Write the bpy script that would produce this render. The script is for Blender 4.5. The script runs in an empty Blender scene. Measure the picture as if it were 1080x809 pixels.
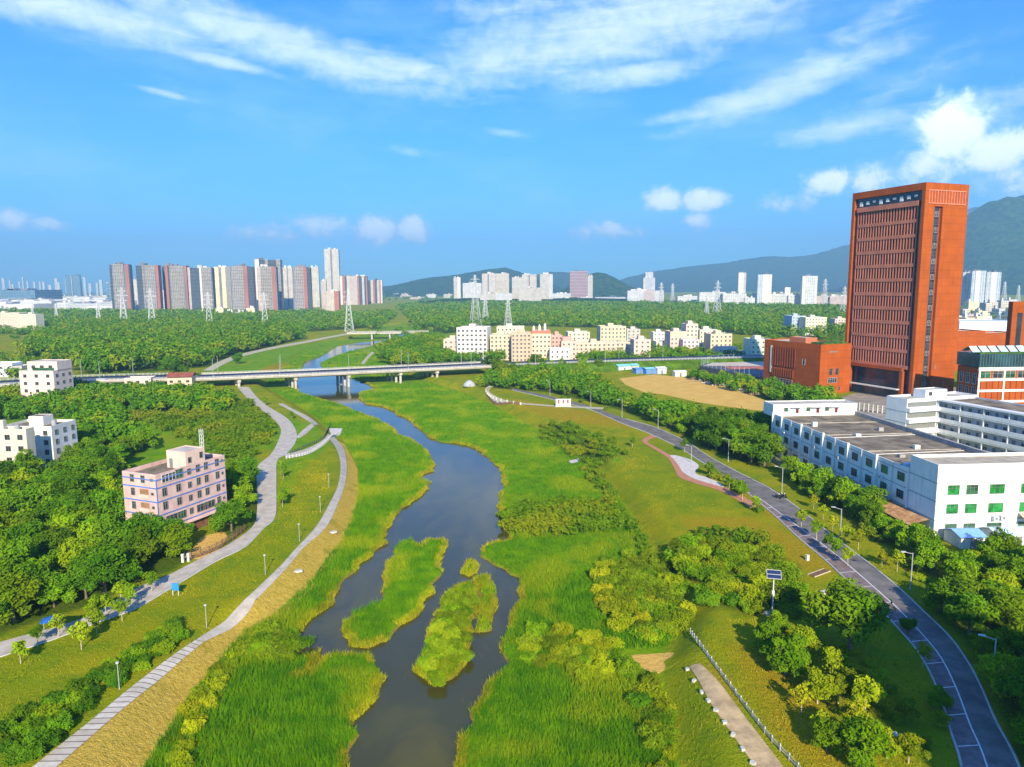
import bpy, bmesh, math, random
import numpy as np
from mathutils import Vector, Matrix
from mathutils.geometry import tessellate_polygon

PI = math.pi
R = math.radians
sc = bpy.context.scene
col = sc.collection

# ------------------------------------------------------------------ camera, sky, sun, exposure
CAM_H = 52.0
PITCH = 7.71
ROLL = 0.35
FPX = 750.0                       # focal length in pixels of a 1080 px wide frame
_p, _r = R(PITCH), R(ROLL)
_f = np.array([0, math.cos(_p), -math.sin(_p)])
_u0 = np.array([0, math.sin(_p), math.cos(_p)])
_r0 = np.array([1.0, 0, 0])
RX = _r0 * math.cos(_r) - _u0 * math.sin(_r)
UP = _u0 * math.cos(_r) + _r0 * math.sin(_r)
FW = _f
EYE = np.array([0, 0, CAM_H])
cam_d = bpy.data.cameras.new("camera")
cam = bpy.data.objects.new("camera", cam_d)
col.objects.link(cam)
cam.matrix_world = Matrix(((RX[0], UP[0], -FW[0], 0), (RX[1], UP[1], -FW[1], 0), (RX[2], UP[2], -FW[2], CAM_H), (0, 0, 0, 1)))
cam_d.sensor_width = 36.0
cam_d.lens = 36.0 * FPX / 1080.0
cam_d.clip_start = 0.5
cam_d.clip_end = 40000
sc.camera = cam

SUN_EL = 27.0
SUN_AZ = 8.0                      # degrees to the right of straight behind the camera
SUN_STRENGTH = 4.6
SKY_STRENGTH = 0.135
EXPOSURE = 1.08
HAZE_DENSITY = 1.45e-4
sd = Vector((math.sin(R(SUN_AZ)) * math.cos(R(SUN_EL)), -math.cos(R(SUN_AZ)) * math.cos(R(SUN_EL)), math.sin(R(SUN_EL))))
sun_d = bpy.data.lights.new("sun", 'SUN')
sun_d.energy = SUN_STRENGTH
sun_d.angle = R(0.5)
sun_d.color = (1.0, 0.87, 0.63)
sun = bpy.data.objects.new("sun", sun_d)
col.objects.link(sun)
sun.rotation_euler = sd.to_track_quat('Z', 'Y').to_euler()
sun.location = (0, -200, 300)

vs = sc.view_settings
vs.view_transform = 'Standard'
vs.look = 'None'
vs.exposure = EXPOSURE
vs.gamma = 1.0
vs.use_curve_mapping = False
sc.cycles.max_bounces = 6
sc.cycles.diffuse_bounces = 2
sc.cycles.glossy_bounces = 2
sc.cycles.transmission_bounces = 3
sc.cycles.volume_bounces = 0
sc.cycles.transparent_max_bounces = 4
sc.cycles.use_denoising = True
sc.cycles.caustics_reflective = False
sc.cycles.caustics_refractive = False


def ray(px, py):
    d = FW + RX * ((px - 540.0) / FPX) + UP * ((404.5 - py) / FPX)
    return d


def W(px, py, z=0.0):
    """Point of the level plane at height z seen at that place of the photograph."""
    d = ray(px, py)
    t = (z - CAM_H) / d[2]
    return np.array([d[0] * t, d[1] * t])


def far_pt(px, D):
    """Ground point in that direction at distance D ahead."""
    d = ray(px, 303.0)
    return np.array([d[0], d[1]]) / d[1] * D


def along(o, dr, z, pxx):
    n = RX - FW * ((pxx - 540.0) / FPX)
    P = np.array([o[0], o[1], z]) - EYE
    D = np.array([dr[0], dr[1], 0.0])
    return -P.dot(n) / D.dot(n)


def zat(x, y, py):
    n = UP - FW * ((404.5 - py) / FPX)
    P = np.array([x, y, 0.0]) - EYE
    return -P.dot(n) / n[2]


# ---- node helpers
class NT:
    def __init__(s, tree):
        s.t = tree

    def n(s, typ, ins=None, **kw):
        nd = s.t.nodes.new(typ)
        for k, v in kw.items():
            setattr(nd, k, v)
        for k, v in (ins or {}).items():
            s.put(nd.inputs[k], v)
        return nd

    def put(s, sock, v):
        if isinstance(v, bpy.types.NodeSocket):
            s.t.links.new(v, sock)
        else:
            try:
                sock.default_value = v
            except Exception:
                sock.default_value = (*v, 1.0)

    def math(s, op, a, b=0.0, c=0.0, clamp=False):
        nd = s.n('ShaderNodeMath', operation=op, use_clamp=clamp)
        s.put(nd.inputs[0], a)
        s.put(nd.inputs[1], b)
        s.put(nd.inputs[2], c)
        return nd.outputs[0]

    def mix(s, fac, a, b, blend='MIX'):
        nd = s.n('ShaderNodeMix', data_type='RGBA', blend_type=blend)
        s.put(nd.inputs[0], fac)
        s.put(nd.inputs[6], a)
        s.put(nd.inputs[7], b)
        return nd.outputs[2]

    def noise(s, vec, scale, detail=3.0, rough=0.55, dist=0.0):
        nd = s.n('ShaderNodeTexNoise', {'Scale': scale, 'Detail': detail, 'Roughness': rough, 'Distortion': dist})
        if vec is not None:
            s.t.links.new(vec, nd.inputs['Vector'])
        return nd.outputs['Fac']

    def ramp(s, v, a, b, lo=0.0, hi=1.0, smooth=True):
        nd = s.n('ShaderNodeMapRange', interpolation_type='SMOOTHSTEP' if smooth else 'LINEAR')
        s.put(nd.inputs[0], v)
        nd.inputs[1].default_value = a
        nd.inputs[2].default_value = b
        nd.inputs[3].default_value = lo
        nd.inputs[4].default_value = hi
        return nd.outputs[0]


# ---- world: physical sky plus cloud layers given by their direction
world = bpy.data.worlds.new("World")
sc.world = world
world.use_nodes = True
wt = world.node_tree
wt.nodes.clear()
w = NT(wt)
sky = w.n('ShaderNodeTexSky', sky_type='NISHITA', sun_disc=False)
sky.sun_elevation = R(SUN_EL)
sky.sun_rotation = math.atan2(sd.x, sd.y)
sky.altitude = 100
sky.air_density = 1.0
sky.dust_density = 0.2
sky.ozone_density = 3.0
gen = w.n('ShaderNodeTexCoord').outputs['Generated']
sep = w.n('ShaderNodeSeparateXYZ', {0: gen})
az = w.math('ARCTAN2', sep.outputs[0], sep.outputs[1])
el = w.math('ARCSINE', sep.outputs[2])
hsv = w.n('ShaderNodeHueSaturation', {'Hue': 0.5, 'Saturation': 1.25, 'Value': 1.0, 'Color': sky.outputs[0]})
tint = w.mix(1.0, hsv.outputs[0], (0.50, 0.86, 1.22), 'MULTIPLY')
# humid summer air: the band near the horizon stays blue rather than turning white
hz = w.ramp(el, -0.02, 0.42, 0.0, 1.0)
grade = w.mix(hz, (0.31, 0.58, 0.71), (0.30, 0.66, 0.82))
tint2 = w.mix(1.0, tint, grade, 'MULTIPLY')


def azel(px, py):
    d = ray(px, py)
    d = d / np.linalg.norm(d)
    return math.atan2(d[0], d[1]), math.asin(d[2])


CIRRUS = [  # centre px, half sizes px, tilt (deg, positive = rises to the right), strength
    (75, 12, 190, 24, -6, 1.0), (300, 48, 210, 22, -12, 1.0), (425, 70, 110, 14, -10, .9), (600, 42, 190, 34, 12, .95),
    (690, 22, 170, 42, 6, 1.0), (240, 66, 64, 7, -9, .9), (660, 78, 90, 14, 4, .95), (820, 95, 130, 19, 15, 1.0),
    (735, 122, 60, 8, 3, .9), (895, 134, 90, 14, 6, .9), (960, 85, 110, 18, 20, .45), (175, 99, 34, 4, -7, .8),
    (900, 40, 150, 18, 25, .5), (540, 90, 80, 7, 8, .6), (535, 140, 30, 5, -8, .55), (440, 160, 50, 6, -5, .5),
    (1030, 120, 90, 24, 10, .7), (540, 6, 90, 16, 3, .7)]
CUMULUS = [
    (1005, 138, 40, 40, 0, 1.35), (1052, 158, 50, 26, 0, 1.2), (985, 172, 50, 34, 0, .8), (872, 193, 32, 17, 0, 1.0), (835, 213, 44, 14, 0, .62),
    (700, 212, 28, 15, 0, 1.1), (742, 210, 28, 14, 0, 1.1), (735, 234, 24, 11, 0, .8), (640, 243, 46, 12, 0, .85),
    (398, 243, 30, 18, 0, 1.15), (434, 243, 26, 15, 0, 1.1), (340, 238, 44, 15, 0, .85), (285, 246, 50, 13, 0, .8),
    (12, 232, 32, 15, 0, .95), (46, 236, 28, 11, 0, .9), (920, 190, 36, 24, 0, .7), (1075, 190, 60, 34, 0, .6)]
comb = w.n('ShaderNodeCombineXYZ', {0: az, 1: el}).outputs[0]


def mask_of(lst):
    acc = None
    for cx, cy, rx, ry, rot, s in lst:
        a0, e0 = azel(cx, cy)
        k = 1.0 / FPX * math.cos(a0) ** 1.6
        mp = w.n('ShaderNodeMapping', {'Vector': comb, 'Location': (a0, e0, 0), 'Rotation': (0, 0, R(rot)), 'Scale': (rx * k * 1.35, ry * k * 1.45, 1)}, vector_type='TEXTURE')
        ln = w.n('ShaderNodeVectorMath', {0: mp.outputs[0]}, operation='LENGTH').outputs['Value']
        v = w.ramp(ln, 1.15, 0.0, 0.0, s)
        acc = v if acc is None else w.math('MAXIMUM', acc, v)
    return acc


mc = mask_of(CIRRUS)
strm = w.n('ShaderNodeMapping', {'Vector': comb, 'Rotation': (0, 0, R(-4)), 'Scale': (7, 30, 1)}).outputs[0]
n1 = w.noise(strm, 1.6, 7, 0.62, 0.6)
n1b = w.noise(comb, 46, 5, 0.6, 0.3)
cv = w.math('ADD', w.math('MULTIPLY', n1, 0.75), w.math('MULTIPLY', n1b, 0.38))
cd = w.math('ADD', cv, w.math('MULTIPLY', mc, 0.62))
cir = w.math('MULTIPLY', w.ramp(cd, 0.62, 1.36), w.ramp(mc, 0.02, 0.35))
mk = mask_of(CUMULUS)
n2 = w.noise(comb, 34, 9, 0.66, 0.3)
kd = w.math('ADD', n2, w.math('MULTIPLY', mk, 0.62))
cum = w.math('MULTIPLY', w.ramp(kd, 0.64, 0.98), w.ramp(mk, 0.03, 0.3))
soft = w.math('MULTIPLY', w.noise(w.n('ShaderNodeMapping', {'Vector': comb, 'Scale': (3, 9, 1)}).outputs[0], 1.3, 5, 0.6), 1.0)
veil = w.ramp(soft, 0.42, 0.8, 0.0, 0.26)
c1 = w.mix(veil, tint2, (3.4, 4.7, 6.6))
c2 = w.mix(w.math('MULTIPLY', cir, 0.66), c1, (5.4, 5.9, 6.6))
lum = w.ramp(kd, 0.76, 1.16)
cumc = w.mix(lum, (3.1, 4.5, 5.8), (7.2, 7.3, 7.4))
c3 = w.mix(w.math('MULTIPLY', cum, 0.9), c2, cumc)
bg = w.n('ShaderNodeBackground', {'Color': c3, 'Strength': SKY_STRENGTH})
wo = w.n('ShaderNodeOutputWorld', {'Surface': bg.outputs[0]})


# ------------------------------------------------------------------ helpers: tags, materials, mesh building
def tag(o, label=None, cat=None, group=None, kind=None):
    if label:
        o['label'] = label
    if cat:
        o['category'] = cat
    if group:
        o['group'] = group
    if kind:
        o['kind'] = kind
    return o


def empty(name, loc, rz=0.0, label=None, cat=None, group=None):
    o = bpy.data.objects.new(name, None)
    col.objects.link(o)
    o.location = loc
    o.rotation_euler = (0, 0, rz)
    o.empty_display_size = 1.0
    return tag(o, label, cat, group)


def copy_tree(o, parent=None):
    c = o.copy()
    col.objects.link(c)
    c.parent = parent
    for ch in o.children:
        copy_tree(ch, c)
    return c


MATS = {}


def mat(name, base, var=0.2, scale=0.8, rough=0.8, spec=0.25, bump=0.0, bscale=6.0, alt=None, streak=0.0, metal=0.0, local=False):
    if name in MATS:
        return MATS[name]
    m = bpy.data.materials.new(name)
    m.use_nodes = True
    t = NT(m.node_tree)
    b = m.node_tree.nodes['Principled BSDF']
    if local:
        pos = t.n('ShaderNodeTexCoord').outputs['Object']
    else:
        pos = t.n('ShaderNodeNewGeometry').outputs['Position']
    n = t.noise(pos, scale, 5, 0.6)
    lo = tuple(c * (1 - var) for c in base)
    hi = tuple(min(0.92, c * (1 + var)) for c in base) if alt is None else alt
    c = t.mix(t.ramp(n, 0.3, 0.7), lo, hi)
    if streak > 0:
        mp = t.n('ShaderNodeMapping', {'Vector': pos, 'Scale': (1.4, 1.4, 0.12)}).outputs[0]
        s = t.ramp(t.noise(mp, 1.0, 5, 0.65), 0.48, 0.72, 0, streak)
        c = t.mix(s, c, tuple(x * 0.45 for x in base))
    t.put(b.inputs['Base Color'], c)
    b.inputs['Roughness'].default_value = rough
    b.inputs['Specular IOR Level'].default_value = spec
    b.inputs['Metallic'].default_value = metal
    if bump > 0:
        bp = t.n('ShaderNodeBump', {'Strength': bump, 'Distance': 0.2, 'Height': t.noise(pos, bscale, 4, 0.6)})
        t.put(b.inputs['Normal'], bp.outputs[0])
    MATS[name] = m
    return m


def facade(name, wall, glass, pu=3.3, pz=3.0, ww=0.55, wh=0.55, band=0.0, bandc=(0.7, 0.7, 0.7), var=0.12):
    """Wall with a regular grid of window openings drawn in metres along the wall (for far buildings)."""
    if name in MATS:
        return MATS[name]
    m = bpy.data.materials.new(name)
    m.use_nodes = True
    t = NT(m.node_tree)
    b = m.node_tree.nodes['Principled BSDF']
    uv = t.n('ShaderNodeTexCoord').outputs['UV']
    s = t.n('ShaderNodeSeparateXYZ', {0: uv})
    fu = t.math('FRACT', t.math('DIVIDE', s.outputs[0], pu))
    fv = t.math('FRACT', t.math('DIVIDE', s.outputs[1], pz))
    a = t.math('MULTIPLY', t.math('GREATER_THAN', fu, (1 - ww) / 2), t.math('LESS_THAN', fu, 1 - (1 - ww) / 2))
    c = t.math('MULTIPLY', t.math('GREATER_THAN', fv, 0.3), t.math('LESS_THAN', fv, 0.3 + wh))
    win = t.math('MULTIPLY', a, c)
    cell = t.n('ShaderNodeTexWhiteNoise', {'Vector': t.n('ShaderNodeCombineXYZ', {0: t.math('FLOOR', t.math('DIVIDE', s.outputs[0], pu)), 1: t.math('FLOOR', t.math('DIVIDE', s.outputs[1], pz))}).outputs[0]}, noise_dimensions='3D').outputs[0]
    g2 = t.mix(t.ramp(cell, 0.2, 1.0), glass, tuple(0.5 * x + 0.5 * y for x, y in zip(glass, wall)))
    pos = t.n('ShaderNodeNewGeometry').outputs['Position']
    n = t.ramp(t.noise(pos, 0.08, 4, 0.6), 0.3, 0.7)
    wl = t.mix(n, tuple(x * (1 - var) for x in wall), tuple(min(.9, x * (1 + var)) for x in wall))
    if band > 0:
        wl = t.mix(t.math('LESS_THAN', fv, band), wl, bandc)
    t.put(b.inputs['Base Color'], t.mix(win, wl, g2))
    b.inputs['Roughness'].default_value = 0.6
    b.inputs['Specular IOR Level'].default_value = 0.3
    t.put(b.inputs['Roughness'], t.ramp(win, 0, 1, 0.8, 0.25, False))
    MATS[name] = m
    return m


def glassy(name, base, rough=0.12, var=0.4, scale=0.5):
    if name in MATS:
        return MATS[name]
    m = mat(name, base, var, scale, rough, 0.6)
    return m


class MB:
    """Collects quads and polygons and links them as one mesh object."""

    def __init__(s):
        s.v = []
        s.f = []
        s.mi = []
        s.uv = []

    def poly(s, pts, mi=0, uvs=None):
        b = len(s.v)
        s.v.extend([tuple(map(float, p)) for p in pts])
        s.f.append(tuple(range(b, b + len(pts))))
        s.mi.append(mi)
        s.uv.append(uvs or [(0.0, 0.0)] * len(pts))

    def box(s, x0, x1, y0, y1, z0, z1, mi=0, top=None, skip=''):
        A = [(x0, y0), (x1, y0), (x1, y1), (x0, y1)]
        L = [0, x1 - x0, x1 - x0 + y1 - y0, 2 * (x1 - x0) + y1 - y0]
        for i in range(4):
            if 'fr bl'.replace(' ', '')[i] in skip:
                continue
            p, q = A[i], A[(i + 1) % 4]
            ln = abs(q[0] - p[0]) + abs(q[1] - p[1])
            s.poly([(p[0], p[1], z0), (q[0], q[1], z0), (q[0], q[1], z1), (p[0], p[1], z1)], mi,
                   [(0, z0), (ln, z0), (ln, z1), (0, z1)])
        tm = mi if top is None else top
        s.poly([(x0, y0, z1), (x1, y0, z1), (x1, y1, z1), (x0, y1, z1)], tm, [(0.01, 0.01)] * 4)
        s.poly([(x0, y1, z0), (x1, y1, z0), (x1, y0, z0), (x0, y0, z0)], mi, [(0.01, 0.01)] * 4)
        return s

    def prism(s, pts, z0, z1, mi=0, top=None):
        n = len(pts)
        ar = sum(pts[i][0] * pts[(i + 1) % n][1] - pts[(i + 1) % n][0] * pts[i][1] for i in range(n))
        if ar < 0:
            pts = pts[::-1]
        u = 0.0
        for i in range(n):
            p, q = pts[i], pts[(i + 1) % n]
            ln = math.hypot(q[0] - p[0], q[1] - p[1])
            s.poly([(p[0], p[1], z0), (q[0], q[1], z0), (q[0], q[1], z1), (p[0], p[1], z1)], mi, [(u, z0), (u + ln, z0), (u + ln, z1), (u, z1)])
            u += ln
        s.poly([(p[0], p[1], z1) for p in pts], mi if top is None else top, [(0.01, 0.01)] * n)
        return s

    def beam(s, a, b, wd, ht=None, mi=0):
        """Square bar from a to b."""
        a, b = Vector(a), Vector(b)
        d = (b - a)
        if d.length < 1e-6:
            return s
        d.normalize()
        up = Vector((0, 0, 1)) if abs(d.z) < 0.95 else Vector((1, 0, 0))
        x = d.cross(up).normalized()
        y = x.cross(d).normalized()
        ht = ht or wd
        cs = [(-.5, -.5), (.5, -.5), (.5, .5), (-.5, .5)]
        P = [a + x * (i * wd) + y * (j * ht) for i, j in cs]
        Q = [b + x * (i * wd) + y * (j * ht) for i, j in cs]
        for i in range(4):
            k = (i + 1) % 4
            s.poly([P[k], P[i], Q[i], Q[k]], mi)
        s.poly(P, mi)
        s.poly(Q[::-1], mi)
        return s

    def tube(s, pts, rads, n=8, mi=0, caps=True):
        rings = []
        for i, p in enumerate(pts):
            p = Vector(p)
            a = Vector(pts[max(0, i - 1)])
            c = Vector(pts[min(len(pts) - 1, i + 1)])
            d = (c - a).normalized()
            up = Vector((0, 0, 1)) if abs(d.z) < 0.9 else Vector((1, 0, 0))
            x = d.cross(up).normalized()
            y = x.cross(d).normalized()
            r = rads[i]
            rings.append([p + x * (math.cos(2 * PI * k / n) * r) + y * (math.sin(2 * PI * k / n) * r) for k in range(n)])
        for i in range(len(rings) - 1):
            for k in range(n):
                q = (k + 1) % n
                s.poly([rings[i][k], rings[i + 1][k], rings[i + 1][q], rings[i][q]][::-1], mi)
        if caps:
            s.poly(rings[-1], mi)
            s.poly(rings[0][::-1], mi)
        return s

    def mesh(s, name, mats):
        me = bpy.data.meshes.new(name)
        me.from_pydata(s.v, [], s.f)
        for m in (mats if isinstance(mats, (list, tuple)) else [mats]):
            me.materials.append(m)
        me.polygons.foreach_set('material_index', s.mi)
        ul = me.uv_layers.new(name='UVMap')
        flat = np.array([c for f in s.uv for p in f for c in p], dtype=np.float32)
        ul.data.foreach_set('uv', flat)
        me.update()
        return me

    def build(s, name, mats, parent=None, loc=(0, 0, 0), rot=None):
        o = bpy.data.objects.new(name, s.mesh(name, mats))
        col.objects.link(o)
        o.parent = parent
        o.location = loc
        if rot:
            o.rotation_euler = rot
        return o


def np_mesh(name, V, F, mats, mi=None, smooth=False):
    """Mesh object data from a vertex array (n,3) and a face array (m,k)."""
    me = bpy.data.meshes.new(name)
    V = np.ascontiguousarray(V, dtype=np.float32)
    F = np.ascontiguousarray(F, dtype=np.int32)
    k = F.shape[1]
    me.vertices.add(len(V))
    me.vertices.foreach_set('co', V.ravel())
    me.loops.add(F.size)
    me.loops.foreach_set('vertex_index', F.ravel())
    me.polygons.add(len(F))
    me.polygons.foreach_set('loop_start', np.arange(0, F.size, k, dtype=np.int32))
    me.polygons.foreach_set('loop_total', np.full(len(F), k, dtype=np.int32))
    for m in (mats if isinstance(mats, (list, tuple)) else [mats]):
        me.materials.append(m)
    if mi is not None:
        me.polygons.foreach_set('material_index', np.ascontiguousarray(mi, dtype=np.int32))
    if smooth:
        me.polygons.foreach_set('use_smooth', np.ones(len(F), dtype=bool))
    me.update(calc_edges=True)
    return me


def link(name, me, parent=None, loc=(0, 0, 0)):
    o = bpy.data.objects.new(name, me)
    col.objects.link(o)
    o.parent = parent
    o.location = loc
    return o


def sdist(P, poly):
    """Signed distance of points (n,2) to a closed polygon, negative inside."""
    P = np.asarray(P, dtype=np.float64)
    poly = np.asarray(poly, dtype=np.float64)
    d2 = np.full(len(P), 1e18)
    ins = np.zeros(len(P), dtype=bool)
    n = len(poly)
    for i in range(n):
        a, b = poly[i], poly[(i + 1) % n]
        e = b - a
        w_ = P - a
        t = np.clip((w_ @ e) / max(e @ e, 1e-9), 0, 1)
        q = w_ - t[:, None] * e
        d2 = np.minimum(d2, (q * q).sum(1))
        c = ((a[1] <= P[:, 1]) & (b[1] > P[:, 1])) | ((b[1] <= P[:, 1]) & (a[1] > P[:, 1]))
        xs = a[0] + (P[:, 1] - a[1]) / (e[1] if abs(e[1]) > 1e-12 else 1e-12) * e[0]
        ins ^= c & (P[:, 0] < xs)
    d = np.sqrt(d2)
    d[ins] *= -1
    return d


def inside(P, poly):
    P = np.asarray(P, dtype=np.float64)
    poly = np.asarray(poly, dtype=np.float64)
    ins = np.zeros(len(P), dtype=bool)
    n = len(poly)
    for i in range(n):
        a, b = poly[i], poly[(i + 1) % n]
        c = ((a[1] <= P[:, 1]) & (b[1] > P[:, 1])) | ((b[1] <= P[:, 1]) & (a[1] > P[:, 1]))
        xs = a[0] + (P[:, 1] - a[1]) / ((b[1] - a[1]) if abs(b[1] - a[1]) > 1e-12 else 1e-12) * (b[0] - a[0])
        ins ^= c & (P[:, 0] < xs)
    return ins


def wpoly(px, z=0.0):
    return np.array([W(x, y, z) for x, y in px])

# ------------------------------------------------------------------ terrain, river, paths, hills
WL_Z = -3.0
water_px = [(470, 343), (440, 349), (417, 354), (404, 358.5), (380, 361), (357, 365), (340, 375), (322, 382), (318, 390), (314, 400), (313, 407), (315, 414),
            (332, 420), (355, 426), (377, 435), (395, 442), (406, 447), (417, 454), (420, 459), (432, 463), (445, 471), (453, 479), (459, 490), (455, 497), (440, 504),
            (454, 509), (448, 520), (430, 533), (415, 547), (409, 558), (402, 577), (381, 595), (364, 611), (354, 625), (351, 636), (336, 648), (319, 664), (318, 675),
            (316, 686), (306, 696), (321, 693), (330, 685), (335, 689), (334, 700), (322, 714), (312, 719), (326, 713), (335, 702), (344, 693), (357, 690), (380, 691), (390, 691), (397, 701),
            (402, 714), (399, 726), (394, 739), (380, 751), (370, 763), (376, 775), (372, 788), (367, 800), (367, 812), (355, 860), (335, 960),
            (470, 960), (476, 860), (482, 809), (490, 777), (495, 753), (507, 736), (521, 712), (536, 701), (530, 690), (529, 677), (535, 662), (540, 650), (544, 640), (549, 625), (548, 610), (539, 606), (521, 596),
            (508, 588), (508, 577), (520, 573), (530, 572), (538, 571), (534, 560), (526, 546), (526, 530), (532, 511), (527, 493), (516, 486), (510, 478), (502, 473), (482, 468), (467, 467), (452, 461),
            (442, 452), (432, 443), (420, 438), (415, 433), (400, 428), (386, 426), (379, 420), (380, 414), (399, 411), (385, 404), (362, 396), (340, 389), (338, 383), (356, 375), (371, 370), (391, 365), (408, 362), (425, 358), (448, 352.5), (478, 345)]
isl_px = [
    [(430, 569), (437, 567.5), (442, 577), (450, 569), (470, 569), (472, 575), (465, 585), (464, 597), (466, 605), (457, 613), (454, 625), (445, 640), (442, 645), (420, 659), (410, 673), (390, 682), (373, 679), (370, 672), (363, 672), (363, 655), (370, 654), (372, 645), (387, 639), (402, 635), (407, 622), (405, 607), (409, 590), (417, 577)],
    [(496, 615), (505, 617), (506, 635), (496, 652), (497, 665), (491, 690), (490, 700), (477, 712), (457, 722), (450, 715), (440, 705), (441, 697), (450, 675), (460, 647), (470, 625), (482, 617)],
    [(497, 610), (513, 606), (525, 620), (522, 637), (517, 650), (520, 657), (512, 667), (502, 665), (501, 657), (506, 637), (505, 617)],
    [(488, 597), (492, 590), (499, 590), (504, 596), (503, 603), (496, 606), (489, 603)],
    [(329, 688), (334, 684), (340, 688), (338, 693), (331, 693)],
]
flood_px = [(520, 330), (400, 345), (372, 357), (345, 364), (318, 376), (300, 386), (286, 398), (280, 408), (300, 420), (334, 440), (349, 456), (362, 464), (377, 490), (378, 515), (374, 540), (361, 570), (343, 592), (326, 617), (288, 650), (256, 668),
            (226, 705), (201, 733), (173, 778), (152, 809), (100, 900), (60, 1000), (740, 1000), (722, 870), (714, 809), (705, 760), (695, 700), (720, 650), (700, 600), (668, 548), (642, 512), (604, 472), (562, 450),
            (520, 428), (482, 412), (455, 404), (430, 396), (410, 388), (420, 376), (440, 366), (475, 356), (540, 340)]
tan_px = [(356, 463), (365, 480), (366, 497), (363, 515), (353, 540), (341, 560), (321, 577), (296, 603), (261, 641), (216, 677), (126, 752), (61, 809), (10, 860), (100, 900), (152, 809), (173, 778), (201, 733), (226, 705), (256, 668),
          (288, 650), (326, 617), (343, 592), (361, 570), (374, 540), (378, 515), (377, 490), (363, 464)]


def roughen(P, amp, step, seed):
    """The outline with the small bays and tufts of a natural bank."""
    rg = np.random.default_rng(seed)
    out = []
    for i in range(len(P)):
        a_, b_ = P[i], P[(i + 1) % len(P)]
        L_ = np.linalg.norm(b_ - a_)
        n_ = max(1, min(14, int(L_ / step)))
        nn = np.array([-(b_ - a_)[1], (b_ - a_)[0]]) / max(L_, 1e-6)
        for k_ in range(n_):
            out.append(a_ + (b_ - a_) * k_ / n_ + nn * rg.normal(0, amp) * (L_ < 60))
    return np.array(out)


WATER = roughen(wpoly(water_px, WL_Z), .38, 2.0, 1)
ISL = [roughen(wpoly(p, -2.7), .32, 1.4, 2 + k) for k, p in enumerate(isl_px)]
FLOOD = wpoly(flood_px, -2.6)
SAND_PATCH = wpoly([(664, 674), (708, 671), (714, 676), (699, 680), (703, 687), (697, 693), (681, 689), (672, 681)])
SAND_FIELD = wpoly([(653, 399), (690, 395), (722, 398), (765, 407), (812, 424), (812, 434), (790, 432), (740, 425), (700, 416), (680, 414), (660, 406)])


class Field:
    """Signed distance to an outline kept on a regular half-metre grid (exact within `reach` of the line)."""

    def __init__(s, polys, reach, step=0.5, lo=(-230, 15), hi=(190, 1560)):
        s.lo, s.step, s.reach = np.array(lo, float), step, reach
        s.n = (int((hi[0] - lo[0]) / step) + 1, int((hi[1] - lo[1]) / step) + 1)
        xs = lo[0] + np.arange(s.n[0]) * step
        ys = lo[1] + np.arange(s.n[1]) * step
        D = np.full((s.n[1], s.n[0]), float(reach))
        inn = np.zeros(D.shape, dtype=bool)
        for pi, poly in enumerate(polys):
            ip = np.zeros(D.shape, dtype=bool)
            m = len(poly)
            for k in range(m):
                a, b = poly[k], poly[(k + 1) % m]
                x0 = max(0, int((min(a[0], b[0]) - reach - lo[0]) / step))
                x1 = min(s.n[0], int((max(a[0], b[0]) + reach - lo[0]) / step) + 2)
                y0 = max(0, int((min(a[1], b[1]) - reach - lo[1]) / step))
                y1 = min(s.n[1], int((max(a[1], b[1]) + reach - lo[1]) / step) + 2)
                if x1 > x0 and y1 > y0:
                    e = b - a
                    wx, wy = xs[None, x0:x1] - a[0], ys[y0:y1, None] - a[1]
                    t_ = np.clip((wx * e[0] + wy * e[1]) / max(e @ e, 1e-9), 0, 1)
                    d = np.hypot(wx - t_ * e[0], wy - t_ * e[1])
                    D[y0:y1, x0:x1] = np.minimum(D[y0:y1, x0:x1], d)
                lo_y, hi_y = (a, b) if a[1] < b[1] else (b, a)
                r = np.where((ys >= lo_y[1]) & (ys < hi_y[1]))[0]
                if len(r):
                    xc = lo_y[0] + (ys[r] - lo_y[1]) / (hi_y[1] - lo_y[1]) * (hi_y[0] - lo_y[0])
                    c = np.clip(np.ceil((xc - lo[0]) / step).astype(int), 0, s.n[0])
                    ok = c < s.n[0]
                    np.logical_xor.at(ip, (r[ok], c[ok]), True)
            ip = np.logical_xor.accumulate(ip, axis=1)
            inn = ip if pi == 0 else (inn & ~ip)
        s.D = np.where(inn, -D, D)

    def __call__(s, P):
        q = (np.asarray(P, float) - s.lo) / s.step
        ok = (q[:, 0] >= 0) & (q[:, 1] >= 0) & (q[:, 0] < s.n[0] - 1) & (q[:, 1] < s.n[1] - 1)
        out = np.full(len(q), s.reach)
        q = q[ok]
        i, j = q[:, 0].astype(int), q[:, 1].astype(int)
        u, v = q[:, 0] - i, q[:, 1] - j
        D = s.D
        out[ok] = (D[j, i] * (1 - u) + D[j, i + 1] * u) * (1 - v) + (D[j + 1, i] * (1 - u) + D[j + 1, i + 1] * u) * v
        return out


F_WATER = Field([WATER] + ISL, 4.0)
F_FLOOD = Field([FLOOD], 8.0)


def height(P):
    P = np.asarray(P, dtype=np.float64)
    d = np.clip(F_FLOOD(P) / 6.0, 0, 1)
    z = -2.6 + 2.6 * d * d * (3 - 2 * d)
    cut = np.clip(-F_WATER(P) / 1.6 + 0.25, 0, 1)
    return np.where(d < 0.01, z - 1.5 * cut, z)


def T(px, py, it=7):
    z = 0.0
    for _ in range(it):
        p = W(px, py, z)
        z = float(height(p[None])[0])
    return np.array([p[0], p[1], z])


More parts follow.
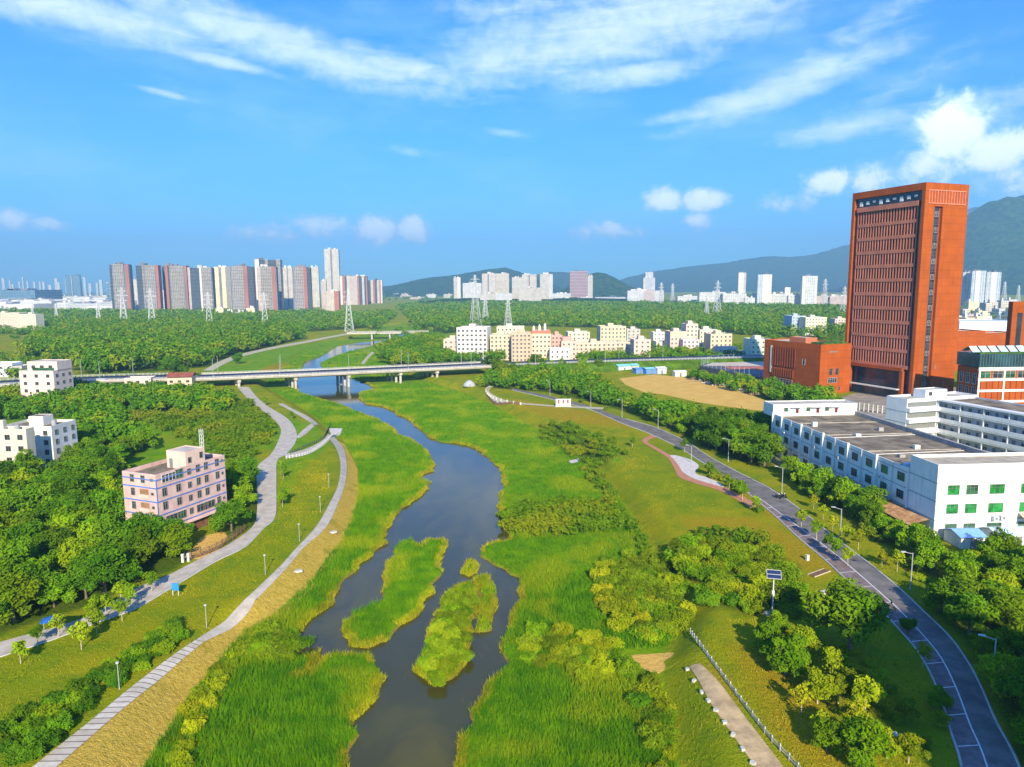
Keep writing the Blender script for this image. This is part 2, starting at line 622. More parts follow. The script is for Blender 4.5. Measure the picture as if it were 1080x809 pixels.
def axis(lo, f0, f1, step, m1, mstep, hi):
    a = list(np.arange(f0, f1, step)) + list(np.arange(f1, m1, mstep))
    x, s = m1, mstep
    while x < hi:
        a.append(x)
        s *= 1.16
        x += s
    a.append(hi)
    x, s = f0, step
    pre = []
    while x > lo:
        s *= 1.2
        x -= s
        pre.append(x)
    return np.array(pre[::-1] + a)


gx = axis(-12000, -190, 170, 0.9, 240, 2.5, 12000)
gy = axis(-1500, 52, 470, 0.9, 1000, 2.6, 14000)
GX, GY = np.meshgrid(gx, gy)
GP = np.stack([GX.ravel(), GY.ravel()], 1)
GZ = height(GP)
nx, ny = len(gx), len(gy)
ii = (np.arange(ny - 1)[:, None] * nx + np.arange(nx - 1)[None]).ravel()
GF = np.stack([ii, ii + 1, ii + nx + 1, ii + nx], 1)


def zone(px_list, soft, z=0.0):
    out = np.zeros(len(GP))
    for px in px_list:
        poly = px if isinstance(px, np.ndarray) else wpoly(px, z)
        lo, hi = poly.min(0) - soft, poly.max(0) + soft
        k = (GP[:, 0] > lo[0]) & (GP[:, 0] < hi[0]) & (GP[:, 1] > lo[1]) & (GP[:, 1] < hi[1])
        v = np.clip(0.5 - sdist(GP[k], poly) / soft, 0, 1)
        out[k] = np.maximum(out[k], v)
    return out


WOODS_PX = {
    'near_left': [(-120, 490), (0, 498), (60, 515), (115, 520), (130, 566), (182, 572), (205, 586), (185, 600), (140, 616), (95, 640), (0, 668), (-120, 700)],
    'by_pink': [(236, 520), (262, 505), (284, 512), (278, 548), (258, 562), (226, 568), (238, 545)],
    'behind_pink': [(70, 445), (120, 440), (160, 470), (130, 490), (122, 520), (60, 512), (72, 490)],
    'under_viaduct': [(-60, 425), (20, 419), (80, 410), (130, 412), (205, 413), (245, 420), (243, 440), (170, 436), (110, 436), (75, 440), (-60, 446)],
    'left_forest': [(28, 384), (45, 362), (75, 346), (130, 342), (240, 340), (310, 350), (318, 358), (285, 366), (250, 375), (222, 387), (150, 393), (90, 395), (60, 382)],
    'belt': [(505, 408), (520, 400), (575, 396), (632, 404), (656, 426), (700, 434), (745, 447), (812, 458), (815, 488), (790, 484), (745, 470), (700, 450), (640, 428), (580, 414)],
    'belt_big': [(738, 458), (814, 456), (816, 492), (800, 492), (760, 480), (738, 470)],
    'field_hedge': [(706, 392), (740, 398), (800, 404), (890, 420), (890, 434), (850, 431), (800, 420), (750, 406)],
    'by_factory': [(822, 498), (870, 510), (925, 545), (985, 592), (1000, 618), (960, 592), (900, 548), (850, 520)],
    'lane_edge': [(1000, 592), (1110, 590), (1110, 690), (1060, 660), (1010, 625)],
    'shade_corner': [(985, 640), (1040, 645), (1110, 690), (1160, 870), (1085, 860), (1040, 700)],
    'river_right': [(398, 372), (420, 362), (455, 357), (480, 372), (540, 378), (540, 384), (470, 386), (430, 388), (405, 384)],
    'village_front': [(600, 384), (640, 378), (700, 374), (745, 372), (752, 380), (690, 384), (640, 388)],
    'big_wood': [(420, 324), (520, 321), (700, 322), (900, 327), (960, 330), (960, 352), (860, 358), (800, 354), (740, 350), (690, 347), (600, 345), (520, 343), (470, 350), (440, 344)],
    'left_plain': [(-80, 330), (100, 330), (330, 331), (420, 332), (400, 345), (330, 350), (240, 342), (130, 344), (60, 352), (-80, 352)],
}
WOODS = {k: wpoly(v) for k, v in WOODS_PX.items()}
sdF = F_FLOOD(GP)
kf = sdF < 7.9
lush = np.where(kf, np.clip(0.5 - sdF / 6.0, 0, 1), 0)
lush = np.maximum(lush, zone([[(250, 425), (300, 455), (290, 475), (250, 470), (215, 440)], [(305, 440), (335, 449), (348, 470), (330, 485), (312, 500), (300, 540), (292, 520), (300, 480)],
                              [(215, 392), (260, 372), (330, 362), (400, 350), (390, 362), (330, 380), (290, 392)], [(565, 446), (610, 450), (650, 470), (660, 490), (600, 478)],
                              [(-200, 450), (240, 430), (275, 490), (260, 520), (130, 540), (-200, 600)]], 10))
tan = zone([wpoly(tan_px, -1.2)], 2.0)
orange = zone([[(770, 680), (825, 682), (855, 720), (900, 809), (850, 815), (800, 745)], [(742, 702), (760, 706), (785, 745), (765, 745)], [(540, 420), (610, 432), (680, 447), (670, 452), (600, 446), (545, 430)],
               [(715, 545), (790, 545), (850, 570), (885, 600), (870, 612), (800, 575), (730, 560)], [(780, 512), (815, 530), (850, 560), (835, 560), (790, 530)], [(250, 400), (300, 380), (350, 372), (300, 392)]], 9)
sand = zone([SAND_FIELD], 4)
sand = np.maximum(sand, zone([[(194, 588), (213, 566), (236, 560), (240, 566), (222, 592)]], 2))
sand = np.maximum(sand, zone([SAND_PATCH], 1.0) * 1.0)
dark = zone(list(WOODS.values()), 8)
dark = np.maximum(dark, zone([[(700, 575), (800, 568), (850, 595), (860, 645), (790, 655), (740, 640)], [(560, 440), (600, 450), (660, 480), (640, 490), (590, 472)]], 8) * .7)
dwG = np.where(sdF < 3, F_WATER(GP), 9.0)
mud = np.clip(1.0 - np.abs(dwG) / 0.9, 0, 1)

me = np_mesh("ground", np.column_stack([GP, GZ]), GF, [])
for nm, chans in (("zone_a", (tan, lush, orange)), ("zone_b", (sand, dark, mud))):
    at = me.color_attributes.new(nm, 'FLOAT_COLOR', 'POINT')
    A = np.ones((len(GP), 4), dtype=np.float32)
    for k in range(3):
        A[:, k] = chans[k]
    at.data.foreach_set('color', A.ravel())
me.polygons.foreach_set('use_smooth', np.ones(len(GF), dtype=bool))
gm = bpy.data.materials.new("ground_cover")
gm.use_nodes = True
t = NT(gm.node_tree)
b = gm.node_tree.nodes['Principled BSDF']
pos = t.n('ShaderNodeNewGeometry').outputs['Position']
a1 = t.n('ShaderNodeSeparateColor', {0: t.n('ShaderNodeAttribute', attribute_name='zone_a').outputs['Color']}).outputs
a2 = t.n('ShaderNodeSeparateColor', {0: t.n('ShaderNodeAttribute', attribute_name='zone_b').outputs['Color']}).outputs
nb = t.noise(pos, 0.035, 5, 0.6)
nm_ = t.noise(pos, 0.16, 5, 0.65)
nf = t.noise(pos, 1.4, 4, 0.7)
nff = t.noise(pos, 5.0, 3, 0.7)


def zfac(v, amt=0.55, soft=0.16):
    s = t.math('ADD', v, t.math('MULTIPLY', t.math('SUBTRACT', t.math('ADD', t.math('MULTIPLY', nm_, .6), t.math('MULTIPLY', nf, .4)), 0.5), amt))
    return t.ramp(s, 0.5 - soft, 0.5 + soft)


base = t.mix(t.ramp(nb, 0.36, 0.64), (0.245, 0.31, 0.004), (0.37, 0.345, 0.005))
base = t.mix(t.ramp(nm_, 0.42, 0.70, 0, 0.75), base, (0.13, 0.25, 0.004))
base = t.mix(t.ramp(nf, 0.56, 0.72, 0, .6), base, (0.52, 0.44, 0.05))
lushc = t.mix(t.ramp(nm_, 0.35, 0.65), (0.12, 0.30, 0.003), (0.23, 0.37, 0.004))
lushc = t.mix(t.ramp(nb, 0.50, 0.70, 0, .6), lushc, (0.32, 0.36, 0.006))
tanc = t.mix(t.ramp(nf, 0.3, 0.7), (0.70, 0.48, 0.085), (0.54, 0.37, 0.045))
tanc = t.mix(t.ramp(nm_, 0.52, 0.68, 0, .6), tanc, (0.28, 0.26, 0.015))
orc = t.mix(t.ramp(nf, 0.35, 0.7), (0.44, 0.29, 0.010), (0.34, 0.30, 0.010))
snc = t.mix(t.ramp(nm_, 0.35, 0.65), (0.90, 0.57, 0.15), (0.80, 0.49, 0.11))
snc = t.mix(t.ramp(nf, 0.6, 0.75, 0, .35), snc, (0.66, 0.44, 0.13))
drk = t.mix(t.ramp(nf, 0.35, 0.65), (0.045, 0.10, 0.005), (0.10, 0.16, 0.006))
mdc = t.mix(nf, (0.36, 0.28, 0.03), (0.20, 0.18, 0.02))
c = t.mix(zfac(a1[1]), base, lushc)
c = t.mix(zfac(a1[2], 0.7, .25), c, orc)
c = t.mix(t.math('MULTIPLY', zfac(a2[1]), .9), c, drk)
c = t.mix(zfac(a1[0], 0.3, .12), c, tanc)
c = t.mix(zfac(a2[2], 0.3), c, mdc)
c = t.mix(zfac(a2[0], 0.25, .1), c, snc)
spots = t.math('MULTIPLY', t.ramp(t.noise(pos, .55, 4, .7), .64, .73, 0, .6), t.math('SUBTRACT', 1.0, a1[1], clamp=True))
c = t.mix(spots, c, (0.42, 0.30, 0.08))
c = t.mix(t.ramp(nff, 0.35, 0.75, 0.0, 0.30), c, (0.04, 0.06, 0.003))
t.put(b.inputs['Base Color'], c)
b.inputs['Roughness'].default_value = 0.95
b.inputs['Specular IOR Level'].default_value = 0.05
bp = t.n('ShaderNodeBump', {'Strength': 0.9, 'Distance': 0.5, 'Height': t.math('ADD', nf, t.math('MULTIPLY', nff, .5))})
t.put(b.inputs['Normal'], bp.outputs[0])
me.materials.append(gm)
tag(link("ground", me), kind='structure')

# water
wm = bpy.data.materials.new("river_water")
wm.use_nodes = True
t = NT(wm.node_tree)
b = wm.node_tree.nodes['Principled BSDF']
pos = t.n('ShaderNodeNewGeometry').outputs['Position']
n1_ = t.noise(t.n('ShaderNodeMapping', {'Vector': pos, 'Scale': (0.09, 0.035, 1)}).outputs[0], 1.0, 4, 0.6, .8)
n2_ = t.noise(t.n('ShaderNodeMapping', {'Vector': pos, 'Scale': (0.5, 0.12, 1)}).outputs[0], 1.0, 4, 0.6, .4)
wc = t.mix(t.ramp(n1_, 0.40, 0.66), (0.060, 0.058, 0.010), (0.100, 0.086, 0.008))
wc = t.mix(t.ramp(n2_, 0.62, 0.74, 0, .6), wc, (0.13, 0.075, 0.010))
t.put(b.inputs['Base Color'], wc)
b.inputs['Roughness'].default_value = 0.06
b.inputs['IOR'].default_value = 1.42
b.inputs['Specular IOR Level'].default_value = 0.5
hgt = t.math('ADD', t.noise(pos, 1.1, 3, 0.6, .3), t.math('MULTIPLY', t.noise(pos, 0.22, 3, .5), 1.2))
t.put(b.inputs['Normal'], t.n('ShaderNodeBump', {'Strength': 0.16, 'Distance': 0.08, 'Height': hgt}).outputs[0])
lo, hi = WATER.min(0) - 4, WATER.max(0) + 4
wv, wf = [], []
m_ = MB()
m_.poly([(lo[0], lo[1], WL_Z), (hi[0], lo[1], WL_Z), (hi[0], hi[1], WL_Z), (lo[0], hi[1], WL_Z)])
tag(m_.build("river", wm), kind='structure')

EXCL = [(SAND_PATCH, 1.3)]     # footprints that vegetation keeps clear of: (polygon, margin)


def smooth_line(pts, step=1.5):
    P = [np.array(p, dtype=float) for p in pts]
    out = []
    for i in range(len(P) - 1):
        p0, p1, p2, p3 = P[max(0, i - 1)], P[i], P[i + 1], P[min(len(P) - 1, i + 2)]
        n = max(2, int(np.linalg.norm(p2 - p1) / step))
        for k in range(n):
            s = k / n
            out.append(0.5 * ((2 * p1) + (-p0 + p2) * s + (2 * p0 - 5 * p1 + 4 * p2 - p3) * s * s + (-p0 + 3 * p1 - 3 * p2 + p3) * s ** 3))
    out.append(P[-1])
    return np.array(out)


def resample(L, n):
    d = np.concatenate([[0], np.cumsum(np.linalg.norm(np.diff(L, axis=0), axis=1))])
    s = np.linspace(0, d[-1], n)
    return np.stack([np.interp(s, d, L[:, k]) for k in range(L.shape[1])], 1)


def ground_pts(px):
    return np.array([T(x, y)[:2] for x, y in px])


def ladder(name, Lp, Rp, m, zoff=0.07, across=4, excl=0.4, kind='structure', step=1.5, world_pts=False):
    """A surface strip between its two edges, draped on the terrain."""
    L = smooth_line(Lp if world_pts else ground_pts(Lp), step)
    Rr = smooth_line(Rp if world_pts else ground_pts(Rp), step)
    n = max(len(L), len(Rr))
    L, Rr = resample(L, n), resample(Rr, n)
    V, UV = [], []
    dd = np.concatenate([[0], np.cumsum(np.linalg.norm(np.diff((L + Rr) / 2, axis=0), axis=1))])
    for j in range(across + 1):
        s = j / across
        P = L * (1 - s) + Rr * s
        V.append(np.column_stack([P, height(P) + zoff]))
        UV.append(np.column_stack([np.full(n, s), dd]))
    V = np.stack(V, 1).reshape(-1, 3)
    UV = np.stack(UV, 1).reshape(-1, 2)
    k = across + 1
    i = (np.arange(n - 1)[:, None] * k + np.arange(across)[None]).ravel()
    F = np.stack([i, i + 1, i + k + 1, i + k], 1)
    me = np_mesh(name, V, F, m)
    me.flip_normals() if me.polygons[0].normal.z < 0 else None
    ul = me.uv_layers.new(name='UVMap')
    li = np.zeros(F.size, dtype=np.int32)
    me.loops.foreach_get('vertex_index', li)
    ul.data.foreach_set('uv', UV[li].astype(np.float32).ravel())
    o = link(name, me)
    if kind:
        tag(o, kind=kind)
    if excl is not None:
        EXCL.append((np.concatenate([L, Rr[::-1]]), excl))
    return o, L, Rr


def ribbon(name, pts, width, hgt, m, zoff=0.0, kind=None, parent=None, step=1.5):
    """A bar of given width and height running along a line on the terrain (kerbs, low walls)."""
    C = smooth_line(pts, step)
    d = np.gradient(C, axis=0)
    d /= np.linalg.norm(d, axis=1)[:, None] + 1e-9
    nrm = np.stack([-d[:, 1], d[:, 0]], 1)
    A, B = C + nrm * width / 2, C - nrm * width / 2
    z = height(C) + zoff
    n = len(C)
    V = np.stack([np.column_stack([A, z - .1]), np.column_stack([A, z + hgt]), np.column_stack([B, z + hgt]), np.column_stack([B, z - .1])], 1).reshape(-1, 3)
    F = []
    for i in range(n - 1):
        for k in range(3):
            F.append((i * 4 + k, i * 4 + k + 1, i * 4 + k + 5, i * 4 + k + 4))
    o = link(name, np_mesh(name, V, np.array(F), m), parent)
    if kind:
        tag(o, kind=kind)
    return o


asph = mat("asphalt", (0.18, 0.163, 0.145), 0.28, 0.35, 0.85, 0.25, 0.3, 8.0)
conc_path = mat("pale_concrete", (0.50, 0.44, 0.35), 0.18, 0.5, 0.85, 0.2, 0.2, 6.0)
kerb_m = mat("kerb_stone", (0.50, 0.49, 0.44), 0.15, 1.0)
white_line = mat("road_paint", (0.74, 0.74, 0.72), 0.12, 2.0, 0.7)
paver = mat("parking_pavers", (0.22, 0.165, 0.15), 0.25, 0.8, 0.9, 0.2, 0.3, 9.0)
brick_p = mat("brick_paving", (0.50, 0.22, 0.12), 0.2, 1.2, 0.85, 0.2)
pale_p = mat("plaza_paving", (0.62, 0.56, 0.50), 0.12, 0.8, 0.85, 0.2)
dirt_p = mat("dirt_path", (0.52, 0.38, 0.20), 0.25, 0.5, 0.95, 0.1, 0.4, 5.0)
fieldp = mat("footpath_earth", (0.50, 0.46, 0.30), 0.15, 0.4, 0.95, 0.1)

# right lane with its parking strip
laneR = [(540, 409.5), (562, 414), (587, 419.5), (622, 428.5), (660, 442), (690, 450.5), (722, 465), (752, 484), (790, 504), (810, 514), (835, 531), (872, 560), (895, 578), (920, 597), (950, 622), (970, 641), (1000, 670), (1020, 697), (1035, 725), (1050, 760), (1075, 809), (1100, 900)]
laneL = [(540, 411.5), (562, 416.5), (587, 422.5), (622, 432), (655, 446), (684, 457), (714, 471), (735, 484), (777, 510), (800, 525), (822, 541), (852, 563), (880, 584), (905, 605), (930, 627), (950, 645), (982, 680), (997, 702), (1010, 730), (1022, 762), (1041, 809), (1060, 900)]
parkL = [(777, 511), (797, 527), (816, 543), (843, 568), (867, 588), (892, 611), (915, 632), (935, 650), (964, 682), (981, 710), (995, 745), (1002, 770), (1014, 809), (1026, 900)]
ladder("lane", laneL, laneR, asph, 0.07, 6)
ladder("parking_strip", parkL, laneL[8:], paver, 0.066, 4)
LL = ground_pts(laneL)
LR = ground_pts(laneR)
PL = ground_pts(parkL)
ribbon("kerb", LR[4:], 0.28, 0.14, kerb_m, kind='structure')
ribbon("kerb", PL, 0.24, 0.14, kerb_m, kind='structure')
ribbon("kerb", LL[:9], 0.24, 0.12, kerb_m, kind='structure')
e1 = smooth_line(LL[9:])
d_ = np.gradient(e1, axis=0)
d_ /= np.linalg.norm(d_, axis=1)[:, None]
nr = np.stack([-d_[:, 1], d_[:, 0]], 1)
ladder("lane_edge_line", e1 + nr * 0.09, e1 - nr * 0.09, white_line, 0.086, 1, None, world_pts=True)
pc = resample(smooth_line(PL), 400)
lc = resample(smooth_line(LL[8:]), 400)
acc, last = 0.0, None
mk_ = MB()
for i in range(6, 394):
    seg = np.linalg.norm(lc[i] - lc[i - 1])
    acc += seg
    if acc > 6.1:
        acc = 0
        a_, b_ = pc[i], lc[i]
        if np.linalg.norm(a_ - b_) > 1.2:
            dv = (b_ - a_) / np.linalg.norm(b_ - a_)
            q = np.array([-dv[1], dv[0]]) * 0.08
            a2_ = a_ + dv * .25
            b2_ = b_ - dv * .12
            mk_.poly([(*(a2_ - q), 0.082), (*(b2_ - q), 0.082), (*(b2_ + q), 0.082), (*(a2_ + q), 0.082)])
            if mk_.f and np.cross(b2_ - a2_, q) < 0:
                pass
tag(mk_.build("parking_markings", white_line), kind='structure')

# left promenade, walkway, small paths
promL = [(250, 408), (262, 421), (274, 431), (286, 440), (296, 452), (293, 466), (285, 480), (272, 492), (271, 515), (271, 540), (266, 556), (240, 575), (212, 589), (175, 608), (140, 622), (100, 647), (50, 664), (0, 677.5), (-80, 704), (-200, 745)]
promR = [(262, 408), (272, 420), (286, 431), (303, 442), (312, 455), (311, 467), (301, 479), (292, 486), (291, 512), (290, 544), (278, 557), (258, 577), (226, 593), (176, 623), (141, 643), (107, 655), (55, 675), (0, 693), (-80, 722), (-200, 770)]
ladder("promenade", promL, promR, conc_path, 0.07, 5)
ribbon("kerb", ground_pts(promR[2:]), 0.25, 0.12, kerb_m, kind='structure')
plank = bpy.data.materials.new("walkway_planks")
plank.use_nodes = True
t = NT(plank.node_tree)
b = plank.node_tree.nodes['Principled BSDF']
uvs = t.n('ShaderNodeSeparateXYZ', {0: t.n('ShaderNodeTexCoord').outputs['UV']}).outputs
fr = t.math('FRACT', t.math('DIVIDE', uvs[1], 1.15))
idn = t.n('ShaderNodeTexWhiteNoise', {'W': t.math('FLOOR', t.math('DIVIDE', uvs[1], 1.15))}, noise_dimensions='1D').outputs[0]
pn = t.noise(t.n('ShaderNodeNewGeometry').outputs['Position'], 0.9, 4, .6)
pcol = t.mix(idn, (0.50, 0.44, 0.34), (0.66, 0.60, 0.50))
pcol = t.mix(t.ramp(pn, .4, .75, 0, .6), pcol, (0.33, 0.28, 0.20))
t.put(b.inputs['Base Color'], t.mix(t.math('LESS_THAN', fr, 0.14), pcol, (0.16, 0.12, 0.07)))
b.inputs['Roughness'].default_value = 0.85
walkL = [(346, 461), (354, 472), (358.3, 484), (359, 497), (355.5, 515), (343, 540), (331.5, 558), (311, 580), (295.5, 597.5), (270, 622), (250, 640), (207, 675), (175, 697), (130, 732), (100, 757), (35, 809), (-40, 870)]
walkR = [(352, 461), (361, 472), (364.5, 484), (365.2, 497), (362, 515), (352, 540), (340.5, 559), (320, 577), (298.5, 602), (270, 631), (260, 640.5), (215, 677), (182, 705), (141, 739), (125, 752), (60, 809), (-10, 870)]
ladder("walkway", walkL[:12], walkR[:12], conc_path, 0.09, 3)
ladder("boardwalk", walkL[11:], walkR[11:], plank, 0.09, 3)
ribbon("kerb", ground_pts(walkR[:10]), 0.2, 0.12, kerb_m, kind='structure')
ladder("ramp", [(300, 479), (322, 474), (342, 463), (352, 455)], [(302, 484), (326, 479), (346, 466), (356, 458)], conc_path, 0.10, 2)
ladder("landing", [(347, 452), (350, 459)], [(361, 452), (359, 459)], pale_p, 0.11, 2)
ladder("side_path", [(293, 426), (313, 437), (329, 447)], [(298, 425.5), (318, 436), (336, 447.5)], conc_path, 0.08, 2)
ladder("side_path", [(328, 447), (318, 455), (311, 463)], [(337, 448), (325, 456), (316, 462)], conc_path, 0.084, 2)
# right: brick walk, pale plaza, dirt path with sand patch, curved terrace
ladder("brick_walk", [(687, 459), (677, 465), (690, 474), (704, 483), (711, 494), (716, 503), (733, 510), (757, 517), (775, 526), (792, 536)],
       [(693, 461), (683, 466), (696, 474), (709, 482), (717, 493), (723, 501), (738, 507), (762, 513), (782, 523), (800, 533)], brick_p, 0.078, 2)
ladder("plaza", [(706, 480.5), (710, 484), (715, 490), (721, 499), (733, 505.5), (755, 512), (762, 514)], [(711, 480), (726, 484), (737, 491), (733, 499), (745, 503.5), (758, 509), (764, 513)], pale_p, 0.086, 3)
ladder("dirt_path", [(727, 703), (739, 722), (748, 740), (763, 762), (788, 797), (800, 815), (826, 860)], [(738, 700), (757, 718), (772, 738), (790, 762), (826, 809), (860, 860)], dirt_p, 0.07, 4)
ladder("terrace_walk", [(517, 407), (512, 411.5), (514, 416), (523, 421), (535, 424.5), (550, 426.5), (592, 429.5), (640, 432)], [(521, 407), (516, 411.5), (518, 415), (526, 419.5), (537, 423), (551, 425), (592, 428), (640, 430)], fieldp, 0.08, 2)
ladder("stone_strip", [(600, 486), (606, 485), (614, 482)], [(602, 489), (609, 487.5), (617, 483.5)], pale_p, 0.08, 1)
# upstream embankment path, far field tracks
ladder("embankment_path", [(214, 391), (232, 381), (252, 374), (282, 367), (320, 360), (352, 354), (372, 350.5)], [(224, 391), (243, 381), (260, 375), (287, 368.5), (324, 361.5), (354, 355.5), (374, 352)], fieldp, 0.10, 2)
ladder("field_track", [(380, 384), (386, 377), (392, 371)], [(384, 384.5), (389, 378), (395, 372)], fieldp, 0.10, 1)
for px in ([(-60, 364), (40, 361), (110, 356), (112, 360), (45, 367), (-60, 371)], [(-60, 374), (20, 369), (45, 369), (38, 382), (-60, 386)]):
    pass


# hills: real ridges with depth, far behind the city
def ridge(name, px, D, thick, m, rough=0.10, seed=1):
    rng = np.random.default_rng(seed)
    X = np.array([far_pt(x, D)[0] for x, y in px])
    Zc = np.array([zat(X[i], D, px[i][1]) for i in range(len(px))])
    n = 260
    xs = np.linspace(X[0], X[-1], n)
    zc = np.interp(xs, X, Zc)
    ker = np.hanning(9)
    zc = np.convolve(np.pad(zc, 4, 'edge'), ker / ker.sum(), 'valid')
    ts = np.linspace(-1, 1, 61)
    ph = rng.uniform(0, 6.28, 40)
    V = []
    for tt in ts:
        prof = (1 - abs(tt)) ** 1.0
        prof = prof * prof * (3 - 2 * prof) * .55 + prof * .45
        wob = np.zeros(n)
        for k in range(26):
            wl_ = thick * 1.5 / (1.22 ** k)
            ang_ = ph[k]
            wv = np.sin((xs * math.cos(ang_) + tt * thick * math.sin(ang_)) * 6.283 / wl_ + ph[(k * 7 + 3) % 40])
            wob += (1 - np.abs(wv) * 2) * .62 / (1.18 ** k)
        z = zc * prof * (1 + rough * wob * (1 - (1 - abs(tt)) ** 3) * 1.2)
        if abs(tt) < 0.02:
            z = zc + zc * 0.006 * np.sin(xs * .05 + ph[3]) 
        V.append(np.column_stack([xs + wob * thick * .02, np.full(n, D + tt * thick) + wob * thick * .03 * (abs(tt) > .02), np.maximum(z, -2) - 1.0]))
    V = np.concatenate(V)
    i = (np.arange(60)[:, None] * n + np.arange(n - 1)[None]).ravel()
    F = np.stack([i, i + 1, i + n + 1, i + n], 1)
    o = link(name, np_mesh(name, V, F, m, smooth=True))
    return tag(o, kind='structure')


hill_m = bpy.data.materials.new("wooded_hill")
hill_m.use_nodes = True
t = NT(hill_m.node_tree)
b = hill_m.node_tree.nodes['Principled BSDF']
pos = t.n('ShaderNodeNewGeometry').outputs['Position']
h1 = t.noise(pos, 0.004, 6, .65)
h2 = t.noise(pos, 0.03, 5, .7)
hc = t.mix(t.ramp(h2, .35, .65), (0.008, 0.04, 0.010), (0.05, 0.12, 0.02))
hc = t.mix(t.ramp(h1, .55, .72, 0, .6), hc, (0.10, 0.13, 0.03))
t.put(b.inputs['Base Color'], hc)
b.inputs['Roughness'].default_value = 1.0
b.inputs['Specular IOR Level'].default_value = 0.0
t.put(b.inputs['Normal'], t.n('ShaderNodeBump', {'Strength': 0.8, 'Distance': 30.0, 'Height': t.noise(pos, .012, 6, .7)}).outputs[0])
ridge("hills", [(380, 312), (405, 302), (422, 300), (450, 293.5), (470, 291), (490, 289), (510, 285), (522, 283), (535, 282), (548, 285), (560, 289), (580, 297), (600, 306)], 5200, 900, hill_m, .10, 3)
ridge("hills", [(520, 306), (550, 297), (568, 290), (582, 286.5), (598, 287), (615, 289), (640, 293), (670, 300), (690, 306)], 6800, 900, hill_m, .08, 5)
ridge("hills", [(588, 312), (600, 303), (612, 295), (622, 289.5), (632, 286.8), (640, 288), (648, 292), (660, 299), (672, 305), (690, 312)], 3900, 420, hill_m, .07, 8)
ridge("hills", [(640, 305), (660, 294), (690, 287), (720, 281.5), (750, 279), (780, 275), (815, 270), (840, 271), (860, 268), (880, 262), (900, 257), (960, 240), (1000, 226), (1040, 216), (1080, 212), (1130, 205), (1200, 214), (1300, 240)], 8200, 1900, hill_m, .11, 11)
ridge("hills", [(930, 306), (965, 276), (990, 247), (1010, 229), (1024, 221), (1034, 213), (1046, 209.5), (1058, 207), (1070, 207.5), (1085, 204), (1110, 196), (1150, 193), (1200, 200), (1280, 225), (1360, 260)], 4700, 1300, hill_m, .12, 14)
ridge("hills", [(420, 322), (440, 318), (470, 315), (500, 314), (560, 314.5), (620, 314), (680, 315), (740, 318), (800, 322), (830, 325)], 2500, 420, hill_m, .05, 17)

# air: pale haze round everything up to the hills
hm = bpy.data.materials.new("haze_air")
hm.use_nodes = True
hm.node_tree.nodes.clear()
t = NT(hm.node_tree)
pv = t.n('ShaderNodeVolumePrincipled', {'Color': (0.32, 0.66, 1.0), 'Density': HAZE_DENSITY, 'Anisotropy': 0.0})
ho = t.n('ShaderNodeOutputMaterial', {'Volume': pv.outputs[0]})
hb = MB().box(-13000, 13000, -1600, 15000, -6, 1100)
tag(hb.build("haze", hm), kind='stuff')

# ------------------------------------------------------------------ road bridge
conc = mat("bridge_concrete", (0.52, 0.48, 0.40), 0.12, 0.3, 0.85, 0.2, streak=.35)
conc_d = mat("weathered_concrete", (0.36, 0.34, 0.30), 0.2, 0.4, 0.9, 0.15, streak=.4)
rail_m = mat("rail_white", (0.62, 0.62, 0.58), 0.08, 1.0, 0.6)
steel = mat("galvanised_steel", (0.36, 0.37, 0.37), 0.08, 1.0, 0.45, 0.5)
road_grey = mat("bridge_asphalt", (0.14, 0.14, 0.15), 0.15, 0.15, 0.85)
lamp_lens = mat("lamp_lens", (0.5, 0.5, 0.46), 0.05, 1.0, 0.3)

DZ = 5.0
road_px = [(-160, 413), (-60, 410), (0, 406.5), (85, 402.5), (160, 400.6), (208, 400), (270, 397.6), (330, 395.2), (400, 392), (470, 388.8), (540, 385.6), (620, 382.6), (720, 379.6), (820, 377)]
NE = smooth_line([W(x, y, DZ) for x, y in road_px], 4.0)
dn = np.gradient(NE, axis=0)
dn /= np.linalg.norm(dn, axis=1)[:, None]
NN = np.stack([-dn[:, 1], dn[:, 0]], 1)          # pointing away from the viewer
RW = 22.0


def sweep(name, sections, m, parent, idx=None, mi=None):
    """sections: closed profile of (offset away, z); swept along the road edge."""
    I = range(len(NE)) if idx is None else idx
    I = list(I)
    k = len(sections)
    V = []
    for i in I:
        for o_, z_ in sections:
            p = NE[i] + NN[i] * o_
            V.append((p[0], p[1], z_))
    F = []
    for a in range(len(I) - 1):
        for j in range(k):
            q = (j + 1) % k
            F.append((a * k + j, (a + 1) * k + j, (a + 1) * k + q, a * k + q))
    return link(name, np_mesh(name, np.array(V), np.array(F), m), parent)


def idx_between(pa, pb):
    xs = np.array([proj(NE[i][0], NE[i][1], DZ)[0] for i in range(len(NE))])
    return [i for i in range(len(NE)) if pa <= xs[i] <= pb]


def proj(x, y, z):
    P = np.array([x, y, z]) - EYE
    d = P.dot(FW)
    return 540 + FPX * P.dot(RX) / d, 404.5 - FPX * P.dot(UP) / d


bridge = empty("road_bridge", (float(NE[len(NE) // 2][0]), float(NE[len(NE) // 2][1]), 0), 0, "long grey concrete road bridge on round columns crossing the river", "bridge")
bridge.location = (0, 0, 0)
I_main = idx_between(196, 520)
I_left = idx_between(-200, 196)
I_right = idx_between(519, 900)
prof = [(0.0, DZ), (0.0, DZ - 0.7), (2.0, DZ - 1.5), (RW - 2.0, DZ - 1.5), (RW, DZ - 0.7), (RW, DZ)]
sweep("deck", prof, conc, bridge, I_main)
sweep("road_surface", [(0.5, DZ + 0.004), (RW - 0.5, DZ + 0.004), (RW - .5, DZ + .02), (0.5, DZ + .02)], road_grey, bridge, I_main)


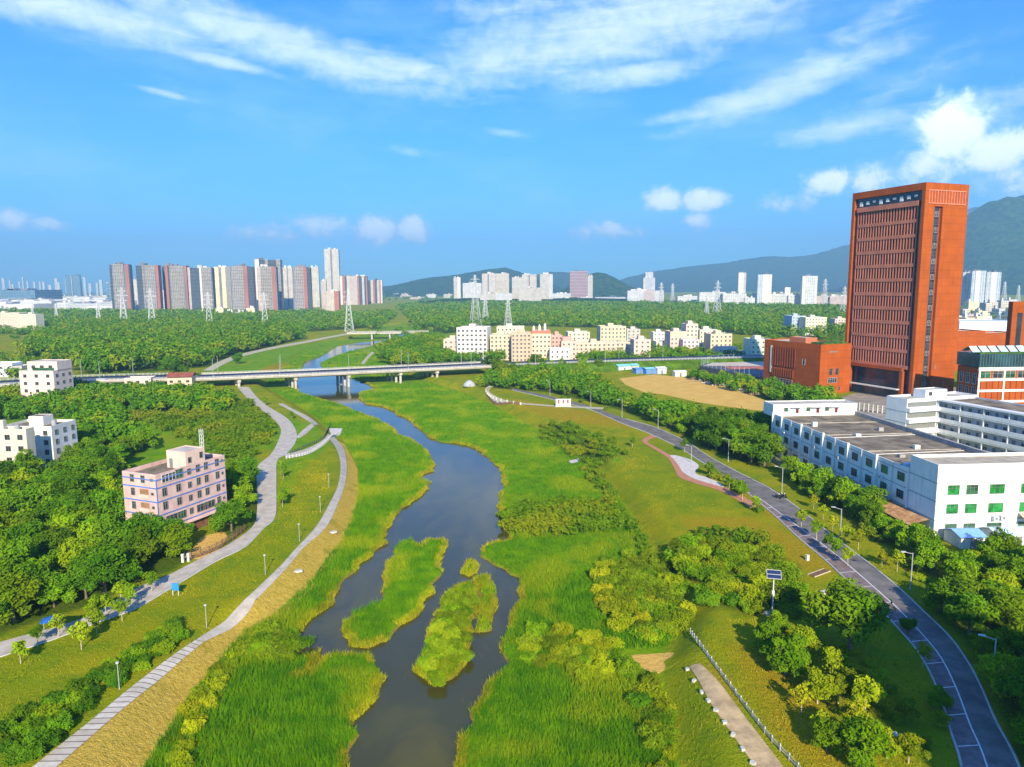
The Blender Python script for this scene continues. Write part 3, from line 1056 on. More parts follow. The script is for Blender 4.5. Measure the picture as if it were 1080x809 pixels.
def railing(idx, off, parent, name="railing"):
    mb = MB()
    for a, b_ in zip(idx[:-1], idx[1:]):
        p, q = NE[a] + NN[a] * off, NE[b_] + NN[b_] * off
        for z_ in (0.45, 0.8, 1.1):
            mb.beam((p[0], p[1], DZ + z_), (q[0], q[1], DZ + z_), 0.09)
        mb.beam((p[0], p[1], DZ), (p[0], p[1], DZ + 1.12), 0.16)
        m2 = (p + q) / 2
        mb.beam((m2[0], m2[1], DZ), (m2[0], m2[1], DZ + 1.12), 0.12)
    return mb.build(name, rail_m, parent)


sweep("parapet", [(-0.05, DZ - .3), (-0.05, DZ + 0.45), (0.3, DZ + 0.45), (0.3, DZ - .3)], conc, bridge, I_main)
sweep("parapet", [(RW - 0.3, DZ - .3), (RW - 0.3, DZ + 0.45), (RW + .05, DZ + 0.45), (RW + .05, DZ - .3)], conc, bridge, I_main)
railing(I_main, 0.12, bridge)
railing(I_main, RW - 0.12, bridge)
for px in (250, 312, 372, 420, 466):
    i = min(I_main, key=lambda k: abs(proj(NE[k][0], NE[k][1], DZ)[0] - px))
    pier = MB()
    skew = np.array([-0.55, 0.835])
    nrm, tg = NN[i], dn[i]
    a_, b_ = NE[i] + nrm * 1.0, NE[i] + nrm * 1.0 + skew * 21.0
    pier.beam((a_[0], a_[1], DZ - 2.1), (b_[0], b_[1], DZ - 2.1), 1.6, 1.2)
    pc_ = pier.build("pier_cap", conc, bridge)
    for s in (0.6, 6.7, 12.8, 18.9):
        c_ = NE[i] + nrm * 1.0 + skew * (s + .4)
        cm = MB().tube([(c_[0], c_[1], -4.6), (c_[0], c_[1], DZ - 2.6)], [0.72, 0.72], 14)
        cm.tube([(c_[0], c_[1], DZ - 3.1), (c_[0], c_[1], DZ - 2.7)], [0.8, 1.2], 14)
        cm.build("column", conc, pc_)

viaduct = empty("viaduct", (0, 0, 0), 0, "low pale road viaduct with white rails running behind the left houses", "viaduct")
sweep("deck", prof, conc, viaduct, I_left)
sweep("road_surface", [(0.5, DZ + 0.004), (RW - 0.5, DZ + 0.004), (RW - .5, DZ + .02), (0.5, DZ + .02)], road_grey, viaduct, I_left)
railing(I_left, 0.12, viaduct)
railing(I_left, RW - 0.12, viaduct)
sweep("parapet", [(-0.05, DZ - .3), (-0.05, DZ + 0.45), (0.3, DZ + 0.45), (0.3, DZ - .3)], conc, viaduct, I_left)
for px in (20, 110, 190):
    i = min(I_left, key=lambda k: abs(proj(NE[k][0], NE[k][1], DZ)[0] - px))
    a_, b_ = NE[i] + NN[i] * 1.5, NE[i] + NN[i] * (RW - 1.5)
    MB().beam((a_[0], a_[1], 1.7), (b_[0], b_[1], 1.7), 1.2, 3.6).build("pier_wall", conc_d, viaduct)

grass_bank = mat("bank_grass", (0.075, 0.15, 0.008), 0.35, 0.2, 0.95, 0.05, 0.6, 2.0)
tag(sweep("embankment_terrain", [(0, DZ), (-0.6, DZ - .1), (-9, -0.3), (RW + 9, -0.3), (RW + .6, DZ - .1), (RW, DZ)], grass_bank, None, I_right), kind='structure')
tag(sweep("road", [(0.4, DZ + 0.01), (RW - 0.4, DZ + 0.01), (RW - .4, DZ + .05), (0.4, DZ + .05)], road_grey, None, I_right), kind='structure')
tag(railing(I_right, 0.2, None, "guard_rail"), "long low white guard rail along the near edge of the road past the bridge", "guard rail")
EXCL.append((np.concatenate([NE - NN * 1.5, (NE + NN * (RW + 1.0))[::-1]]), 1.0))


def street_lamp(loc, rz, h=9.0, arm=1.8, double=False, label=None, group=None, thin=0.07):
    o = empty("street_lamp", loc, rz, label, "street lamp", group)
    MB().tube([(0, 0, 0), (0, 0, .6), (0, 0, h)], [thin * 2.2, thin * 1.3, thin], 8).build("pole", steel, o)
    MB().beam((0, 0, h - .15), (arm, 0, h + .15), thin * 1.1).build("arm", steel, o)
    MB().box(arm - .35, arm + .45, -.16, .16, h + .08, h + .24).build("lamp_head", lamp_lens, o)
    if double:
        MB().beam((0, 0, h - .15), (-arm, 0, h + .15), thin * 1.1).build("arm", steel, o)
        MB().box(-arm - .45, -arm + .35, -.16, .16, h + .08, h + .24).build("lamp_head", lamp_lens, o)
    return o


lp0 = None
for side, off, xs in (('near', 0.9, (103, 222, 292, 365, 430, 494, 566, 640)), ('far', RW - 0.9, (88, 145, 231, 297, 425, 485, 542, 604, 652, 700))):
    for px in xs:
        i = min(range(len(NE)), key=lambda k: abs(proj(*(NE[k] + NN[k] * off), DZ)[0] - px))
        p = NE[i] + NN[i] * off
        rz = math.atan2(NN[i][1], NN[i][0]) + (PI if side == 'far' else 0)
        lab = "tall thin grey lamp post on the near kerb of the bridge road" if side == 'near' else "tall thin grey lamp post on the far kerb of the bridge road"
        o = street_lamp((p[0], p[1], DZ), rz, 10.0, 2.0, False, lab, "lamp posts on the %s kerb of the bridge road" % side, 0.10) if lp0 is None else copy_tree(lp0)
        lp0 = lp0 or o
        o.location = (p[0], p[1], DZ)
        o.rotation_euler = (0, 0, rz)
        o['label'] = lab
        o['group'] = "lamp posts on the %s kerb of the bridge road" % side

# second bridge upstream
p0, p1 = W(366, 351.6, 4.2), W(452, 350.6, 4.2)
b2 = empty("footbridge", (p0[0], p0[1], 0), math.atan2(p1[1] - p0[1], p1[0] - p0[0]), "short pale concrete bridge farther upstream, beyond the road bridge", "bridge")
L2 = float(np.linalg.norm(p1 - p0))
MB().box(0, L2, 0, 16, 3.2, 4.6).build("deck", conc, b2)
MB().box(0, L2, 0.02, .3, 4.6, 5.7).box(0, L2, 15.7, 15.98, 4.6, 5.4).build("parapet", conc_d, b2)
for s in (.3, .52, .74):
    MB().box(L2 * s - .8, L2 * s + .8, 1, 15, -4.5, 3.2).build("pier", conc, b2)

# ------------------------------------------------------------------ buildings: helpers
glass_d = glassy("dark_glass", (0.035, 0.045, 0.055), 0.12)
glass_g = mat("green_glass", (0.01, 0.20, 0.03), 0.6, 0.6, 0.3, 0.5)
glass_g2 = mat("dull_green_glass", (0.03, 0.10, 0.05), 0.6, 0.6, 0.2, 0.5)
frame_w = mat("window_frame", (0.62, 0.62, 0.58), 0.08, 1.0, 0.5)
frame_d = mat("dark_window_frame", (0.20, 0.21, 0.20), 0.1, 1.0, 0.5)
roof_dark = mat("weathered_roof", (0.20, 0.165, 0.115), 0.35, 0.25, 0.95, 0.1, alt=(0.32, 0.26, 0.18))
roof_lt = mat("pale_roof", (0.50, 0.46, 0.38), 0.25, 0.3, 0.9, 0.1)
ac_m = mat("air_conditioner_white", (0.66, 0.66, 0.63), 0.08, 1.0, 0.5)
WCACHE = {}


def window(parent, x, y, z, rz, w_, h_, fm=None, gm_=None, mull=1, sill=False, detail=True):
    """A window whose frame stands proud of the wall; its pane is a sub-part."""
    fm, gm_ = fm or frame_d, gm_ or glass_d
    key = (round(w_, 2), round(h_, 2), fm.name, gm_.name, mull, sill, detail)
    if key not in WCACHE:
        f = 0.07
        m1, m2 = MB(), MB()
        m1.box(-w_ / 2, w_ / 2, -.12, 0.02, 0, f)
        m1.box(-w_ / 2, w_ / 2, -.12, 0.02, h_ - f, h_)
        m1.box(-w_ / 2, -w_ / 2 + f, -.12, 0.02, f, h_ - f)
        m1.box(w_ / 2 - f, w_ / 2, -.12, 0.02, f, h_ - f)
        for k in range(mull):
            xm = -w_ / 2 + w_ * (k + 1) / (mull + 1)
            m1.box(xm - .03, xm + .03, -.09, 0.02, f, h_ - f)
        if detail:
            m1.box(-w_ / 2 + f, w_ / 2 - f, -.085, .02, h_ * .68, h_ * .68 + .05)
        if sill:
            m1.box(-w_ / 2 - .12, w_ / 2 + .12, -.30, 0.0, -.10, 0.0)
        m2.poly([(-w_ / 2 + f, -.025, f), (w_ / 2 - f, -.025, f), (w_ / 2 - f, -.025, h_ - f), (-w_ / 2 + f, -.025, h_ - f)])
        WCACHE[key] = (m1.mesh("window", fm), m2.mesh("pane", gm_))
    a, b_ = WCACHE[key]
    o = link("window", a, parent, (x, y, z))
    o.rotation_euler = (0, 0, rz)
    link("pane", b_, o)
    return o


def place_win(parent, face, w_, d_, u, z, ww, hh, **kw):
    if face == 'front':
        return window(parent, u, 0, z, 0, ww, hh, **kw)
    if face == 'left':
        return window(parent, 0, u, z, -PI / 2, ww, hh, **kw)
    if face == 'right':
        return window(parent, w_, u, z, PI / 2, ww, hh, **kw)


def flat_block(parent, x0, x1, y0, y1, z0, z1, wm_, rm_, par=0.8, name="wall", roofname="roof"):
    m1 = MB()
    m1.box(x0, x1, y0, y1, z0, z1 - par, 0)
    t_ = 0.25
    for q in ((x0, x1, y0, y0 + t_), (x0, x1, y1 - t_, y1), (x0, x0 + t_, y0 + t_, y1 - t_), (x1 - t_, x1, y0 + t_, y1 - t_)):
        m1.box(q[0], q[1], q[2], q[3], z1 - par, z1, 0)
    o = m1.build(name, wm_, parent)
    r = MB().box(x0 + t_, x1 - t_, y0 + t_, y1 - t_, z1 - par + .003, z1 - par + .08).build(roofname, rm_, parent)
    return o, r


def fit_front(pxa, pya, pxb, z, ang, back_px=None):
    """Front-left corner from its top at height z, width to pixel pxb, direction ang (deg)."""
    o = W(pxa, pya, z)
    u = np.array([math.cos(R(ang)), math.sin(R(ang))])
    v = np.array([-u[1], u[0]])
    w_ = along(o, u, z, pxb)
    d_ = along(o, v, z, back_px) if back_px is not None else None
    return o, w_, d_


def footprint(o, ang, w_, d_, margin=1.0):
    u = np.array([math.cos(R(ang)), math.sin(R(ang))])
    v = np.array([-u[1], u[0]])
    o = np.array(o[:2])
    EXCL.append((np.array([o, o + u * w_, o + u * w_ + v * d_, o + v * d_]), margin))


# ------------------------------------------------------------------ pink apartment house on the left
pinkw = mat("pink_plaster", (0.66, 0.42, 0.37), 0.10, 0.35, 0.9, 0.15, streak=.25, alt=(0.71, 0.50, 0.44))
pinkl = mat("pale_pink_plaster", (0.72, 0.52, 0.43), 0.08, 0.35, 0.9, 0.15, streak=.2)
blue_band = mat("blue_band", (0.11, 0.20, 0.50), 0.15, 0.8, 0.7)
PANG = -22.0
H5 = 14.6
ob, wp, _ = fit_front(128.5, 496.6, 163.8, H5, PANG)
u_ = np.array([math.cos(R(PANG)), math.sin(R(PANG))])
v_ = np.array([-u_[1], u_[0]])
corner = ob + u_ * wp
dp = along(corner, v_, H5, 236.5)
pk = empty("apartment_house", (ob[0], ob[1], 0), R(PANG), "pink five storey apartment house with blue floor bands among trees", "apartment house")
footprint(ob, PANG, wp, dp, 2.5)
flat_block(pk, 0, wp, 0, dp, -0.5, H5, pinkw, roof_dark, 0.9)
st = 2.9
bb = MB()
for k in range(1, 6):
    z_ = k * st - .35 + .3
    if k == 5:
        z_ = H5 - 1.35
    bb.box(-.06, wp + .06, -.06, 0.0, z_, z_ + .28)
    bb.box(wp, wp + .06, 0.0, dp + .06, z_, z_ + .28)
bb.box(wp - .02, wp + .07, -.07, .10, 0, H5 - 1.35)
bb.build("floor_band", blue_band, pk)
for k in range(5):
    z_ = k * st + 1.0
    for s, ww in ((.30, 1.1), (.62, 1.1)):
        if s == .62 and k in (2, 3):
            continue
        place_win(pk, 'front', wp, dp, wp * s, z_, ww, 1.6)
    place_win(pk, 'front', wp, dp, wp * .88, z_ + .5, .8, .6, mull=0)
    if k in (2, 3):
        o = MB().box(wp * .50, wp * .76, -.03, .0, z_ - .1, z_ + 1.6).build("loggia_shade_panel", mat("loggia_shade", (0.30, 0.17, 0.09), .2, .8), pk)  # flat brown panel paints the shade inside the open loggia
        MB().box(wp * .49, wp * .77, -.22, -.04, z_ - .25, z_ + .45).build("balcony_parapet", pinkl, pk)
    # long side: bays from the near corner away
    for j, (s, ww, hh) in enumerate(((.10, 1.2, 1.7), (.29, 1.2, 1.6), (.45, 1.0, 1.3), (.58, 1.1, 1.6), (.70, 1.1, 1.6), (.87, 1.1, 1.6))):
        if k == 0 and j > 0:
            continue
        if k == 4 and j == 0 or (k == 4 and j == 1):
            continue
        if k == 1 and j in (0, 1, 3, 4):
            place_win(pk, 'right', wp, dp, dp * s + (.5 if j else 1.4), z_ - .2, 2.9 if j != 1 else 2.2, 1.6, gm_=glass_g2 if j == 1 else glass_d, mull=2)
        else:
            place_win(pk, 'right', wp, dp, dp * s, z_, ww, hh)
    if k > 0:
        place_win(pk, 'right', wp, dp, dp * .95, z_ + .6, .6, .6, mull=0)
place_win(pk, 'right', wp, dp, dp * .17, 4 * st + .9, 3.6, 1.7, mull=3, fm=frame_w)
place_win(pk, 'right', wp, dp, dp * .31, 4 * st + .9, 2.0, 1.9, gm_=glass_g2, mull=1)
MB().box(wp + .003, wp + .03, dp * .42, dp * .92, 0, 2.3).build("porch_shade_panel", mat("porch_shade", (0.20, 0.09, 0.05), .3, .8), pk)  # dark sheet on the wall stands in for shade in the open ground floor
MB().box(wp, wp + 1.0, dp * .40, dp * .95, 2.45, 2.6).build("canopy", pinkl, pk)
# stair house, parapet wall, mast on the roof
sh, _r2 = flat_block(pk, wp * .42, wp - .02, dp * .42, dp * .70, H5 - .85, H5 + 3.0, pinkl, roof_lt, 0.25, "stair_house", "stair_house_roof")
MB().box(wp * .50, wp * .60, dp * .42 - .05, dp * .42, H5 - .8, H5 + 1.3).build("door", frame_d, pk)
place_win(pk, 'right', wp, dp, dp * .47, H5 + .5, .9, 1.2, mull=0)
place_win(pk, 'right', wp, dp, dp * .64, H5 + .9, .9, 1.3, mull=0)
MB().box(wp * .2, wp * .55, dp * .52, dp * .55, H5 - .8, H5 + .9).build("roof_screen_wall", pinkl, pk)
ms = MB()
for k in range(8):
    z_ = H5 + .2 + k * .85
    for dx, dy in ((-.28, -.28), (.28, -.28), (.28, .28), (-.28, .28)):
        ms.beam((wp * .93 + dx, dp * .70 + dy, z_), (wp * .93 + dx * .93, dp * .70 + dy * .93, z_ + .85), .1)
    ms.beam((wp * .93 - .28, dp * .70 - .28, z_), (wp * .93 + .28, dp * .70 - .28, z_ + .85), .07)
    ms.beam((wp * .93 + .28, dp * .70 - .28, z_), (wp * .93 + .28, dp * .70 + .28, z_ + .85), .07)
mast = empty("antenna_mast", (0, 0, 0), 0, "slim white lattice antenna mast on the pink house roof", "antenna mast")
mo = ms.build("lattice", rail_m, mast)
mast.location = pk.location
mast.rotation_euler = pk.rotation_euler


# ------------------------------------------------------------------ generic small building: front face, chosen side, windows by storey
def block(label, cat, x0, x1, ytop, ybase, ang=0.0, depth=None, wallm=None, roofm=None, storey=3.1, bay=3.4, side=None, win=(1.3, 1.4), name="apartment_block",
          gm_=None, fm=None, group=None, house=True, zb=0.0, dist=None, wins=True, par=.8, ledge=None, balcony=None):
    """A flat-roofed building from its place in the view: feet at ybase, roof at ytop."""
    if dist is None:
        pa = W(x0, ybase, zb)
    else:
        pa = far_pt(x0, dist)
    u = np.array([math.cos(R(ang)), math.sin(R(ang))])
    w_ = along(pa, u, zb, x1)
    h_ = zat(pa[0] + u[0] * w_ / 2, pa[1] + u[1] * w_ / 2, ytop)
    d_ = depth or max(9, w_ * .7)
    o = empty(name, (pa[0], pa[1], zb), R(ang), label, cat, group)
    footprint(pa, ang, w_, d_, 2.0)
    hh = h_ - zb
    flat_block(o, 0, w_, 0, d_, -1.0, hh, wallm, roofm or roof_lt, par)
    ns = max(1, int(round((hh - par) / storey)))
    sh_ = (hh - par) / ns
    if wins:
        for face in ('front',) + ((side,) if side else ()):
            ln = w_ if face == 'front' else d_
            nb_ = max(1, int(round(ln / bay)))
            for k in range(ns):
                for j in range(nb_):
                    place_win(o, face, w_, d_, ln * (j + .5) / nb_, k * sh_ + sh_ * .3, win[0], min(win[1], sh_ * .55), gm_=gm_, fm=fm, detail=False)
    if ledge:
        lb = MB()
        for k in range(1, ns + 1):
            lb.box(-.25, w_ + .25, -.35, -.0, k * sh_ - .12, k * sh_ + .12)
        lb.build("floor_ledge", ledge, o)
    if balcony:
        for k in range(ns):
            MB().box(w_ * balcony[0], w_ * balcony[1], -1.1, -.0, k * sh_ + .1, k * sh_ + 1.0).build("balcony", ledge or wallm, o)
    if house:
        flat_block(o, w_ * .35, w_ * .35 + min(4.5, w_ * .35), d_ * .4, d_ * .4 + min(5, d_ * .4), hh - par, hh + 2.1, wallm, roofm or roof_lt, .2, "stair_house", "stair_house_roof")
        if w_ > 9:
            MB().tube([(w_ * .8, d_ * .5, hh - par), (w_ * .8, d_ * .5, hh + .9)], [.7, .7], 10).build("water_tank", steel, o)
    return o, pa, w_, d_, hh


cream = mat("cream_plaster", (0.66, 0.60, 0.46), 0.1, 0.4, 0.9, .15, streak=.3)
cream_w = mat("white_plaster", (0.76, 0.73, 0.64), 0.08, 0.4, 0.9, .15, streak=.35)
yellow_w = mat("yellow_plaster", (0.64, 0.55, 0.38), 0.1, 0.4, 0.9, .15, streak=.25)
tan_w = mat("orange_tan_plaster", (0.60, 0.44, 0.31), 0.1, 0.4, 0.9, .15, streak=.25)
rose_w = mat("rose_plaster", (0.70, 0.38, 0.32), 0.1, 0.4, 0.9, .15, streak=.25)
grey_w = mat("grey_plaster", (0.50, 0.47, 0.42), 0.12, 0.4, 0.9, .15, streak=.3)
mint_w = mat("pale_green_plaster", (0.60, 0.66, 0.50), 0.1, 0.4, 0.9, .15, streak=.25)
red_roof = mat("red_brown_roof", (0.30, 0.09, 0.05), 0.25, 0.6, 0.9)
blue_sheet = mat("blue_sheet_roof", (0.12, 0.32, 0.62), 0.15, 0.6, 0.5)
teal_sheet = mat("teal_sheet_roof", (0.25, 0.62, 0.62), 0.12, 0.6, 0.5)
white_sheet = mat("white_sheet", (0.74, 0.76, 0.78), 0.08, 0.6, 0.5)
rust_sheet = mat("rusty_sheet_roof", (0.42, 0.20, 0.09), 0.35, 0.7, 0.85, alt=(0.52, 0.33, 0.17))

# cream houses at the left edge
block("cream three storey house with a stair hut, behind the yellow house at the left edge", "house", 5, 58, 449.5, 492, -3, 11, cream_w, roof_dark, 3.0, 4.2, 'right', (1.3, 1.5), "cream_house")
block("yellow house with dark loggias in front of the cream house, at the left edge", "house", -34, 32, 452.5, 503, -3, 3.2, cream, roof_dark, 3.0, 3.6, None, (1.5, 1.5), "yellow_house")
# grey and pink house near the viaduct
o, pa, w_, d_, hh = block("pale pink house with grey side wall, standing before the left end of the viaduct", "house", 23, 59, 391, 424, -4, 13, mat("dusty_pink_plaster", (0.72, 0.58, 0.50), .1, .4, .9, .15, streak=.3), roof_lt, 3.3, 5.0, 'right', (1.6, 1.5), "pink_house", house=False)
flat_block(o, w_ * .12, w_ * 1.0, 3, d_, hh - .8, hh + 4.0, MATS["dusty_pink_plaster"], roof_lt, .3, "penthouse", "penthouse_roof")
MB().box(w_ * .3, w_ * .9, 2.2, 3.0, hh - .7, hh + 1.1).build("green_screen", glass_g2, o)
for s in (.3, .55, .8):
    window(o, w_ * s, 3, hh + .6, 0, 1.8, 1.6)
# little houses beside the viaduct
block("low pink house with a flat roof, between trees below the viaduct", "house", 132, 160, 398.5, 412, 8, 8, MATS["dusty_pink_plaster"], roof_lt, 3.0, 4, None, (1.6, 1.3), "small_house", house=False)
o, pa, w_, d_, hh = block("low tan house under a red brown roof, at the bridge end", "house", 177, 203, 397.5, 412, 8, 9, mat("sand_plaster", (0.66, 0.50, 0.36), .1, .4, .9), red_roof, 3.2, 4, None, (1.6, 1.2), "small_house", house=False)
rr = MB()
rr.poly([(-.5, -1, hh), (w_ + .5, -1, hh), (w_ + .5, d_ / 2, hh + 1.8), (-.5, d_ / 2, hh + 1.8)])
rr.poly([(-.5, d_ / 2, hh + 1.8), (w_ + .5, d_ / 2, hh + 1.8), (w_ + .5, d_ + 1, hh), (-.5, d_ + 1, hh)])
rr.build("pitched_roof", red_roof, o)
block("small white walled shed beside the bridge end, in front of the red roofed house", "shed", 200, 220, 409, 415, 6, 5, cream_w, white_sheet, 2.6, 4, None, (1.2, .9), "shed", house=False)
block("small blue grey house half hidden by trees, left of the pink low house", "house", 96, 108, 401, 412, 8, 7, mat("bluish_plaster", (0.42, 0.50, 0.56), .1, .4, .9), white_sheet, 3.0, 4, None, (1.4, 1.2), "small_house", house=False)


def gable_shed(label, x0, x1, ybase, h_, d_, ang, wallm, roofm, rise=1.2, group=None, name="shed", cat="shed", zb=0.0):
    pa = W(x0, ybase, zb)
    u = np.array([math.cos(R(ang)), math.sin(R(ang))])
    w_ = along(pa, u, zb, x1)
    o = empty(name, (pa[0], pa[1], zb), R(ang), label, cat, group)
    footprint(pa, ang, w_, d_, 1.5)
    m1 = MB().box(0, w_, 0, d_, -.3, h_)
    m1.poly([(w_, 0, h_), (w_, d_, h_), (w_, d_ / 2, h_ + rise)])
    m1.poly([(0, d_, h_), (0, 0, h_), (0, d_ / 2, h_ + rise)])
    m1.build("wall", wallm, o)
    rf = MB()
    for a_, b_ in ((-.4, d_ / 2), (d_ / 2, d_ + .4)):
        za, zb_ = (h_ - .1, h_ + rise + .06) if a_ < d_ / 2 - .01 else (h_ + rise + .06, h_ - .1)
        rf.poly([(-.4, a_, za), (w_ + .4, a_, za), (w_ + .4, b_, zb_), (-.4, b_, zb_)])
        rf.poly([(-.4, b_, zb_ - .08), (w_ + .4, b_, zb_ - .08), (w_ + .4, a_, za - .08), (-.4, a_, za - .08)])
    rf.build("roof", roofm, o)
    MB().box(w_ * .4, w_ * .4 + min(1.2, w_ * .3), -.05, 0, 0, min(2.1, h_ * .8)).build("door", frame_d, o)
    return o


gable_shed("open shed under a pale blue white sheet roof, among trees right of the cream house", 74, 104, 487, 2.6, 7, 14, white_sheet, mat("pale_blue_sheet", (0.62, 0.72, 0.82), .1, .5, .4, .4), .7)
o, pa, w_, d_, hh = block("long low grey roofed building with pale rim, in trees left of the pink house", "shed", 52, 104, 506, 518, 2, 6, mat("stained_rim", (0.62, 0.52, 0.40), .15, .5, .9), mat("grey_brown_roof", (0.28, 0.25, 0.23), .2, .6, .9), 3, 5, None, (1.2, .8), "low_building", house=False, par=.4)

# ------------------------------------------------------------------ white factory at the right
fac_w = mat("factory_white", (0.82, 0.81, 0.74), 0.06, 0.3, 0.85, .2, streak=.34)
fac_g = mat("factory_band", (0.34, 0.35, 0.36), 0.1, 0.5, .8)
FANG = 4.0
fu = np.array([math.cos(R(FANG)), math.sin(R(FANG))])
fv = np.array([-fu[1], fu[0]])
HB = 15.6
of_ = W(990, 490.3, HB)                    # front-left corner of the tall front block
HW = 12.4
fo = empty("factory", (of_[0], of_[1], 0), R(FANG), "long white three storey factory with a weathered flat roof at right", "factory")
FWD = 27.5
FD0, FD1 = 9.0, float(along(of_, fv, HW, 815.5))
footprint(of_, FANG, FWD + 3, FD1 + 6, 2.0)
flat_block(fo, 0, FWD + 6, 0, FD0, -.5, HB, fac_w, mat("tan_roof", (0.44, 0.38, 0.28), .2, .4, .9), .7, "front_wall", "front_roof")
flat_block(fo, 0.15, FWD, FD0 + .002, FD1, -.5, HW, fac_w, roof_dark, .9, "long_wall", "long_roof")
bn = MB()
for z_ in (3.75, 7.75, 11.6):
    bn.box(-.07, FWD + 6, -.07, 0, z_, z_ + .18)
    bn.box(-.07, 0, 0, FD0, z_, z_ + .18)
for z_ in (3.75, 7.75, 11.3):
    bn.box(.08, .149, FD0 + .01, FD1, z_, z_ + .16)
bn.build("floor_band", fac_g, fo)
nb_ = 11
bayl = (FD1 - FD0) / nb_
for j in range(nb_ + 1):
    if j % 2 == 0 or j == nb_:
        MB().box(-.35, .149, FD0 + j * bayl - .3 + (.35 if j == 0 else 0), FD0 + j * bayl + .3, 0, HW + .35).build("pilaster", fac_w, fo)
for j in range(nb_):
    for k, (z_, hh) in enumerate(((.9, 2.2), (5.0, 1.9), (9.0, 1.9))):
        gmx = glass_g2 if (j * 7 + k * 3) % 5 in (0, 1) else glass_d
        if k == 2 and j in (1,):
            gmx = glass_g
        window(fo, .149, FD0 + (j + .5) * bayl, z_, -PI / 2, 2.5, hh, frame_d, gmx, 2, False)
gh = {0: (5.0, 9.0), 1: ()}
for xq, ww in ((3.6, 2.5), (7.6, 2.5), (13.0, 3.2), (19.5, 2.6), (25.0, 2.6)):
    for k, z_ in enumerate((1.0, 5.2, 9.2)):
        window(fo, xq, 0, z_, 0, ww, 2.05, frame_d, glass_g if k == 1 or (k == 2 and xq > 10) or (k == 2 and xq < 5) else glass_g2, 2, False)
for k, (xq, z_) in enumerate(((12.8, 4.1), (14.4, 4.2), (-9, 0))):
    if xq > 0:
        ac = empty("air_conditioner", (*(of_ + fu * xq - fv * .5), z_), R(FANG), ("pale boxy air conditioner under the middle green windows of the factory front", "small boxy air conditioner with reddish side on the factory front")[k], "air conditioner")
        MB().box(-.55, .55, -.35, .48, -.45, .45).build("casing", ac_m, ac)
        MB().tube([(0, -.36, 0), (0, -.37, 0)], [.32, .32], 14).build("fan_grille", frame_d, ac)
# penthouse at the far end of the long roof
flat_block(fo, -.1, FWD - .5, FD1 - .1, FD1 + 7, HW - .9, HW + 2.9, fac_w, roof_lt, .3, "penthouse", "penthouse_roof")
for xq in (4.0, 11.2, 17.2):
    window(fo, xq, FD1 - .1, HW + .6, 0, 1.3, 1.3, frame_d, glass_g2, 1, False)
for xq in (7.2, 13.8, 19.8):
    MB().box(xq, xq + .9, FD1 - .16, FD1 - .1, HW - .85, HW + 1.5).build("door", mat("dark_red_door", (0.16, 0.03, 0.03), .2), fo)
    MB().box(xq - 1.8, xq + 1.4, FD1 - 1.0, FD1 - .1, HW + 1.75, HW + 1.87).build("door_canopy", fac_g, fo)
# roof joints, side upstand and roof gear
rj = MB()
for y_ in (FD0 + bayl * 3.2, FD0 + bayl * 6.3, FD0 + bayl * 9):
    rj.box(.5, FWD - .3, y_, y_ + .25, HW - .82, HW - .66)
rj.build("roof_joint", mat("mortar_line", (0.42, 0.38, 0.30), .2, .5, .9), fo)
MB().box(FWD - 1.2, FWD - .3, FD0 + 3, FD1, HW - .82, HW + .35).build("roof_upstand", conc_d, fo)
rc = empty("roof_cooler", (*(of_ + fu * 3.0 + fv * (FD0 + 3.5)), HW - .8), R(FANG), "small pale blue cooler with a duct on the factory roof", "roof cooler")
MB().box(-2.0, 1.4, -.6, .6, .3, 1.2).build("casing", mat("pale_blue_metal", (0.50, 0.68, 0.80), .1, 1, .5), rc)
MB().tube([(1.0, 0, 1.2), (1.0, 0, 3.2)], [.3, .3], 10).build("duct", MATS["pale_blue_metal"], rc)

for k, (j, z_) in enumerate(((1, 7.6), (3, 3.9), (4, 7.7), (6, 7.6), (8, 3.9), (9, 7.7), (10, 3.8))):
    q = of_ + fv * (FD0 + (j + .5) * bayl + .6) - fu * .35
    ac = empty("air_conditioner", (float(q[0]), float(q[1]), z_), R(FANG), "small grey white air conditioner under a window of the factory's long side", "air conditioner", "air conditioners on the factory's long side")
    MB().box(-.35, .48, -.5, .5, 0, .75).build("casing", ac_m, ac)
    MB().tube([(-.36, 0, .38), (-.37, 0, .38)], [.28, .28], 12).build("fan_grille", frame_d, ac)
for j in (1, 3, 5, 7, 9):
    y_ = FD0 + j * bayl
    MB().tube([(-.05, y_, 0), (-.05, y_, HW + .1)], [.09, .09], 6).build("downpipe", frame_w, fo)
for k, (x_, y_) in enumerate(((6, 22), (15, 30), (21, 18), (9, 46), (19, 52), (4, 60))):
    if y_ < FD1 - 3:
        MB().box(x_, x_ + 1.4, y_, y_ + 1.0, HW - .8, HW - .1 + .3 * (k % 3)).build("roof_vent", ac_m if k % 2 else conc_d, fo)
rpq = MB()
for y_ in (25.0, 44.0):
    rpq.beam((1.0, y_, HW - .6), (FWD - 2, y_ + 2.0, HW - .6), .16)
rpq.build("roof_pipe", frame_w, fo)
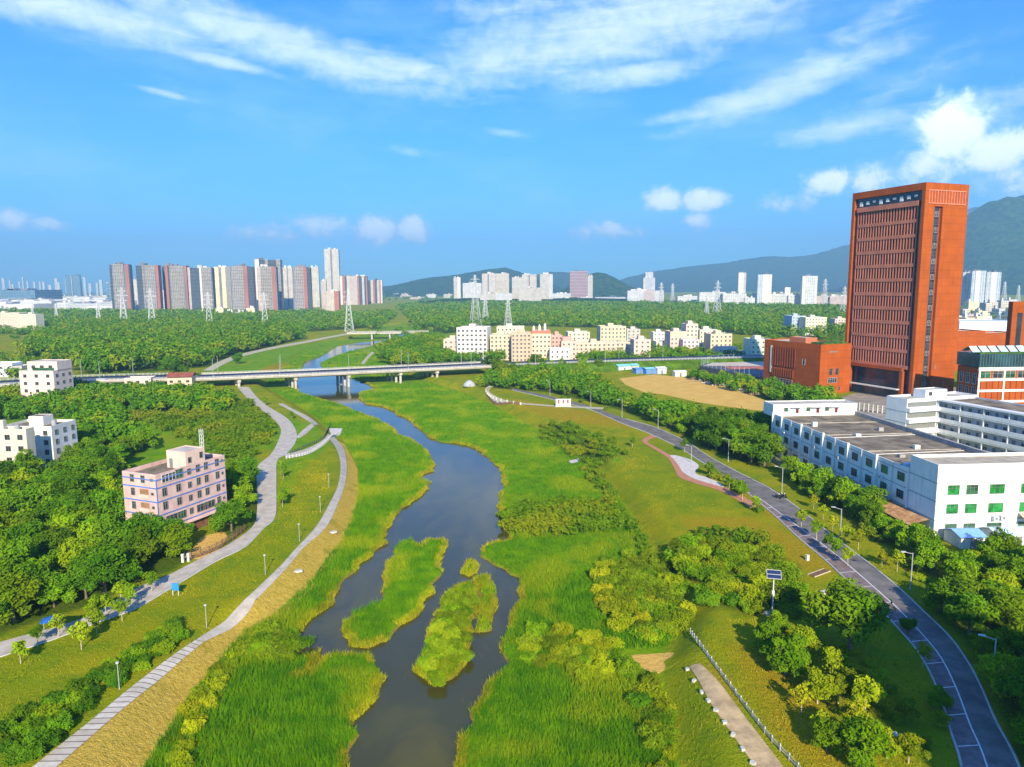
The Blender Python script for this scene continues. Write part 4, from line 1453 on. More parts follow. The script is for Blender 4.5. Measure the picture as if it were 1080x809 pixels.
# lean-to roof and little sheds at the factory foot
ln = empty("lean_to", (*(of_ + fv * 1.5 - fu * .05), 0), R(FANG), "rusty sheet lean-to roof along the factory side wall", "lean-to")
l1 = MB()
l1.poly([(-4.6, 0, 2.6), (-.05, 0, 3.6), (-.05, 16, 3.6), (-4.6, 16, 2.6)][::1])
l1.poly([(-4.6, 16, 2.5), (-.05, 16, 3.5), (-.05, 0, 3.5), (-4.6, 0, 2.5)])
for k in range(28):
    y_ = k * 16 / 28 + .2
    l1.beam((-4.6, y_, 2.63), (-.05, y_, 3.63), .10, .06)
l1.build("roof", rust_sheet, ln)
for y_ in (.4, 5.4, 10.6, 15.6):
    MB().box(-4.4, -4.2, y_, y_ + .2, 0, 2.5).build("post", frame_d, ln)
MB().box(-4.3, -4.2, .6, 15.6, 0, 1.1).build("low_wall", fac_w, ln)
gs = gable_shed("small shed with a bright blue roof at the foot of the factory front", 1013, 1038, 579, 2.5, 5, 4, cream_w, mat("bright_blue_sheet", (0.20, 0.42, 0.80), .12, .6, .45, .4), .7)
s2 = gable_shed("white and blue shed beside the factory front at the right edge", 1052, 1100, 577, 2.6, 4.5, 4, white_sheet, mat("pale_blue_sheet2", (0.55, 0.72, 0.84), .1, .6, .45, .4), .6)
MB().box(.5, 3.3, -.4, -.05, .4, 1.5).build("grey_board", mat("grey_board_metal", (0.30, 0.33, 0.38), .1), s2)
aw = empty("awning", (*(of_ + fu * 20.0), 0), R(FANG), "tan sloped awning jutting from the factory front at the right edge", "awning")
a1_ = MB()
a1_.poly([(-2.0, -2.6, 4.0), (6, -2.6, 4.0), (6, 0, 5.0), (-2.0, 0, 5.0)])
a1_.poly([(-2.0, 0, 4.9), (6, 0, 4.9), (6, -2.6, 3.9), (-2.0, -2.6, 3.9)])
a1_.build("cover", mat("tan_sheet", (0.50, 0.42, 0.30), .2), aw)
# boundary wall along the long side
ribbon_pts = [of_ - fu * 6.5 + fv * 0, of_ - fu * 6.2 + fv * 25, of_ - fu * 5.5 + fv * (FD1 * .6), of_ - fu * 4.2 + fv * FD1]
tag(ribbon("boundary_wall", ribbon_pts, .3, 2.0, conc_d), "low grey boundary wall between the factory side and the lane trees", "wall")

# gallery building behind the factory
GANG = 16.5
HG = 15.2
og = W(957, 421, HG)
gu = np.array([math.cos(R(GANG)), math.sin(R(GANG))])
gv = np.array([-gu[1], gu[0]])
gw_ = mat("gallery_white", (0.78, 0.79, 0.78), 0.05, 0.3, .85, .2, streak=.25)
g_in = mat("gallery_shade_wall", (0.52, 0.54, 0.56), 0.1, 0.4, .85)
gb = empty("dormitory", (og[0], og[1], 0), R(GANG), "white four storey dormitory with open galleries behind the factory", "dormitory")
gdp = float(along(og, gv, HG, 935.5))
w1 = float(along(og, gu, HG, 989)) - 1.0
footprint(og - gv * 58, GANG, w1 + 20, 58 + gdp, 1)
flat_block(gb, 0, w1 + 18, 0, gdp, -.5, HG, gw_, roof_lt, .7, "end_wall", "end_roof")
flat_block(gb, w1 - 2, w1 + 7, 2, gdp - 1.5, HG - .6, HG + 2.2, gw_, roof_lt, .3, "stair_house", "stair_house_roof")
window(gb, w1, 2, HG + .3, 0, 1.4, 1.3)
l2 = MB()
for z_ in (3.6, 7.2, 10.8):
    l2.box(-.06, 0, -.06, gdp, z_, z_ + .14)
l2.build("floor_band", fac_g, gb)
# wing that runs toward the viewer: its gallery side faces left
xg0 = w1 + 1.0
yl = -58.0
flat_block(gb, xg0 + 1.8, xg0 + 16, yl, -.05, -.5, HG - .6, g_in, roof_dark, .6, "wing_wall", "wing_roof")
for k in range(4):
    z_ = k * 3.65
    MB().box(xg0, xg0 + 1.79, yl, -.06, z_ + 3.25, z_ + 3.5).build("gallery_floor", gw_, gb)
    MB().box(xg0, xg0 + .18, yl, -.06, z_ + (.0 if k else -.4), z_ + 1.25).build("gallery_parapet", gw_, gb)
    MB().box(.02, xg0 - .02, -1.3, -.05, z_ + 0.05, z_ + 1.3).build("stair_parapet", gw_, gb)
    if k:
        MB().box(.3, xg0 - .3, -.045, -.003, z_ + 1.5, z_ + 3.1).build("gallery_shade_panel", frame_d, gb)  # dark panel on solid wall, shade of the open gallery put into its colour
    for j in range(19):
        y_ = yl + 1.8 + j * 3.0
        if j % 2 == 0:
            MB().box(xg0 + 1.72, xg0 + 1.8, y_, y_ + .95, z_ + .05, z_ + 2.2).build("door", frame_d, gb)
        else:
            window(gb, xg0 + 1.79, y_ + .5, z_ + .9, -PI / 2, 1.3, 1.2, frame_w, glass_d, 1, False, False)
for j in range(8):
    MB().box(xg0 + .02, xg0 + .32, yl + j * 8.2 + .1, yl + j * 8.2 + .4, 0, HG - 1.2).build("gallery_column", gw_, gb)
MB().box(xg0 - .3, xg0 + 2.2, yl, -.02, HG - 1.1, HG - .58).build("eaves_slab", gw_, gb)

# ------------------------------------------------------------------ red brick complex
def brick_mat(name, base, s=1.0):
    if name in MATS:
        return MATS[name]
    m = mat(name, base, 0.12, 0.15, 0.85, .15, streak=.22)
    t = NT(m.node_tree)
    b = m.node_tree.nodes['Principled BSDF']
    src = b.inputs['Base Color'].links[0].from_socket
    uv = t.n('ShaderNodeSeparateXYZ', {0: t.n('ShaderNodeTexCoord').outputs['UV']}).outputs
    ju = t.math('LESS_THAN', t.math('FRACT', t.math('DIVIDE', uv[0], 2.4)), 0.05)
    jv = t.math('LESS_THAN', t.math('FRACT', t.math('DIVIDE', uv[1], 3.42)), 0.07)
    cell = t.n('ShaderNodeTexWhiteNoise', {'Vector': t.n('ShaderNodeCombineXYZ', {0: t.math('FLOOR', t.math('DIVIDE', uv[0], 2.4)), 1: t.math('FLOOR', t.math('DIVIDE', uv[1], 3.42))}).outputs[0]}).outputs[0]
    c1 = t.mix(t.ramp(cell, 0, 1, 0, .22, False), src, tuple(x * .6 for x in base))
    t.put(b.inputs['Base Color'], t.mix(t.math('MULTIPLY', t.math('MAXIMUM', ju, jv), .45), c1, tuple(x * .45 for x in base)))
    return m


red_b = brick_mat("orange_brick", (0.41, 0.088, 0.009))
red_d = brick_mat("deep_red_brick", (0.31, 0.068, 0.014))
fin_m = mat("terracotta_fins", (0.52, 0.19, 0.115), 0.15, 0.2, .8, .15)
tw_glass = mat("tower_glass", (0.022, 0.035, 0.05), 0.5, 0.15, 0.15, .6)
TANG = 20.5
HT = 96.0
ot = W(977, 192, HT)
tu = np.array([math.cos(R(TANG)), math.sin(R(TANG))])
tv = np.array([-tu[1], tu[0]])
TWW = float(along(ot, tu, HT, 1022.5))
TD = float(along(ot, tv, HT, 899.5))
tw = empty("office_tower", (ot[0], ot[1], 0), R(TANG), "tall orange red brick office tower with a fin lattice on its left face", "office tower")
footprint(ot, TANG, TWW, TD, 4)
# body: front and back slabs, top frame; the left face is recessed glass behind a lattice
s_ = 1.6
slab_f, slab_b = 1.7, 1.5
bd = MB()
bd.box(0, 6.0, 0, slab_f, -1, HT)                      # front slab, left of the stair slot
bd.box(11.0, TWW, 0, slab_f, -1, HT)                    # right of the slot
bd.box(6.0, 11.0, 0, slab_f, HT - 10, HT)
bd.box(6.0, 11.0, 1.2, slab_f + 1, -1, HT - 10)
bd.box(0, TWW, TD - slab_b, TD, -1, HT)
bd.box(1.6, TWW, slab_f, TD - slab_b, HT - 3.0, HT)
bd.box(0, 1.6, slab_f, TD - slab_b, HT - 3.0, HT)
bd.box(TWW - 1.2, TWW, slab_f, TD - slab_b, -1, HT - 3.0)
bd.build("wall", red_b, tw)
MB().box(1.3, TWW - 1.3, slab_f + .01, TD - slab_b - .01, -1, HT - 3.1).build("glass_wall", tw_glass, tw)
ltm = MB()
y0_, y1_ = slab_f + 2.2, TD - slab_b - 2.0
z0_, z1_ = 15.5, HT - 9.5
ltm.box(.15, 1.0, y0_ - .5, y1_ + .5, z1_, z1_ + 2.2)
ltm.box(.15, 1.0, y0_ - .5, y1_ + .5, z0_ - 1.6, z0_)
nlev = 11
lh = (z1_ - z0_) / nlev
for k in range(1, nlev):
    ltm.box(.58, .98, y0_, y1_, z0_ + k * lh - .75, z0_ + k * lh + .75)
nf_ = 21
for j in range(nf_ + 1):
    y_ = y0_ + (y1_ - y0_) * j / nf_
    ltm.box(.66, .99, y_ - .24, y_ + .24, z0_, z1_)
ltm.build("fin_lattice", fin_m, tw)
# entrance at the foot of the left face
en = MB().box(-.9, .4, slab_f + 3.5, TD - slab_b - 2.5, 13.0, 14.4)
en.box(-.9, .4, slab_f + 3.0, slab_f + 4.6, -1, 13.0)
en.box(-.9, .4, TD - slab_b - 4.0, TD - slab_b - 2.5, -1, 13.0)
en.build("entrance_frame", red_b, tw)
MB().box(-3.0, -.92, slab_f + 4, TD - slab_b - 4.2, 4.4, 4.9).build("entrance_canopy", rail_m, tw)
MB().box(7.2, 10.2, 1.05, 1.197, 1.0, HT - 10.2).build("slot_backing", tw_glass, tw)
for k in range(24):
    z_ = 3.0 + k * 3.42
    window(tw, 8.7, 1.05, z_, 0, 2.0, 2.2, frame_w if k % 2 else frame_d, tw_glass, 1, False)
ca = MB()
for k in range(14):
    x_ = 2.2 + k * (TWW - 4.4) / 13
    ca.box(x_ - .16, x_ + .16, -.30, 0, HT - 8.6, HT - 3.4)
ca.box(1.8, TWW - 1.8, -.32, 0, HT - 3.4, HT - 3.0)
ca.box(1.8, TWW - 1.8, -.32, 0, HT - 9.0, HT - 8.6)
ca.build("crown_louvres", mat("faded_red_louvre", (0.62, 0.22, 0.14), .15, .5, .8), tw)
MB().box(TWW * .5, TWW * .52, -.05, 0, 14, 16).box(TWW * .72, TWW * .74, -.05, 0, 6, 8).build("wall_vent", frame_d, tw)
rb = MB()
for k in range(9):
    y_ = slab_f + 3 + k * (TD - 10) / 8
    rb.box(1.0, 1.28, y_, y_ + 1.6, HT - 5.5 - (k % 3) * .6, HT - 4.6)
rb.build("roof_gear", white_sheet, tw)

# lower red hall left of the tower
HLO = 24.0
oh = W(866, 363.5, HLO)
HD = float(along(oh, tv, HLO, 806.5))
HWD = float(along(oh, tu, HLO, 893.5))
ha = empty("brick_hall", (oh[0], oh[1], 0), R(TANG), "low orange red brick hall with slot windows, left of the tower", "hall")
footprint(oh, TANG, HWD, HD, 3)
flat_block(ha, 0, HWD + 3, 0, HD, -1, HLO, red_b, mat("pale_gravel_roof", (0.60, 0.50, 0.38), .15, .4, .9), .6)
fl = MB()
for k in range(10):
    y_ = HD * .42 + k * HD * .40 / 9
    fl.box(-.45, 0, y_ - .35, y_ + .35, HLO * .46, HLO * .86)
for k in range(10):
    y_ = HD * .45 + k * HD * .37 / 9
    fl.box(-.40, 0, y_ - .28, y_ + .28, HLO * .24, HLO * .42)
fl.build("slot_fins", red_d, ha)
MB().box(-.06, 0, HD * .40, HD * .84, HLO * .45, HLO * .87).build("slot_backing", mat("slot_shade", (0.12, 0.03, 0.015), .3), ha)  # dark red backing paints the shade between the fins
MB().box(-.30, 0, HD * .845, HD * .87, HLO * .30, HLO * .88).build("white_pilaster", cream_w, ha)
window(ha, 0, HD * .62, 1.5, -PI / 2, 13, 3.2, frame_w, glass_d, 5, False)
window(ha, 0, HD * .27, HLO * .55, -PI / 2, 1.8, 3.0, frame_w, glass_d, 0, False)
for xq, z_, ww, hh in ((HWD * .42, 9.0, 2.0, 3.2), (HWD * .66, 9.0, 2.0, 3.2), (HWD * .40, 1.2, 2.2, 1.6), (HWD * .78, 1.2, 1.0, 2.0)):
    window(ha, xq, 0, z_, 0, ww, hh, frame_d, glass_d, 1, False)
window(ha, HWD * .5, 0, 5.2, 0, 5.6, 2.6, frame_w, glass_d, 3, False)
MB().box(HWD * .32, HWD * .66, -.04, 0, HLO - 4, HLO - 3.4).build("wall_slot", frame_d, ha)
flat_block(ha, HWD * .10, HWD * .55, HD * .30, HD * .58, HLO - .55, HLO + 2.4, mat("pale_orange_brick", (0.48, 0.16, 0.075), .1, .3, .85), roof_lt, .3, "roof_house", "roof_house_top")
MB().box(HWD * .2, HWD + 1.5, 1.5, HD * .25, HLO - .52, HLO + .5).build("roof_garden", mat("roof_grass", (0.05, 0.12, 0.01), .4, .8, .95), ha)

# red, white and glass block at the right edge
HR = 24.6
orr = W(1034, 373.5, HR) * 1.0
BV = np.array([-math.sin(R(4)), math.cos(R(4))])
BD_ = float(along(orr, BV, HR, 1011.5))
rbk = empty("brick_block", (orr[0], orr[1], 0), R(4), "red brick block with white bands under a dark glass top storey, at right edge", "office block")
footprint(orr, 4, 32, BD_, 3)
MB().box(0, 32, 0, BD_, -1, 19.0).build("wall", red_b, rbk)
wb = MB()
for z_ in (5.0, 9.4, 13.8):
    wb.box(-.25, 32, -.3, -.0, z_, z_ + .9)
wb.box(-.25, 32, -.3, 0, 18.0, 19.3)
for k in range(5):
    wb.box(10.5 * k - .2, 10.5 * k + .5, -.33, -.302, 4, 19.2)
wb.build("white_band", fac_w, rbk)
rbp = MB()
for k in range(13):
    for z_ in (5.9, 10.3):
        rbp.box(1.0 + k * 2.5, 1.3 + k * 2.5, -.18, 0, z_, z_ + 3.4)
rbp.build("brick_fins", red_d, rbk)
for k in range(6):
    window(rbk, 2.8 + k * 5.2, 0, 14.9, 0, 4.2, 2.8, frame_w, glass_g2 if k % 2 == 0 else glass_d, 1, False)
for k in range(3):
    for z_ in (1.6, 7.0, 12.4):
        window(rbk, 0, BD_ * (k + .6) / 3.3, z_, -PI / 2, BD_ * .17, 4.2, frame_w, glass_d, 1, True)
MB().box(-.4, 32.4, -.4, BD_ + .4, 19.3, HR).build("glass_storey", mat("blue_green_glass", (0.02, 0.065, 0.085), .4, .2, .12, .6), rbk)
gl_ = MB()
for k in range(28):
    gl_.box(k * 1.2, k * 1.2 + .10, -.5, -.402, 19.3, HR)
gl_.build("mullions", frame_d, rbk)
MB().box(0, 32, 0, 4, HR + .003, HR + .4).build("roof_garden", MATS["roof_grass"], rbk)
gr = MB()
for k in range(8):
    x_ = k * 4.0 + .3
    gr.poly([(x_, BD_ * .35, HR + .1), (x_ + 3.3, BD_ * .35, HR + .1), (x_ + 3.3, BD_ * .6, HR + 2.6), (x_, BD_ * .6, HR + 2.6)])
    gr.poly([(x_, BD_ * .6, HR + 2.6), (x_ + 3.3, BD_ * .6, HR + 2.6), (x_ + 3.3, BD_ * .95, HR + .3), (x_, BD_ * .95, HR + .3)])
gr.build("glass_roof", mat("pale_glass_roof", (0.50, 0.62, 0.60), .25, .5, .3, .5), rbk)
for lab, xa, xb, yt, D_, dd in (("flat red brick hall roofline behind the annex, right of the tower", 1004, 1036, 349, 430, 20), ("wider red brick hall behind the glass roofed annex", 1036, 1072, 351, 450, 20)):
    block(lab, "hall", xa, xb, yt, 0, 8, dd, red_b, MATS["pale_gravel_roof"], 6, 8, None, (1.5, 2.0), "brick_hall", dist=D_, house=False, wins=False)
o, pa, w_, d_, hh = block("red brick stair tower with a dark slot, at the right edge behind the glass roofs", "tower", 1070, 1092, 318.5, 0, -24, 9, red_b, roof_lt, 6, 20, None, (1.5, 2.0), "brick_tower", dist=330, house=False, wins=False)
MB().box(w_ * .18, w_ * .34, -.12, 0, 4, hh - 5).build("window_slot", tw_glass, o)
block("long pale roofed shed with a white rim behind the red halls", "shed", 1015, 1075, 338.5, 0, 4, 30, white_sheet, mat("blue_grey_roof", (0.45, 0.55, 0.65), .1, .1, .6), 6, 14, None, (4, 1.5), "industrial_shed", dist=520, house=False, wins=False)

tag(MB().prism([tuple(W(x, y, 0)) for x, y in [(880, 421), (905, 414), (1010, 409), (1010, 455), (908, 446)]], -.5, .06).build("yard_pavement", mat("yard_concrete", (0.30, 0.27, 0.22), .25, .15, .9)), kind='structure')
EXCL.append((wpoly([(880, 421), (905, 414), (1010, 409), (1010, 455), (908, 446)]), .5))
yf = empty("yard_railing", (0, 0, 0), 0, "pale railing with posts in the yard between factory penthouse and white dormitory", "railing")
yp = [np.array(W(x, y, 0)) for x, y in ((906, 433), (935, 437))]
yr = MB()
for k in range(7):
    q = yp[0] + (yp[1] - yp[0]) * k / 6
    yr.box(q[0] - .25, q[0] + .25, q[1] - .25, q[1] + .25, 0, 3.4)
for z_ in (1.0, 2.0, 3.0):
    yr.beam((*yp[0], z_), (*yp[1], z_), .22)
yr.build("rails", conc, yf)
# sports court on a dark terrace beside the hall
def px_prism(name, pts, zt, zb, m, parent=None):
    return MB().prism([tuple(W(x, y, zt)) for x, y in pts], zb, zt).build(name, m, parent)


ct = empty("sports_court", (0, 0, 0), 0, "walled terrace with a red and blue sports court behind tall mesh fences", "sports court")
cpts = [(738, 386), (752, 381), (800, 378.6), (850, 379.5), (850, 399), (806, 398.5), (770, 392)]
px_prism("terrace", cpts, 3.0, -1, mat("dark_terrace_wall", (0.10, 0.10, 0.12), .2, .5, .8), ct)
px_prism("paving", [(742, 385.6), (754, 381.6), (800, 379.2), (848, 380), (848, 386.5), (770, 386)], 3.02, 3.0, mat("beige_court_paving", (0.62, 0.50, 0.38), .1, .3, .9), ct)
px_prism("red_court", [(763, 386.6), (848, 387), (848, 392.5), (806, 391.4), (770, 389)], 3.03, 3.0, mat("red_court_paint", (0.55, 0.16, 0.10), .1, .3, .9), ct)
px_prism("blue_court", [(776, 389.6), (806, 392), (848, 393), (848, 398), (806, 397), (786, 393)], 3.035, 3.0, mat("blue_court_paint", (0.15, 0.16, 0.22), .15, .3, .9), ct)
fm_ = MB()
cw = [W(x, y, 3.0) for x, y in cpts]
for i in (0, 1, 5, 6):
    a_, b_ = cw[i], cw[(i + 1) % 7]
    n_ = max(2, int(np.linalg.norm(b_ - a_) / 4))
    for k in range(n_ + 1):
        p = a_ + (b_ - a_) * k / n_
        fm_.beam((p[0], p[1], 3), (p[0], p[1], 7), .12)
    for z_ in (4.2, 5.6, 7.0):
        fm_.beam((*a_, z_), (*b_, z_), .06)
fm_.build("fence", mat("fence_green_grey", (0.40, 0.52, 0.50), .1, 1, .6), ct)
EXCL.append((np.array(cw), 2))

# sheds, heaps and vans round the sand field
gable_shed("white hut with a teal sheet roof at the left end of the sand field", 652.5, 666, 391.5, 3.0, 7, 18, white_sheet, teal_sheet, .9, name="hut", cat="hut")
gable_shed("light hut with a teal roof beside the white hut at the sand field", 667, 674, 391, 3.2, 7, 18, mint_w, teal_sheet, .9, name="hut", cat="hut")
gable_shed("small blue walled cabin in the middle of the hut row", 671, 680.5, 394.3, 3.0, 5, 18, mat("blue_cabin_wall", (0.12, 0.26, 0.60), .15, .5, .6), blue_sheet, .5, name="cabin", cat="cabin")
gable_shed("blue fronted long cabin with a grey roof near the sand field", 681.5, 693, 394.8, 3.2, 6, 18, MATS["blue_cabin_wall"], teal_sheet, .6, name="cabin", cat="cabin")
gable_shed("grey white long cabin at the right end of the hut row", 693.5, 703, 394.6, 3.4, 6, 18, mat("grey_white_sheet", (0.55, 0.58, 0.62), .1, .5, .6), white_sheet, .7, name="cabin", cat="cabin")
gable_shed("small pale hut standing apart at the field's upper edge", 712, 724, 397.4, 2.8, 5, 8, mat("warm_white_sheet", (0.74, 0.68, 0.60), .1, .5, .6), white_sheet, .6, name="hut", cat="hut")


# ------------------------------------------------------------------ village in the middle distance
wk = dict(cat="apartment house", fm=frame_w)
block("white apartment house with open bays, leftmost of the village", x0=482, x1=514, ytop=345.5, ybase=380, ang=-6, depth=22, wallm=cream_w, storey=3.1, bay=3.2, side='left', win=(1.7, 1.5), **wk)
block("low pink house at the left end of the village, behind the white apartment house", x0=468, x1=484, ytop=357.5, ybase=378, ang=-4, depth=12, wallm=MATS["pale_pink_plaster"], storey=3.1, bay=3.4, **wk)
block("yellow apartment house with a shaded left wall, right of the white one", x0=517, x1=539, ytop=353, ybase=380, ang=-4, depth=16, wallm=yellow_w, storey=3.0, bay=3.2, **wk)
block("tall cream apartment house showing above the yellow and orange ones", x0=524, x1=553, ytop=344.5, ybase=371, ang=-2, depth=14, wallm=cream, storey=3.1, bay=3.4, **wk)
block("orange tan apartment house in the middle of the village front", x0=539.5, x1=560, ytop=351, ybase=382, ang=-2, depth=14, wallm=tan_w, storey=3.0, bay=2.9, **wk)
o, pa, w_, d_, hh = block("cream apartment house with a red roof storey and small white turrets", x0=560.5, x1=581, ytop=352, ybase=382, ang=-2, depth=15, wallm=mat("peach_plaster", (0.76, 0.58, 0.40), .08, .4, .9), storey=3.0, bay=2.9, house=False, **wk)
flat_block(o, .2, w_ - .2, .2, d_ - .2, hh - .7, hh + 2.2, mat("red_top_plaster", (0.56, 0.19, 0.11), .12, .5, .9), roof_lt, .3, "roof_storey", "upper_roof")
for k, s in enumerate((.12, .42, .70)):
    MB().tube([(w_ * s, d_ * .4, hh + 2), (w_ * s, d_ * .4, hh + 4.2 + k * .8), (w_ * s, d_ * .4, hh + 5.4 + k * .8)], [.9, .9, .2], 10).build("turret", cream_w, o)
block("rose red apartment house beside the turreted one", x0=581.5, x1=593, ytop=353.5, ybase=380, ang=0, depth=12, wallm=rose_w, storey=3.0, bay=3.0, **wk)
o, pa, w_, d_, hh = block("white and pink house with a dark red terrace roof, right of the rose one", x0=592, x1=608, ytop=359.5, ybase=381, ang=2, depth=12, wallm=MATS["pale_pink_plaster"], roofm=red_roof, storey=3.1, bay=3.2, house=False, **wk)
MB().box(w_ * .1, w_ * .7, 2, d_ - 2, hh - .7, hh + 2.6).build("roof_storey", rose_w, o)
block("low white house in front of the rose apartment house", x0=580, x1=601, ytop=367.5, ybase=384, ang=2, depth=8, wallm=cream_w, storey=3.0, bay=3.4, house=False, **wk)
block("long grey tan apartment row in the middle of the village", x0=601, x1=668, ytop=361, ybase=379, ang=8, depth=13, wallm=mat("grey_tan_plaster", (0.60, 0.50, 0.36), .1, .3, .9), storey=3.0, bay=3.3, ledge=cream_w, **wk)
block("cream house with a flat roof, rising behind the long grey tan row", x0=599, x1=622, ytop=350, ybase=371, ang=4, depth=13, wallm=cream, storey=3.1, bay=3.4, **wk)
block("tall yellow house rising behind the right half of the long row", x0=633, x1=660, ytop=344, ybase=370, ang=4, depth=15, wallm=yellow_w, storey=3.1, bay=3.2, **wk)
block("pinkish white house at the right end of the long row, before its trees", x0=668.5, x1=686, ytop=358, ybase=381, ang=4, depth=12, wallm=MATS["pale_pink_plaster"], storey=3.1, bay=3.4, side='left', **wk)
block("small grey house far behind the pinkish white house", x0=661, x1=675, ytop=347, ybase=362, ang=4, depth=10, wallm=grey_w, storey=3.1, bay=3.8, **wk)
block("small grey white house behind the trees, between long row and pink houses", x0=689, x1=701, ytop=350, ybase=363, ang=4, depth=10, wallm=cream_w, storey=3.1, bay=3.8, **wk)
block("low cream house right of the pinkish white house", x0=692, x1=707, ytop=360, ybase=372, ang=4, depth=10, wallm=cream, storey=3.1, bay=3.8, house=False, **wk)
o, pa, w_, d_, hh = block("yellow topped pink house, leftmost of the right village cluster", x0=706.5, x1=723, ytop=349.5, ybase=374, ang=6, depth=14, wallm=MATS["pale_pink_plaster"], storey=3.1, bay=3.2, **wk)
MB().box(-.05, w_ + .05, -.08, 0, hh - 4, hh - .2).build("yellow_storey_band", yellow_w, o)
block("slim tall beige house, highest of the right village cluster", x0=723, x1=735.5, ytop=341.5, ybase=373, ang=6, depth=13, wallm=mat("beige_plaster", (0.70, 0.56, 0.44), .1, .4, .9), storey=3.1, bay=3.2, **wk)
block("low pale pink house at the foot of the slim beige one", x0=720, x1=737, ytop=358, ybase=375, ang=6, depth=7, wallm=mat("faded_pink_plaster", (0.74, 0.56, 0.54), .1, .4, .9), storey=3.1, bay=3.3, house=False, **wk)
block("cream house with shaded bays right of the slim beige one", x0=737.5, x1=756, ytop=347.5, ybase=371, ang=6, depth=14, wallm=mat("light_cream_plaster", (0.76, 0.70, 0.50), .1, .4, .9), storey=3.1, bay=3.2, side='left', **wk)
block("yellow house with two roof huts, right part of the village cluster", x0=749, x1=771.5, ytop=352, ybase=375, ang=6, depth=14, wallm=yellow_w, storey=3.1, bay=3.2, **wk)
block("low pale pink house in front of the yellow house, beside the court", x0=757, x1=777, ytop=366, ybase=378, ang=6, depth=9, wallm=MATS["faded_pink_plaster"], storey=3.1, bay=3.4, house=False, **wk)
block("pale green white house close behind the left end of the brick hall", x0=791.5, x1=812, ytop=357.5, ybase=379, ang=4, depth=14, wallm=mint_w, storey=3.1, bay=3.2, **wk)
block("small white house with a rusty roof beside the court", x0=777, x1=790, ytop=371, ybase=379, ang=4, depth=9, wallm=cream_w, roofm=rust_sheet, storey=3.1, bay=3.4, house=False, **wk)
block("shaded left part of the cream house left of the tower, its shade painted grey", x0=834.5, x1=849, ytop=333, ybase=353, ang=4, depth=20, wallm=MATS["bluish_plaster"], storey=3.1, bay=3.4, **wk)  # bluish plaster carries the shade on the cream house's left side
block("cream house alone in the woods just left of the tower", x0=849, x1=871, ytop=334.5, ybase=354, ang=4, depth=14, wallm=MATS["light_cream_plaster"], storey=3.1, bay=3.4, **wk)
block("small white house by the tower's left edge in the woods", x0=880, x1=895, ytop=336, ybase=350, ang=4, depth=12, wallm=MATS["pale_pink_plaster"], storey=3.1, bay=3.6, **wk)
block("cream apartment house in trees at far left, left one of a pair", x0=-12, x1=22, ytop=330, ybase=350, ang=-5, depth=14, wallm=cream, storey=3.1, bay=3.4, **wk)
block("cream apartment house in trees at far left, right one of a pair", x0=22, x1=39, ytop=331.5, ybase=350.5, ang=-5, depth=14, wallm=MATS["light_cream_plaster"], storey=3.1, bay=3.4, **wk)
block("blue white workshop among trees at the left edge", x0=-10, x1=14, ytop=383, ybase=398, ang=2, depth=10, wallm=white_sheet, roofm=MATS["pale_blue_sheet"], storey=3.5, bay=5, house=False, cat="workshop", name="workshop")
block("grey workshop among trees beside the blue white one at the left edge", x0=14, x1=24, ytop=386, ybase=398, ang=2, depth=10, wallm=grey_w, roofm=white_sheet, storey=3.5, bay=5, house=False, cat="workshop", name="workshop")

# ------------------------------------------------------------------ high-rises
f_grey = facade("grey_highrise_facade", (0.31, 0.285, 0.265), (0.05, 0.065, 0.085), 3.6, 3.0, .6, .6, .18, (0.50, 0.47, 0.43))
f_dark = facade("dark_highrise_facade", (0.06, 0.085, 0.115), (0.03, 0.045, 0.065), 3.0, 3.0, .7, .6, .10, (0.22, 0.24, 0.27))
f_white = facade("white_highrise_facade", (0.56, 0.52, 0.45), (0.18, 0.18, 0.19), 3.4, 3.0, .5, .5)
f_cream = facade("cream_highrise_facade", (0.80, 0.66, 0.42), (0.30, 0.25, 0.18), 3.4, 3.0, .34, .5)
f_pink = facade("pink_white_facade", (0.55, 0.46, 0.42), (0.15, 0.17, 0.20), 3.2, 3.0, .5, .5)
f_maroon = facade("maroon_banded_facade", (0.32, 0.15, 0.16), (0.12, 0.09, 0.12), 4, 6.0, .8, .42, .28, (0.52, 0.46, 0.46))
f_off = facade("white_office_facade", (0.64, 0.64, 0.62), (0.20, 0.24, 0.30), 5.0, 4.0, .72, .45)
f_strip = facade("striped_office_facade", (0.52, 0.57, 0.63), (0.16, 0.22, 0.30), 4.4, 3.2, .5, .6)
f_haze = facade("distant_facade", (0.52, 0.53, 0.54), (0.22, 0.26, 0.32), 5, 3.5, .6, .5)
f_teal = facade("teal_glass_facade", (0.16, 0.26, 0.34), (0.05, 0.12, 0.19), 9, 9, .7, .7)
r_strip = mat("red_wall_strip", (0.36, 0.15, 0.115), 0.12, 0.02, .8)
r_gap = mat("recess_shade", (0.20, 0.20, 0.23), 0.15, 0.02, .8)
wht_m = mat("white_trim", (0.64, 0.62, 0.58), 0.06, 0.02, .8)


